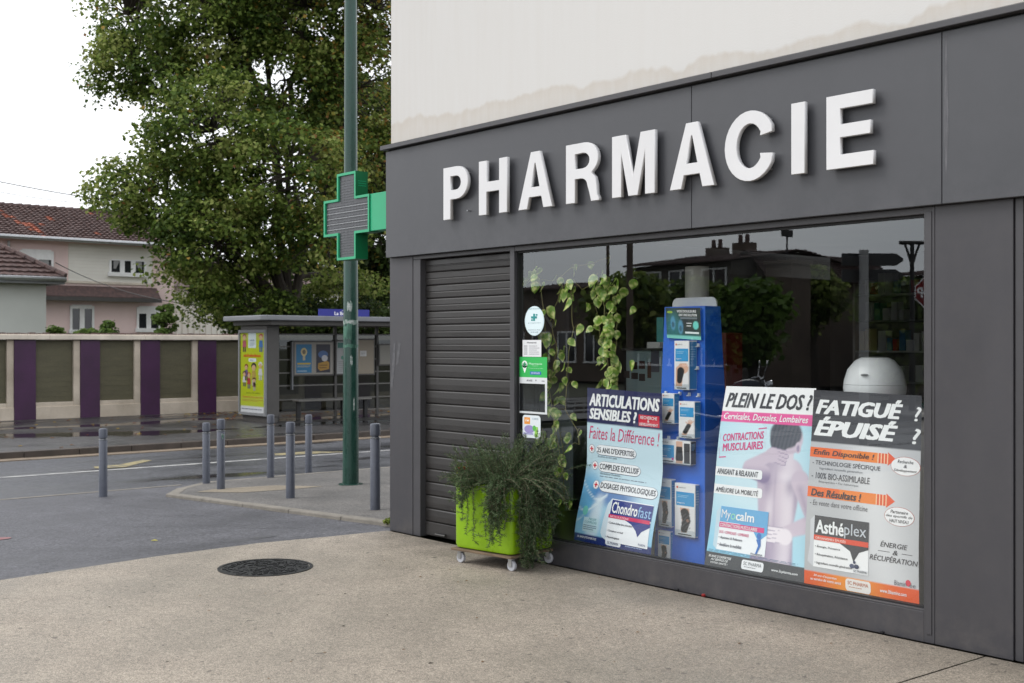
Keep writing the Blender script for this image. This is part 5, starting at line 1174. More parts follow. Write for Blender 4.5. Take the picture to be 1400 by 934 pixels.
for k, t in enumerate(('• Énergie, Puissance', '• Récupération, Résistance', '• Ingrédient nouvelle génération')): g.text(t, .1, (.33, .4, .44)[k], .782 + .042 * k, .797 + .042 * k, (50, 52, 60), .03, .1, 5)
g.disc(.46, .84, .012, .008, (50, 60, 90), 6); g.disc(.44, .86, .022, .011, (70, 80, 110), 6); g.disc(.48, .86, .022, .011, (50, 60, 90), 6); g.rect(.45, .575, .872, .89, (230, 232, 236), 5); g.text('SC PHARMA', .455, .57, .876, .887, (80, 84, 92), .02, 0, 6)
g.text('ÉNERGIE', .68, .91, .712, .742, (60, 60, 66), .02, .22); g.text('&', .785, .83, .752, .775, (60, 60, 66), .02, .2); g.rect(.66, .76, .762, .765, (80, 80, 86)); g.rect(.86, .95, .762, .765, (80, 80, 86)); g.text('RÉCUPÉRATION', .59, .995, .78, .812, (60, 60, 66), .02, .22)
g.text('Biamin', .8, .90, .892, .915, (90, 90, 100), .0, .1, 3); g.text('ée', .925, .975, .895, .915, (90, 90, 100), .0, .1, 3); g.disc(.915, .897, .022, .016, (214, 60, 80), 2)
g.text('30 ans d’expertise', .09, .3, .932, .946, WHT, .02, .2); g.text('au service de votre santé', .06, .34, .95, .964, WHT, .02, .2); g.pill(.38, .6, .925, .985, (236, 232, 228), 2, 1.2, .3); g.text('SC PHARMA', .40, .58, .936, .954, (190, 110, 80), .02, 0, 3); g.lines(.41, .57, .96, .97, 1, (190, 130, 100), 3, seed=2); g.text('www.3biamine.com', .68, .9, .945, .963, WHT, .02, .2)
g.build('poster_print', p3)

# ---- blue display stand
SYt, SYb = .40, .30
def st(px, py, Y): x, z = onY(px, py, Y); return (x, Y, z)
a, b_, c_, d_ = st(908.5, 420, SYt), st(964, 418, SYt), st(962, 800, SYb), st(895, 790, SYb)
zt_, zb_ = (a[2] + b_[2]) / 2, .07
stand = thing('display_stand', ((a[0] + b_[0]) / 2, .45, .07), 'tall blue cardboard display stand with white header, between the window posters', 'display stand')
sx0, sx1 = a[0], b_[0]; wx0, wx1 = d_[0] - .01, c_[0] + .01
mb = MB(); dep = .17
vs = [(wx0, SYb, zb_), (wx1, SYb, zb_), (wx1 + .0, SYb + .34, zb_), (wx0, SYb + .34, zb_), (sx0, SYt, zt_), (sx1, SYt, zt_), (sx1, SYt + dep, zt_), (sx0, SYt + dep, zt_)]
mb.add(vs, [(0, 3, 2, 1), (4, 5, 6, 7), (0, 1, 5, 4), (1, 2, 6, 5), (2, 3, 7, 6), (3, 0, 4, 7)], M['cardboard_blue']); mb.build('column', stand, bevel=.004)
hx0, hz = onY(920, 408, SYt + dep + .01); hx1 = onY(980, 408, SYt + dep + .01)[0]
mb = MB(); rr = .05; pts = [(hx0, .3), (hx1, .3)] + [(hx1 - rr + rr * math.cos(R(t)), hz - rr + rr * math.sin(R(t))) for t in range(0, 91, 15)] + [(hx0 + rr + rr * math.cos(R(t)), hz - rr + rr * math.sin(R(t))) for t in range(90, 181, 15)]
mb.prism(pts, SYt + dep + .005, SYt + dep + .018, M['white_plastic'], 'Y'); mb.build('header_board', stand)
def stand_y(z): t = (z - zb_) / (zt_ - zb_); return SYb + (SYt - SYb) * t
# header picture
q = [st(910, 421, SYt - .02), st(957.5, 421, SYt - .02), st(958.5, 465, SYt - .035), st(912, 462, SYt - .035)]
q = [Vector(v) for v in q]
def fh(u, v, l): p = q[0].lerp(q[1], u).lerp(q[3].lerp(q[2], u), v); return (p.x, p.y - l * .0009, p.z)
def ch(u, v):
    c = np.zeros(u.shape + (3,)) + C(26, 38, 48); c = mixc(c, C(40, 120, 126), ell(u, v, .2, .6, .22, .5, .5) * .8); c = mixc(c, C(120, 200, 190), sst(v, .86, .92)); c = mixc(c, C(20, 100, 100), sst(v, .7, .86) * (1 - sst(v, .86, .9)) * .6)
    for a_, b2 in ((.2, .5), (.42, .62)): c = mixc(c, C(90, 160, 200), ell(u, v, a_, b2, .07, .22, .3) * .8); c = mixc(c, C(30, 70, 90), ell(u, v, a_, b2 + .05, .04, .1, .3) * .8)
    return mixc(c, C(110, 214, 204), ell(u, v, .86, .55, .08, .13, .15))
mb = MB(); mb.add([fh(0, 0, -2), fh(1, 0, -2), fh(1, 1, -2), fh(0, 1, -2), (q[0].x, q[0].y + .018, q[0].z), (q[1].x, q[1].y + .018, q[1].z), (q[2].x, stand_y(q[2].z) - .002, q[2].z), (q[3].x, stand_y(q[3].z) - .002, q[3].z)], [(3, 2, 1, 0), (0, 1, 5, 4), (1, 2, 6, 5), (2, 3, 7, 6), (3, 0, 4, 7)], M['cardboard_blue']); hd = mb.build('advert_card', stand)
picture('advert_sheet', fh, 40, 40, ch, hd)
g = Page(fh); g.text('VOS DOULEURS', .33, .88, .07, .15, WHT, .03, 0); g.text('ONT UNE SOLUTION', .38, .9, .19, .27, WHT, .03, 0); g.rect(.42, .9, .3, .36, (110, 120, 130)); g.pill(.04, .2, .1, .18, (150, 190, 60)); g.lines(.6, .75, .45, .62, 2, WHT, seed=3); g.rect(.55, .95, .76, .82, (220, 230, 232), 2); g.build('advert_print', hd)
# hooks
mb_first = None
for (px, py) in ((953, 472), (953, 503), (930, 538), (943, 539), (956, 540), (911, 537), (917, 598), (930, 599), (956, 571), (908, 652)):
    x, z = onY(px, py, .36); yy = stand_y(z)
    mb = MB(); mb.box(x - .008, x + .008, yy - .02, yy - .001, z - .014, z + .012, M['white_plastic']); mb.box(x - .008, x + .008, yy - .035, yy - .02, z - .014, z - .006, M['white_plastic']); mb.build('hook', stand, bevel=.002)
# product boxes
def skinf(kind):
    def f(u, v):
        c = np.zeros(u.shape + (3,)) + C(226, 226, 228); sk, bk = C(214, 172, 150), C(26, 27, 31)
        if kind == 'neck': c = mixc(c, sk, ell(u, v, .6, .2, .4, .25, .1)); c = mixc(c, sk, seg(u, v, (.3, .3), (.2, .95), .3, .3, .03)); c = mixc(c, bk, seg(u, v, (.4, .35), (.3, .75), .28, .2, .03))
        elif kind == 'wrist':
            c = mixc(c, sk, seg(u, v, (.7, .3), (.3, .95), .13, .17, .03)); 
            for k in range(4): c = mixc(c, sk, seg(u, v, (.62 + .05 * k, .3), (.6 + .12 * k, .08 + .04 * abs(k - 1)), .045, .035, .02))
            c = mixc(c, sk, seg(u, v, (.6, .35), (.42, .22), .05, .035, .02)); c = mixc(c, bk, seg(u, v, (.62, .42), (.36, .8), .17, .17, .03))
        elif kind == 'waist': c = mixc(c, sk, seg(u, v, (.5, .0), (.5, 1), .34, .36, .03)); c = mixc(c, bk, seg(u, v, (.5, .35), (.5, .75), .33, .4, .03) * (v > .22) * (v < .9)); c = mixc(c, C(90, 90, 96), (np.abs(np.sin(u * 24)) > .93) * (v > .25) * (v < .88) * (np.abs(u - .5) < .34) * .4)
        else: c = mixc(c, sk, seg(u, v, (.45, 0), (.5, .5), .26, .2, .03)); c = mixc(c, sk, seg(u, v, (.5, .5), (.4, 1), .19, .16, .03)); c = mixc(c, bk, seg(u, v, (.46, .18), (.55, .5), .24, .23, .02)); c = mixc(c, bk, seg(u, v, (.55, .5), (.42, .88), .23, .19, .02)); c = mixc(c, C(150, 110, 90), ell(u, v, .62, .5, .08, .06, .3)); c = mixc(c, C(90, 92, 100), (np.abs(np.sin((u + v * 1.2) * 14)) > .96) * (v > .2) * (v < .85) * (np.abs(u - .5) < .25) * .8)
        return c
    return f
M['box_white'] = flat((232, 233, 235)); M['box_blue'] = mat('box_blue_print', lin((48, 130, 190)), .35, var=.05); M['clear'] = glass_mat('clear_acrylic', (.93, .95, .96), 1.0)
def pbox(x0, y0, x1, y1, xs, kind, label, horiz=False, slant=(0, 0)):
    Yf = .285; A0 = onY(x0, y0, Yf); A1 = onY(x1, y0 + slant[0], Yf); A3 = onY(x0 + slant[1], y1, Yf); A2 = onY(x1 + slant[1], y1 + slant[0], Yf)
    zc_ = (A0[1] + A3[1]) / 2; Yb = stand_y(zc_) - .006; Yb = max(Yb, Yf + .045)
    if x1 < 925 or x0 < 905: Yb = Yf + .06
    zT, zB = (A0[1] + A1[1]) / 2, (A3[1] + A2[1]) / 2; xa_, xb_ = (A0[0] + A3[0]) / 2, (A1[0] + A2[0]) / 2
    T = thing('product_box', ((xa_ + xb_) / 2, Yf, zB), label, 'box', 'boxed supports hung on the blue stand')
    mb = MB(); mb.box(xa_, xb_, Yf, Yb, zB, zT, M['box_white']); mb.build('carton', T, bevel=.0015)
    F_ = lambda u, v, l: (xa_ + u * (xb_ - xa_), Yf - .001 - l * .0008, zT - v * (zT - zB))
    S_ = lambda u, v, l: (xb_ + .001 + l * .0008, Yf + u * (Yb - Yf), zT - v * (zT - zB))
    g = Page(F_)
    if not horiz:
        g.rect(.08, .95, .16, .42, (46, 148, 206)); g.text('medicus', .2, .55, .06, .085, (90, 90, 96)); g.disc(.13, .075, .045, .022, (220, 110, 90)); g.lines(.15, .7, .21, .27, 2, (160, 205, 230), seed=2); g.text('Support', .14, .5, .355, .385, WHT, .02); g.rect(.18, .82, .955, .975, (40, 40, 46))
        picture('photo_print', F_, 24, 36, skinf(kind), T, .1, .97, .46, .93, .8)
    else:
        g.rect(.02, .48, .22, .78, (46, 148, 206)); g.text('medicus', .1, .3, .07, .13, (90, 90, 96)); g.lines(.1, .4, .34, .48, 2, (160, 205, 230), seed=2); g.text('Ceinture', .06, .26, .66, .72, WHT, .02); g.rect(.05, .45, .89, .93, (40, 40, 46)); g.disc(.44, .8, .035, .06, (196, 70, 150), 3)
        g.rect(.8, .98, .1, .95, (46, 46, 52)); picture('photo_print', F_, 30, 24, skinf(kind), T, .5, .8, .03, .97, .8)
    g.build('front_print', T)
    g = Page(S_); g.rect(.06, .94, .02, .98, (50, 130, 186) if not horiz else (44, 46, 54)); g.lines(.15, .8, .1, .4, 6, (140, 190, 220), seed=4); g.build('side_print', T)
    mb = MB(); k = .006; mb.box(xa_ - k, xb_ + k, Yf - k - .001, Yb, zB - .012, zB - .004, M['clear']); mb.box(xa_ - k, xb_ + k, Yf - k - .003, Yf - k - .001, zB - .012, zB + (zT - zB) * .12, M['clear']); mb.build('acrylic_tray', T)
pbox(921, 466, 941, 533, 949, 'neck', 'tall neck support box hanging at the top of the blue stand', slant=(0, 2))
pbox(905, 538, 921.5, 579, 927, 'wrist', 'small wrist support box at the left edge of the stand, below the neck support box')
pbox(928, 549, 949.5, 599, 957, 'wrist', 'wrist support box at the right of the stand, level with the smaller wrist box')
pbox(901.5, 602, 944, 634, 957, 'waist', 'wide horizontal box with a black waist belt on the middle of the stand', True)
pbox(901, 654, 918, 719, 928, 'knee', 'narrow elbow support box at the lower left of the blue stand', slant=(2, -1))
pbox(922, 661, 950, 733, 960, 'knee', 'largest box with a black knee brace at the lower right of the stand', slant=(1, 1))
pbox(899.5, 726, 916, 768, 926, 'knee', 'lowest box of the blue stand, its base cut off by the window frame')

# ---- stickers on the glass
GS = GY - .004
def stick(name, px0, py0, px1, py1, label, cat, th=.003):
    xa_, zT = onY(px0, py0, GS); xb_, zB = onY(px1, py1, GS); zT2 = onY(px1, py0, GS)[1]
    T = thing(name, ((xa_ + xb_) / 2, GS, zB), label, cat)
    return T, (lambda u, v, l: (xa_ + u * (xb_ - xa_), GS - l * .0008, zT - v * (zT - zB))), xa_, xb_, zB, zT
T, f_, xa_, xb_, zB, zT = stick('oval_sticker', 717.5, 419, 744, 459, 'white oval sticker with a teal cross logo on the window, below the top leaves', 'sticker')
g = Page(f_); g.disc(.5, .5, .5, .5, (206, 226, 230), 0, 36); g.disc(.5, .5, .46, .47, (218, 234, 238), 1, 36); g.build('disc', T)
g = Page(f_); tl_ = (30, 140, 140)
g.rect(.44, .54, .26, .5, tl_, 2); g.rect(.34, .64, .345, .42, tl_, 3); g.disc(.62, .30, .05, .03, tl_, 2); g.disc(.38, .47, .05, .03, tl_, 2); g.text('RÉSEAU PHARMACIENS', .2, .8, .07, .11, (80, 130, 136)); g.text('groupement', .18, .84, .555, .59, (90, 130, 140)); g.text('Bienvenue chez', .2, .8, .78, .82, (90, 120, 130)); g.text('vous', .3, .7, .86, .9, (90, 120, 130)); g.build('emblem_print', T)
T, f_, xa_, xb_, zB, zT = stick('opening_hours_card', 714.5, 465, 740, 488, 'small white card of opening times taped above the green notice frame', 'card')
g = Page(f_); g.rect(0, 1, 0, 1, (222, 224, 226), 0); g.build('card', T)
g = Page(f_); g.text('Horaires', .25, .75, .1, .2, (90, 90, 96), .02)
for k in range(5): g.rect(.08, .26, .34 + .12 * k, .38 + .12 * k, (110, 110, 116), 1); g.lines(.36, .94, .32 + .12 * k, .4 + .12 * k, 1, (130, 130, 136), seed=k)
g.build('print', T)
T, f_, xa_, xb_, zB, zT = stick('notice_frame', 708.5, 488, 748, 567, 'green headed notice frame with a clear pocket stuck on the window', 'notice')
g = Page(f_); g.rect(0, 1, 0, .36, (48, 176, 84), 0); g.build('green_header', T)
g = Page(f_); g.rect(.0, 1, .36, .47, (214, 218, 220), 0); g.rect(0, .05, .47, 1, (206, 210, 212), 0); g.rect(.93, 1, .47, 1, (206, 210, 212), 0); g.rect(.05, .93, .965, 1, (206, 210, 212), 0); g.build('white_border', T)
mb = MB(); mb.quad(f_(.05, .965, 0), f_(.93, .965, 0), f_(.93, .47, 0), f_(.05, .47, 0), glass_mat('pocket_plastic', (.72, .74, .76), 2.6, .12)); mb.build('clear_pocket', T)
g = Page(f_); g.disc(.23, .13, .095, .065, (232, 240, 236), 1); g.poly([(.14, .15), (.32, .15), (.24, .28), (.22, .28)], (232, 240, 236), 1); g.rect(.205, .255, .09, .17, (40, 140, 90), 2); g.rect(.16, .3, .115, .14, (40, 140, 90), 3)
g.text('Pharmacie', .38, .84, .10, .135, (190, 236, 200), .02); g.text('de garde', .5, .7, .145, .165, (180, 230, 190)); g.text('Trouvez la plus proche', .36, .86, .19, .21, (190, 236, 200)); g.rect(.42, .8, .255, .31, (30, 100, 176), 1); g.text('3237 RESOGARDES', .46, .76, .268, .298, (220, 232, 246), .02); g.text('AVIS', .3, .5, .40, .43, (60, 60, 66), .06); g.disc(.62, .41, .025, .015, (150, 150, 156)); g.lines(.82, .95, .4, .44, 1, (120, 120, 126), seed=2); g.build('print', T)
T, f_, xa_, xb_, zB, zT = stick('insurance_sticker', 714.5, 567, 739, 600, 'small rounded white sticker with orange, violet and green shapes behind the rosemary tips', 'sticker')
g = Page(f_); g.pill(0, 1, 0, 1, (218, 226, 230), 0, 1, .14); g.build('card', T)
g = Page(f_); g.rect(.1, .42, .1, .4, (230, 150, 60)); g.disc(.26, .24, .1, .07, (240, 232, 220), 2, 12); g.text('C', .2, .32, .18, .31, (230, 150, 60), .05, 0, 3); g.text('CARTE', .55, .88, .12, .18, (80, 110, 130)); g.disc(.38, .62, .28, .18, (150, 140, 190), 1); g.disc(.66, .56, .1, .12, (90, 180, 80), 2, 12); g.rect(.68, .86, .5, .95, (150, 206, 90), 1); g.rect(.05, .6, .78, .86, (160, 160, 200), 2); g.build('print', T)

# ---- white lidded tub, red item and small articles on the ledge behind the posters
ZL = 1.27
lx0, lx1 = 3.95, 5.28
led_ = thing('display_counter', (4.6, .75, .06), 'dark low counter unit behind the window posters at the right', 'counter')
mb = MB(); mb.box(3.95, 5.3, .55, 1.0, .06, ZL - .03, M['int_dark']); mb.build('cabinet', led_, bevel=.005); mb = MB(); mb.box(3.93, 5.3, .53, 1.02, ZL - .028, ZL, M['int_dark']); mb.build('top', led_, bevel=.004)
tx, tz = onY(1196, 488, .78); rad = (onY(1235, 0, .78)[0] - onY(1158, 0, .78)[0]) / 2 * .96
tub = thing('lidded_tub', (tx, .78, ZL), 'round white lidded tub with sloping shoulders standing behind the FATIGUÉ poster', 'tub')
hh = tz - ZL; zw_ = onY(1196, 530, .78)[1] - ZL; z2 = onY(1196, 505, .78)[1] - ZL
mb = MB(); mb.lathe([(rad * .78, .0), (rad * .93, zw_ * .3), (rad, zw_), (rad * .985, zw_ + .02)], (tx, .78, ZL), M['white_plastic'], 32); mb.build('tub_body', tub, True)
mb = MB(); mb.lathe([(rad * .99, zw_ + .022), (rad * .97, zw_ + .05), (rad * .86, z2), (rad * .62, hh * .93), (rad * .44, hh * .985), (0, hh * .985)], (tx, .78, ZL), M['white_plastic'], 32); mb.lathe([(rad * .4, hh * .986), (rad * .38, hh), (0, hh)], (tx, .78, ZL), M['case_rim'], 24); mb.build('tub_lid', tub, True)
mb = MB(); a_ = math.atan2(CY - .78, CX - tx) - .35; hx, hy = tx + rad * .9 * math.cos(a_), .78 + rad * .9 * math.sin(a_); mb.lathe([(0, -.008), (.02, -.004), (.028, .0), (.02, .006), (0, .008)], (hx, hy, ZL + hh * .66), M['case_rim'], 12); mb.build('lid_handle', tub, True)
rx_, rz_ = onY(1226, 524, .62)
M['red'] = mat('red_plastic', lin((150, 28, 34)), .4, var=.15)
mb = MB(); 
for k in range(9): mb.lathe([(0, 0), (.022, .006), (.028, .02), (.02, .036), (0, .042)], (rx_ + (k % 3 - 1) * .035 + random.uniform(-.01, .01), .6 + (k // 3) * .03, ZL + (.02 if k % 2 else 0) + .002), M['red'], 8)
tag(mb.build('red_sweets', smooth=True), 'heap of small red items lying beside the white tub in the shop window', 'sweets')
bx, bz = onY(1236, 533, .56)
mb = MB(); mb.box(bx - .09, bx + .1, .535, .59, ZL + .001, ZL + .014, mat('pale_cyan_box', lin((180, 214, 216)), .4)); mb.box(bx - .08, bx + .07, .54, .58, ZL + .0145, ZL + .022, M['box_white']); tag(mb.build('leaflet_box', bevel=.002), 'pale blue flat leaflet box lying on the counter in front of the white tub', 'box')
# interior column, shelves with stock, counter
icx, icy, icz = atD(953, 365, 9.4)
mb = MB(); mb.lathe([(.095, 0), (.095, icz - .06)], (icx, icy, .06), M['int_white'], 28); tag(mb.build('interior_column', smooth=True), 'round white column standing inside the shop behind the blue stand', 'column')
shelf = thing('wall_shelving', (3.5, 6.0, .06), 'long dark wall shelving full of small boxes and bottles at the back of the shop', 'shelving')
mb = MB(); mb.box(-2 + 3, 9, 6.12, 6.19, .1, 2.4, M['int_dark']); mb.build('back_panel', shelf)
stock = MB(); cols_ = [flat(c) for c in ((206, 206, 208), (180, 60, 60), (60, 110, 160), (70, 140, 120), (220, 200, 150), (120, 120, 128))]
sm = None
for i, z in enumerate((.5, .9, 1.25, 1.6, 1.95, 2.25)):
    mb = MB(); mb.box(1, 9, 5.85, 6.12, z, z + .02, M['int_white'] if i % 2 else M['steel']); mb.build('shelf', shelf)
    x = 1.05
    while x < 8.9:
        w_ = random.uniform(.05, .11); h = random.uniform(.12, .26)
        if random.random() < .85: stock.box(x, x + w_, 5.9, 6.03, z + .021, z + .02 + h, random.choice(cols_[:1] * 3 + cols_))
        x += w_ + random.uniform(.005, .03)
for k in range(5): mb = MB(); mb.box(1.0 + 2 * k - (0 if k < 4 else .03), 1.03 + 2 * k - (0 if k < 4 else .03), 5.84, 6.12, .1, 2.4, M['int_white']); mb.build('upright', shelf)
stock_o = stock.build('shelf_stock', shelf); stock_o['kind'] = 'stuff'
YC = 1.5; ca, cb_ = onY(856, 476, YC)[0], onY(925, 476, YC)[0]; zc_ = onY(880, 476, YC)[1]
cn = thing('display_cabinet', ((ca + cb_) / 2, YC, .06), 'tall teal fronted cabinet with small cards on it, inside left of the blue stand', 'cabinet')
mb = MB(); mb.box(ca, cb_, YC, YC + .4, .06, zc_ - .021, mat('pale_teal_panel', (.46, .62, .64), .4)); mb.build('cabinet_front', cn, bevel=.003); mb = MB(); mb.box(ca - .03, cb_ + .03, YC - .03, YC + .43, zc_ - .02, zc_, M['steel']); mb.build('cabinet_top', cn, bevel=.003)
for (px, py, w_, h_, rgb) in ((867, 500, 9, 10, (70, 52, 50)), (878, 499, 8, 11, (90, 60, 54)), (857, 512, 8, 10, (60, 50, 50)), (868, 514, 9, 9, (74, 64, 60)), (878, 516, 8, 10, (66, 50, 48)), (896, 492, 11, 34, (120, 120, 134)), (888, 506, 5, 22, (110, 70, 50))):
    xa_, za_ = onY(px - w_ / 2, py - h_ / 2, YC); xb_, zb2 = onY(px + w_ / 2, py + h_ / 2, YC); mb = MB(); mb.box(xa_, xb_, YC - .004, YC - .001, zb2, za_, flat(rgb)); mb.build('card', cn)
xr_, zr_ = onY(986, 455, 1.1); mb = MB(); mb.box(xr_ - .06, xr_ + .05, 1.1, 1.3, .06, zr_, mat('dark_red_board', lin((104, 22, 26)), .5)); tag(mb.build('upright_display', bevel=.004), 'narrow dark red display panel inside the shop just right of the blue stand', 'display panel')
for (px, py, D, w_, h, rgb, lb) in ((902, 460, 9.6, .07, .25, (90, 170, 170), 'slim teal box standing on the sales counter left of the blue stand'), (893, 470, 9.6, .14, .05, (206, 206, 204), 'flat white box on the sales counter left of the blue stand')):
    x, y, z = atD(px, py, D); mb = MB(); mb.box(x - w_ / 2, x + w_ / 2, y, y + .08, zc_ + .002, zc_ + .002 + h, flat(rgb)); tag(mb.build('carton', bevel=.002), lb, 'box')

# ---- trailing pothos inside the window
vine = thing('trailing_pothos', (2.3, .22, 2.2), 'variegated pothos trailing down inside the left of the shop window', 'plant')
def leaf_proto(seed):
    r = np.random.default_rng(seed); L_ = 1.0; out = []
    prof = [(0, 0), (.06, .20), (.2, .34), (.42, .38), (.65, .28), (.85, .12), (1, 0)]
    V = []; K = []
    g1, g2, g3 = C(104, 146, 48), C(164, 190, 78), C(226, 226, 150)
    for i, (t, w_) in enumerate(prof):
        droop = -.28 * t * t
        for s_ in (-1, -.5, 0, .5, 1):
            V.append((s_ * w_, droop + abs(s_) * w_ * .28 - .06, -t)); m_ = np.clip(.35 + .5 * math.sin(5 * s_ * w_ + 9 * t + seed) + r.normal() * .22, 0, 1); K.append(g1 * (1 - m_) + (g2 if m_ < .6 else g3) * m_)
    V = [(a, b_, c) for a, b_, c in V]; idx = np.arange(len(prof) * 5).reshape(-1, 5); Fc = np.stack([idx[:-1, :-1], idx[:-1, 1:], idx[1:, 1:], idx[1:, :-1]], -1).reshape(-1, 4)
    return V, Fc, np.array(K)
lmesh = []
for s_ in range(4):
    V, Fc, K = leaf_proto(s_); o = np_mesh('leaf', V, Fc, M['gloss_leaf'], None, K, org=Vector((0, 0, 0)), smooth=True); lmesh.append(o.data); bpy.data.objects.remove(o)
M['stem'] = mat('vine_stem', lin((120, 124, 70)), .5, col2=lin((110, 96, 62)), vscale=9)
r = random.Random(12); stems = MB(); Ov = ORG[vine.name]
def add_leaf(p, size, yaw=None):
    o = bpy.data.objects.new('leaf', r.choice(lmesh)); COL.objects.link(o); o.parent = vine
    o.location = Vector(p) - Ov; o.scale = (size,) * 3; o.rotation_euler = (r.uniform(-.5, .35), r.uniform(-.75, .75), (r.uniform(-1.0, 1.3) if yaw is None else yaw))
def vstem(pts, Y, dens=1.0, size=(.068, .1), rad=.0035):
    P = []; 
    for px, py in pts:
        x, z = onY(px, py, Y + r.uniform(-.02, .02)); P.append(Vector((x, Y + r.uniform(-.03, .03), z)))
    fine = []
    for a, b_ in zip(P, P[1:]):
        n_ = max(2, int((b_ - a).length / .05))
        for i in range(n_): fine.append(a.lerp(b_, i / n_) + Vector((r.uniform(-.008, .008), 0, r.uniform(-.006, .006))))
    fine.append(P[-1]); stems.tube(fine, rad, M['stem'], 5)
    for i, p in enumerate(fine[1:]):
        if r.random() < dens:
            q = p + Vector((r.uniform(-.06, .06), r.uniform(-.05, .03), r.uniform(-.01, .05))); stems.tube([p, (p + q) / 2 + Vector((0, 0, .015)), q], .0018, M['stem'], 4); add_leaf(q, r.uniform(*size))
vstem([(716, 392), (726, 378), (742, 383), (760, 383), (780, 366), (800, 362), (832, 352)], .3, .35)
vstem([(714, 383), (722, 388), (734, 372), (742, 392)], .18, .9)
vstem([(784, 383), (797, 396), (812, 388), (822, 374)], .3, .3)
vstem([(742, 385), (744, 420), (748, 450), (744, 490), (750, 530), (752, 560)], .22, .5)
vstem([(772, 384), (768, 402), (758, 420), (756, 450), (762, 480), (755, 520), (748, 545)], .26, .8)
vstem([(782, 380), (781, 420), (780, 450), (782, 480), (777, 520), (779, 560), (786, 590), (791, 608)], .2, .45)
vstem([(812, 378), (822, 400), (829, 430), (826, 470), (829, 500), (832, 528)], .32, 1.0)
vstem([(824, 374), (836, 395), (840, 430), (842, 460), (838, 500), (843, 528)], .36, 1.0)
vstem([(818, 376), (814, 410), (818, 440), (822, 470)], .38, .9)
vstem([(752, 555), (758, 590), (762, 620), (768, 650)], .2, .8)
vstem([(756, 560), (770, 610), (772, 650), (770, 690)], .28, .6)
vstem([(745, 585), (748, 600), (742, 606)], .2, .9)
for k, (px, py) in enumerate(((722, 376), (712, 386), (738, 371), (742, 392), (714, 398), (731, 392), (776, 392), (770, 400), (812, 380), (826, 380), (779, 412), (722, 382), (748, 425))): x, z = onY(px, py, .2); add_leaf((x, .2, z + .03), r.uniform(.1, .14), r.uniform(-.4, .5))
for k in range(60):      # denser foliage of the pot plants behind the stickers
    px, py = (r.gauss(752, 10), r.uniform(430, 560)) if k < 16 else (r.gauss(830, 13), r.uniform(370, 520)); x, z = onY(px, py, .3); add_leaf((x, .3 + r.uniform(-.05, .1), z), r.uniform(.07, .11))
so_ = stems.build('stems', vine, True); so_['kind'] = 'stuff'
# hanging planter bar and dark cloth panels behind the plant
mb = MB(); a_ = onY(724, 400, .45); b2 = onY(756, 448, .45); mb.tube([(a_[0], .45, a_[1]), (b2[0], .45, b2[1])], .012, M['steel'], 8); tag(mb.build('support_rod'), 'slanting grey rod behind the window leaves above the oval sticker', 'rod')
x0_, z0_ = onY(738, 396, .9); x1_, z1_ = onY(775, 560, .9)
mb = MB(); mb.box(x0_, x1_, .9, .93, z1_ - .6, z0_, mat('grey_panel', (.10, .10, .11), .7)); tag(mb.build('grey_screen', bevel=.003), 'plain grey screen standing inside the shop behind the pothos', 'screen')
x0_, z0_ = onY(756, 560, .6); x1_, z1_ = onY(779, 690, .6)
mb = MB(); mb.box(x0_, x1_, .6, .64, .4, z0_, mat('pale_grey_board', (.2, .24, .25), .5)); tag(mb.build('info_board', bevel=.003), 'pale grey information board inside the window right of the rosemary planter', 'board')

# ================================================================== LIME PLANTER ON A DOLLY
pc = onZ(696, 762, .12); PA = math.atan2(.115, .57)
P0 = onZ(620.5, 747, .13); P1 = onZ(699, 759.5, .13)
ax_ = Vector((P1[0] - P0[0], P1[1] - P0[1], 0)); Lw = ax_.length; ax_.normalize(); ay_ = Vector((-ax_.y, ax_.x, 0))
Ld = .50; cen = Vector((P0[0], P0[1], 0)) + ax_ * Lw / 2 + ay_ * Ld / 2
rzp = math.atan2(ax_.y, ax_.x); ZB = .125; t_ = 8.85; ZTp = EYE + (470 - 662.5) / F * (t_ + .1)
dol = thing('plant_dolly', (cen.x, cen.y, .006), 'low wooden plant trolley on grey castors under the lime planter', 'dolly', rz=rzp)
hw, hd_ = Lw / 2, Ld / 2
mb = MB()
for k in range(4): a_ = -hd_ - .02 + k * (2 * hd_ + .04) / 4; mb = MB(); mb.box(-hw - .015, hw + .015, a_ + .002, a_ + (2 * hd_ + .04) / 4 - .002, .098, .115, M['wood']); mb.build('plank', dol, bevel=.003, local=True)
M['castor'] = mat('castor_grey_rubber', lin((176, 178, 184)), .5, var=.08)
for sx_ in (-1, 1):
    for sy in (-1, 1):
        cx0_, cy0_ = sx_ * (hw - .035), sy * (hd_ - .035)
        mb = MB(); mb.lathe([(.012, -.011), (.036, -.013), (.040, -.009), (.040, .009), (.036, .013), (.012, .011)], (cx0_ + .01, cy0_, .040), M['castor'], 24, 'Y'); wh = mb.build('castor_wheel', dol, True, local=True)
        mb = MB(); mb.lathe([(.011, -.0155), (.011, .0155)], (cx0_ + .01, cy0_, .040), M['steel'], 12, 'Y'); mb.build('hub', wh, True, local=True)
        mb = MB(); mb.box(cx0_ - .012, cx0_ + .022, cy0_ - .019, cy0_ - .016, .036, .09, M['steel']); mb.box(cx0_ - .012, cx0_ + .022, cy0_ + .016, cy0_ + .019, .036, .09, M['steel']); mb.box(cx0_ - .025, cx0_ + .03, cy0_ - .024, cy0_ + .024, .09, .0975, M['steel']); mb.build('castor_fork', dol, local=True)
pl = thing('planter', (cen.x, cen.y, ZB), 'square glossy lime green planter with rounded corners standing on the wooden dolly', 'planter', rz=rzp)
Hp = ZTp - ZB
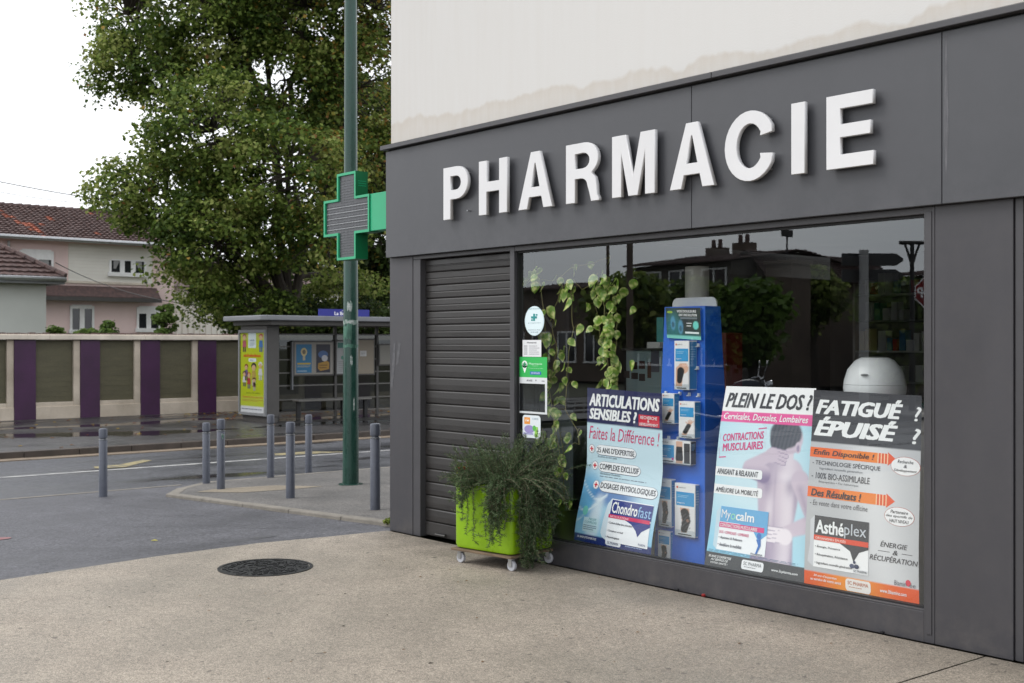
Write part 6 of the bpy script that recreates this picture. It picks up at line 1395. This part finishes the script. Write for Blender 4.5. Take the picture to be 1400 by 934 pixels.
def rrect(hx_, hy_, r_, n_=6):
    pts = []
    for sx_, sy, a0 in ((1, 1, 0), (-1, 1, 90), (-1, -1, 180), (1, -1, 270)):
        for i in range(n_ + 1): a = R(a0 + 90 * i / n_); pts.append((sx_ * (hx_ - r_) + r_ * math.cos(a), sy * (hy_ - r_) + r_ * math.sin(a)))
    return pts
mb = MB(); rings = []
for (ins, z) in ((.03, 0), (.008, .006), (.0, .03), (.0, Hp * .5), (0, Hp - .02), (.006, Hp - .004), (.016, Hp), (.028, Hp - .003), (.032, Hp - .04)): rings.append([(x, y, z) for x, y in rrect(hw - ins, hd_ - ins, .042 - ins * .4)])
n_ = len(rings[0]); vs = [p for rg in rings for p in rg]
mb.add(vs, [(i * n_ + j, i * n_ + (j + 1) % n_, (i + 1) * n_ + (j + 1) % n_, (i + 1) * n_ + j) for i in range(len(rings) - 1) for j in range(n_)] + [tuple(range(n_ - 1, -1, -1))], M['lime']); mb.build('pot', pl, True, local=True)
mb = MB(); mb.add([(x, y, Hp - .035) for x, y in rrect(hw - .03, hd_ - .03, .03)], [tuple(range(n_))], M['soil']); mb.build('soil', pl, local=True)
# rosemary
rose = thing('rosemary_bush', (cen.x, cen.y, ZTp - .03), 'bushy dark green rosemary spilling over the rim of the lime planter', 'plant')
r = random.Random(4); SM = MB(); NP = []; ND = []; NS = []
def sprig(p0, d0, L_, droop, rad=.003, dens=1.0):
    p = Vector(p0); d = Vector(d0).normalized(); pts = [p.copy()]; n_ = max(4, int(L_ / .03)); step = L_ / n_
    for i in range(n_):
        d = (d + Vector((r.uniform(-.12, .12), r.uniform(-.12, .12), -droop * step * 8 + r.uniform(-.08, .08)))).normalized(); p = p + d * step
        if p.z < .04: break
        pts.append(p.copy())
        if i > 0:
            for k in range(int(9 * dens)):
                a = r.uniform(0, 6.28); u_ = d.cross(Vector((0, 0, 1)) if abs(d.z) < .9 else Vector((1, 0, 0))).normalized(); w_ = d.cross(u_); out = (u_ * math.cos(a) + w_ * math.sin(a)) * .8 + d * r.uniform(.3, 1.0)
                NP.append(tuple(p - d * step * r.random())); ND.append(tuple(out.normalized())); NS.append(r.uniform(.018, .032))
    if len(pts) > 2: SM.tube(pts, [rad * (1 - .6 * i / (len(pts) - 1)) for i in range(len(pts))], M['stem_w'], 4)
    return pts
M['stem_w'] = mat('rosemary_stem', lin((96, 88, 70)), .8, var=.2, vscale=20)
S2W = lambda a, b_, z: cen + ax_ * a + ay_ * b_ + Vector((0, 0, z - cen.z))
for k in range(300):        # upright dome
    a, b_ = r.uniform(-hw + .03, hw - .03), r.uniform(-hd_ + .03, hd_ - .03)
    out = ax_ * (a / hw) * .7 + ay_ * (b_ / hd_) * .5; d = out + Vector((r.uniform(-.4, .4), r.uniform(-.4, .4), r.uniform(.7, 1.7)))
    hgt_ = 1.05 - .38 * (a / hw - .35) ** 2
    sprig(S2W(a, b_, ZTp - .04), d, r.uniform(.17, .46) * hgt_, .13, dens=1.3)
for k in range(90):         # low, flat skirt over the rim
    a, b_ = r.uniform(-hw + .02, hw), -hd_ + r.uniform(0, .1); sprig(S2W(a, b_, ZTp - .02), ax_ * r.uniform(-.5, .7) - ay_ * r.uniform(.2, .6) + Vector((0, 0, r.uniform(.3, .9))), r.uniform(.1, .2), .9, dens=1.3)
for k in range(26):        # long tips, mostly to the right, going pale
    a, b_ = r.uniform(-.02, hw), r.uniform(-hd_, hd_ * .8); d = ax_ * r.uniform(.2, 1.2) + ay_ * r.uniform(-.4, .3) + Vector((0, 0, r.uniform(.4, 1.2)))
    sprig(S2W(a, b_, ZTp - .02), d, r.uniform(.3, .5), .35, dens=.7)
def hang(a0, b0, width, L0, L1, n_, face):
    '''a bunch of sprigs tumbling over the rim, longest at its middle'''
    for _ in range(n_):
        t = r.gauss(0, .42); t = max(-1, min(1, t)); ll = (L0 + (L1 - L0) * (1 - abs(t)) ** 1.6) * r.uniform(.6, 1.05)
        if face == 'f': base_ = S2W(a0 + t * width, -hd_ + r.uniform(.0, .04), ZTp + r.uniform(-.01, .04)); d = -ay_ * r.uniform(.3, .6) + Vector((0, 0, r.uniform(.0, .4))) - ax_ * t * r.uniform(.2, .7)
        else: base_ = S2W(hw - r.uniform(0, .04), b0 + t * width, ZTp + r.uniform(-.01, .04)); d = ax_ * r.uniform(.3, .8) + Vector((0, 0, r.uniform(.0, .5))) - ay_ * t * r.uniform(.2, .7) - ay_ * .1
        wander(base_, d, ll)
def wander(p0, d0, L_):
    p = Vector(p0); d = Vector(d0).normalized(); pts = [p.copy()]; n_ = max(4, int(L_ / .022)); step = L_ / n_; sw = Vector((r.uniform(-.4, .4), r.uniform(-.4, .4), 0)); ph = r.uniform(0, 6.28)
    for i in range(n_):
        pull = min(1, i / 5); d = (d * (1 - .35 * pull) + Vector((0, 0, -1)) * .42 * pull + sw * .28 * math.sin(ph + i * .5) + Vector((r.uniform(-.2, .2), r.uniform(-.2, .2), r.uniform(-.1, .1)))).normalized(); p = p + d * step
        q_ = p - cen; la, lb = q_.dot(ax_), q_.dot(ay_)
        if p.z < ZTp and la < hw + .012 and lb > -hd_ - .012 and la > -hw:      # stay outside the pot
            if abs(la - hw) < abs(lb + hd_): p += ax_ * (hw + .014 - la)
            else: p -= ay_ * (lb + hd_ + .014)
        if p.z < .03: break
        pts.append(p.copy())
        for k in range(12):
            a = r.uniform(0, 6.28); u_ = d.cross(Vector((.3, .9, 0))).normalized(); w_ = d.cross(u_); out = (u_ * math.cos(a) + w_ * math.sin(a)) * .85 + d * r.uniform(.1, .9)
            NP.append(tuple(p - d * step * r.random())); ND.append(tuple(out.normalized())); NS.append(r.uniform(.016, .03))
    if len(pts) > 2: SM.tube(pts, [.003 * (1 - .6 * i / (len(pts) - 1)) for i in range(len(pts))], M['stem_w'], 4)
    if L_ > .2:
        for _ in range(4):
            k = r.randrange(3, len(pts)); q_ = pts[min(k, len(pts) - 1)]; sprig(q_, Vector((r.uniform(-1, 1), r.uniform(-1, 1), r.uniform(-.5, .5))), r.uniform(.05, .1), -.1, .002)
hang(-.105, 0, .12, .12, .40, 20, 'f'); hang(-.09, 0, .03, .45, .56, 3, 'f'); hang(.23, 0, .11, .3, .62, 44, 'f'); hang(0, -.14, .12, .45, .85, 46, 's'); hang(0, .06, .2, .3, .75, 44, 's')
for z_ in (.50, .40): sprig(S2W(-.12, -hd_ - .04, z_), -ax_ * 1 - ay_ * .2 + Vector((0, 0, .15)), .14, -.1, dens=.8)
NPa, NDa, NSa = np.array(NP), np.array(ND), np.array(NS)[:, None]; rr2 = np.random.default_rng(3); sd_ = np.cross(NDa, rr2.normal(size=NDa.shape)); sd_ /= np.linalg.norm(sd_, axis=1)[:, None]
V = np.stack([NPa - sd_ * .0014, NPa + sd_ * .0014, NPa + NDa * NSa * .6 + sd_ * .0019, NPa + NDa * NSa], 1).reshape(-1, 3); k = np.arange(len(NPa)) * 4; Fc = np.concatenate([np.stack([k, k + 1, k + 2], 1), np.stack([k, k + 2, k + 3], 1)])
pal_ = np.array([lin(c) for c in ((54, 72, 46), (72, 92, 58), (92, 114, 76), (122, 142, 108), (62, 80, 56))]); cc = pal_[rr2.integers(0, 5, len(NPa))] * rr2.uniform(.7, 1.25, len(NPa))[:, None]
o = np_mesh('needles', V, Fc, M['leaf'], rose, np.repeat(cc, 4, 0)); o['kind'] = 'stuff'
o = SM.build('sprigs', rose, True); o['kind'] = 'stuff'
# little weed with red leaves at the left rim; grass at the kerb end
r = random.Random(8); pts = [tuple(S2W(-hw + .03 + r.uniform(-.03, .05), -hd_ + .06 + r.uniform(-.04, .08), ZTp + r.uniform(-.02, .14))) for _ in range(34)]
wd = thing('weed', tuple(S2W(-hw + .05, -hd_ + .08, ZTp - .03)), 'small weed with reddish leaves at the left rim of the lime planter', 'weed')
mb = MB()
for p in pts[:10]: mb.tube([S2W(-hw + .05, -hd_ + .08, ZTp - .03), Vector(p)], .0015, M['stem'], 4)
o = mb.build('stems', wd); o['kind'] = 'stuff'
o = leaves_mesh(pts, [.02] * len(pts), 4, .022, mk_pal([(86, 110, 50), (120, 130, 60), (150, 60, 50)]), 'foliage', wd, seed=6); o['kind'] = 'stuff'
gp = [(-.18 + r.gauss(0, .05) - .06, .17 + r.gauss(0, .03), .03) for _ in range(16)]
tag(leaves_mesh([(x, y, gz(x) + .05) for x, y, z in gp], [.03] * 16, 9, .04, mk_pal([(96, 116, 52), (130, 140, 70)]), 'grass_tuft', None, seed=4), 'small tuft of grass growing at the kerb end by the shop corner', 'grass', kind='stuff')

# ================================================================== STREET MIRRORED IN THE WINDOW (opposite side, behind the camera)
def mhouse(name, pxL, pxR, D, eave_y, ridge_y, label, wallm, depth=8, gable=None, chim=(), winc=2, rot=None):
    """house across the side street, long side towards the shop"""
    xa_, ya_, ze = mir(pxL, eave_y, D); dxr, dyr = ray(pxR); yw = ya_; t = (.1 - yw - CY) / dyr; xb_ = CX + t * dxr; _, _, zr = mir((pxL + pxR) / 2, ridge_y, D)
    x0_, x1_ = min(xa_, xb_), max(xa_, xb_); T = thing(name, ((x0_ + x1_) / 2, yw - depth / 2, 0), label, 'house')
    mb = MB(); mb.box(x0_, x1_, yw - depth, yw, 0, ze, wallm); mb.build('wall', T)
    zr += (depth / 2) / D * 0
    if gable: tiles = [((x0_ - .3, yw + .4, ze), (x0_ - .3, yw - depth - .4, ze), ((x0_ + x1_) / 2, yw + .4, zr), ((x0_ + x1_) / 2, yw - depth - .4, zr)), ((x1_ + .3, yw + .4, ze), (x1_ + .3, yw - depth - .4, ze), ((x0_ + x1_) / 2, yw + .4, zr), ((x0_ + x1_) / 2, yw - depth - .4, zr))]
    else: tiles = [((x0_ - .3, yw + .4, ze), (x1_ + .3, yw + .4, ze), (x0_ - .3, yw - depth / 2, zr), (x1_ + .3, yw - depth / 2, zr)), ((x0_ - .3, yw - depth - .4, ze), (x1_ + .3, yw - depth - .4, ze), (x0_ - .3, yw - depth / 2, zr), (x1_ + .3, yw - depth / 2, zr))]
    for a in tiles: tiled_slope(T, 'roof_tiles', *a, 14, 34, M['tile'], .06)
    mb = MB()
    if gable: mb.prism([(x0_, ze), (x1_, ze), ((x0_ + x1_) / 2, zr - .1)], yw - depth, yw, wallm, 'Y')
    else: mb.prism([(yw, ze), (yw - depth / 2, zr - .1), (yw - depth, ze)], x0_, x1_, wallm, 'X')
    mb.build('gable', T)
    for px, top in chim:
        X = mir(px, 0, D)[0]; zt2 = mir(px, top, D)[2]; zb2 = zr - 1.0; mb = MB(); mb.box(X - .4, X + .4, yw - depth / 2 - .3, yw - depth / 2 + .3, zb2, zt2, M['brown_wall']); c_ = mb.build('chimney', T)
        for k in (-.2, .15): mb = MB(); mb.lathe([(.1, 0), (.08, .35)], (X + k, yw - depth / 2, zt2), M['tile'], 10); mb.build('chimney_pot', c_)
    w_ = (x1_ - x0_) / winc
    for k in range(winc):
        for z0, z1 in ((.9, 2.2), (3.3, 4.5)):
            if z1 > ze - .2: continue
            xc = x0_ + w_ * (k + .5); mb = MB(); mb.box(xc - .55, xc + .55, yw + .005, yw + .015, z0, z1, M['dark_pane']); o = mb.build('window', T)
            mb = MB(); mb.box(xc - .62, xc - .55, yw, yw + .05, z0, z1, M['white_paint']); mb.box(xc + .55, xc + .62, yw, yw + .05, z0, z1, M['white_paint']); mb.box(xc - .04, xc + .04, yw + .016, yw + .05, z0, z1, M['white_paint']); mb.box(xc - .66, xc + .66, yw, yw + .08, z0 - .08, z0, M['white_paint']); mb.box(xc - .62, xc + .62, yw, yw + .05, z1, z1 + .07, M['white_paint']); mb.build('frame', o)
    return T
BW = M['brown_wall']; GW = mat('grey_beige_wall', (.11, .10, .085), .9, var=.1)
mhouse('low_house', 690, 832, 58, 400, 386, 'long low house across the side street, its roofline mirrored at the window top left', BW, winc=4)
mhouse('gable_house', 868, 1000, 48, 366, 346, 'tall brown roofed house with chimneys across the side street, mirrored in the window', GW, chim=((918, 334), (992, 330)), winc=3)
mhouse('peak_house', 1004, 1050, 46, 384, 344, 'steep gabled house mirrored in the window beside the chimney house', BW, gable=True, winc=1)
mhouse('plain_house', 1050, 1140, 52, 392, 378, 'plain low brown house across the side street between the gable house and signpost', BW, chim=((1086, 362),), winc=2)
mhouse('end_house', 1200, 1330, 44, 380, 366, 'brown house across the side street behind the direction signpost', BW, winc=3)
# distant trees and hedges there
def mtree(px, ptop, pbot, D, rp, label, seed, ncl=110, pal=None, leaf=.2):
    b_ = mir(px, 470, D); k = D / F; lobs_ = []
    r_ = random.Random(seed)
    for j in range(4):
        c = mir(px + r_.uniform(-1.1, 1.1) * rp, ptop + (pbot - ptop) * (.3 + .15 * j + r_.uniform(-.08, .12)), D); lobs_.append((c, (rp * k * r_.uniform(.5, .9),) * 2 + ((pbot - ptop) * k * r_.uniform(.16, .3),), 1))
    tree('street_tree', (b_[0], b_[1], 0), 1.6, lobs_, ncl, 55, leaf, pal or mk_pal(greens), label, 'tree', 'trees mirrored in the shop window', tr=.16, seed=seed)
mtree(862, 372, 470, 30, 42, 'dark leafy tree left of the gable house mirrored behind the pothos', 61)
mtree(925, 384, 460, 36, 34, 'green tree standing in front of the gable house mirrored left of the stand', 62)
mtree(1032, 388, 480, 27, 30, 'bright green bushy tree mirrored right of the blue stand', 63, pal=mk_pal([(70, 96, 40), (96, 124, 52)]))
mtree(1113, 366, 440, 40, 22, 'small round tree mirrored beside the weather vane chimney', 64)
mtree(1225, 372, 520, 34, 44, 'dark tree mirrored behind the direction signs', 65)
# brown rendered gate pier with vane
x, y, z = mir(1076, 362, 34); vp = thing('brick_tower', (x, y, 0), 'narrow brown chimney tower topped by a weather vane, mirrored in the window', 'tower')
mb = MB(); mb.box(x - .45, x + .45, y - .5, y + .4, 0, z, BW); mb.build('shaft', vp); mb = MB(); mb.box(x - .5, x + .5, y - .55, y + .45, z, z + .1, BW); mb.tube([(x, y, z + .1), (x, y, z + 1.6)], .025, M['gasket'], 6); mb.box(x - .02, x + .02, y - .25, y + .25, z + .8, z + 1.0, M['gasket']); mb.build('weather_vane', vp)
# wooden poles
for px, yt, D, rad_, lb in ((861, 330, 21, .055, 'thick dark timber pole mirrored above the pothos'), (831, 332, 30, .04, 'thin dark metal mast mirrored at the window top left')):
    x, y, z = mir(px, yt - 25, D); mb = MB(); mb.lathe([(rad_ * 1.2, 0), (rad_, z)], (x, y, -.02), M['brown_wall'], 10); tag(mb.build('utility_pole', smooth=True), lb, 'pole')
# direction signpost (backs of the arrows face the shop)
x, y, z = mir(1181, 342, 17.5); spst = thing('direction_signpost', (x, y, 0), 'grey signpost with two dark backed arrow signs mirrored in the shop window', 'signpost')
mb = MB(); mb.lathe([(.07, 0), (.07, z)], (x, y, 0), mat('grey_post_paint', (.4, .4, .4), .5), 16); mb.build('post', spst, True)
k = 17.5 / F; dirn = Vector((RT[0], -RT[1], 0)).normalized()
M['sign_back'] = mat('dark_sign_back', (.03, .032, .035), .5)
for y0, y1 in ((346, 363), (368, 385)):
    zt2, zb2 = EYE + (470 - y0) * k, EYE + (470 - y1) * k; zm = (zt2 + zb2) / 2; nrm = Vector((dirn.y, -dirn.x, 0)); vs = []
    out = [(-28 * k, zb2), (46 * k, zb2), (56 * k, zm - .02), (56 * k, zm + .02), (46 * k, zt2), (-28 * k, zt2)]
    for dd in (.075, .1): vs += [tuple(Vector((x, y, 0)) + dirn * u + nrm * dd + Vector((0, 0, z_))) for u, z_ in out]
    mb = MB(); mb.add(vs, [tuple(range(6)), tuple(range(11, 5, -1))] + [(i, 6 + i, 6 + (i + 1) % 6, (i + 1) % 6) for i in range(6)], M['sign_back']); mb.build('arrow_sign', spst)
# T-headed street lamp
x, y, z = mir(1247, 332, 30); tl2 = thing('street_lamp', (x, y, 0), 'dark street lamp with a flat T shaped head mirrored at the right of the window', 'street lamp')
mb = MB(); mb.lathe([(.08, 0), (.05, z)], (x, y, 0), M['gasket'], 12); mb.build('post', tl2, True); mb = MB()
for s_ in (-1, 1): p = Vector((x, y, z)); mb.tube([p - Vector((0, 0, .6)), p + dirn * .12 * s_ - Vector((0, 0, .2)), p + dirn * .2 * s_], .03, M['gasket'], 6)
mb.tube([p - dirn * .32, p + dirn * .32], .05, M['gasket'], 8); mb.build('lamp_head', tl2)
# stop sign facing the shop
x, y, z = mir(1273, 400, 16.5); k = 16.5 / F; ss = thing('stop_sign', (x, y, 0), 'red octagonal STOP sign on a post mirrored at the right window edge', 'stop sign')
mb = MB(); mb.lathe([(.035, 0), (.035, z + .35)], (x, y, 0), M['steel'], 12); mb.build('post', ss, True)
R8 = 23 * k; fnrm = Vector((CX - x, .1 + 6.27 - y, 0)); fnrm = Vector((CX, 6.27, 0)) - Vector((x, y, 0)); fnrm.normalize(); rgt = Vector((-fnrm.y, fnrm.x, 0))
def oct_(r_, d): return [tuple(Vector((x, y, z)) + rgt * r_ * math.cos(R(22.5 + 45 * i)) + fnrm * d + Vector((0, 0, r_ * math.sin(R(22.5 + 45 * i))))) for i in range(8)]
mb = MB(); a_, b2 = oct_(R8, .04), oct_(R8, .046); mb.add(a_ + b2, [tuple(range(7, -1, -1)), tuple(range(8, 16))] + [(i, (i + 1) % 8, 8 + (i + 1) % 8, 8 + i) for i in range(8)], flat((225, 225, 228))); pte = mb.build('sign_plate', ss)
mb = MB(); mb.add(oct_(R8 * .92, .048), [tuple(range(8))], flat((120, 18, 26))); mb.build('red_face', pte)
g = Page(lambda u, v, l: tuple(Vector((x, y, z)) + rgt * (u - .5) * 2 * R8 + fnrm * (.05 + l * .001) + Vector((0, 0, (.5 - v) * 2 * R8)))); g.text('STOP', .1, .9, .34, .66, (235, 235, 238), .04); g.build('stop_lettering', pte)
# parked motorcycle, partly mirrored beside the tower
x, y, z = mir(1012, 530, 23); dirm = Vector((RT[0], -RT[1], 0)).normalized(); mo = thing('parked_motorcycle', (x, y, 0), 'parked motorcycle with chrome parts mirrored just above the PLEIN LE DOS poster', 'motorcycle', rz=math.atan2(dirm.y, dirm.x))
CH = mat('chrome', (.7, .7, .72), .12, metal=1); BK = M['gasket']
for sx_ in (-.68, .68):
    mb = MB(); mb.lathe([(.25, -.04), (.31, -.045), (.32, 0), (.31, .045), (.25, .04)], (sx_, 0, .32), BK, 28, 'Y'); wh = mb.build('wheel', mo, True, local=True)
    mb = MB(); mb.lathe([(.23, -.02), (.25, -.02), (.25, .02), (.23, .02)], (sx_, 0, .32), CH, 24, 'Y')
    for a in range(0, 360, 30): mb.tube([(sx_, 0, .32), (sx_ + .24 * math.cos(R(a)), 0, .32 + .24 * math.sin(R(a)))], .004, CH, 4)
    mb.build('rim', wh, local=True)
mb = MB(); mb.tube([(.68, .07, .32), (.48, .07, .82), (.44, .07, 1.0)], .025, CH, 8); mb.tube([(.68, -.07, .32), (.48, -.07, .82), (.44, -.07, 1.0)], .025, CH, 8); mb.build('front_fork', mo, True, local=True)
mb = MB(); mb.tube([(.3, -.38, 1.02), (.42, -.2, 1.06), (.44, 0, 1.02), (.42, .2, 1.06), (.3, .38, 1.02)], .014, CH, 8)
for s_ in (-1, 1): mb.tube([(.4, s_ * .25, 1.06), (.44, s_ * .34, 1.28)], .006, CH, 6); mb.lathe([(0, -.01), (.055, -.005), (.055, .01), (0, .02)], (.44, s_ * .35, 1.32), CH, 16, 'X')
mb.build('handlebar', mo, True, local=True)
mb = MB(); mb.lathe([(0, -.08), (.06, -.05), (.095, .02), (.1, .05), (0, .055)], (.56, 0, .9), CH, 20, 'X'); mb.build('headlight', mo, True, local=True)
mb = MB(); mb.lathe([(0, -.28), (.09, -.24), (.15, -.05), (.16, .1), (.12, .24), (0, .28)], (.12, 0, .86), mat('tank_paint', (.02, .03, .05), .15), 20, 'X'); mb.build('fuel_tank', mo, True, local=True)
mb = MB(); mb.prism([(-.75, .84), (-.2, .78), (-.05, .86), (-.3, .9), (-.75, .95)], -.13, .13, BK, 'Y'); mb.build('seat', mo, bevel=.03, local=True)
mb = MB(); mb.box(-.22, .22, -.13, .13, .34, .62, CH); mb.lathe([(.1, -.16), (.1, .16)], (.05, 0, .5), CH, 16, 'Y'); mb.build('engine', mo, bevel=.02, local=True)
mb = MB(); mb.tube([(.2, .14, .5), (.1, .17, .3), (-.5, .17, .28), (-.95, .18, .36)], [.025, .025, .035, .045], CH, 10); mb.build('exhaust', mo, True, local=True)
mb = MB(); mb.tube([(-.68, .1, .32), (-.5, .1, .82), (.0, .0, .7), (.44, 0, .9)], .02, BK, 8); mb.tube([(-.68, -.1, .32), (-.1, -.06, .4), (.2, 0, .36), (.44, 0, .88)], .02, BK, 8); mb.build('frame', mo, True, local=True)
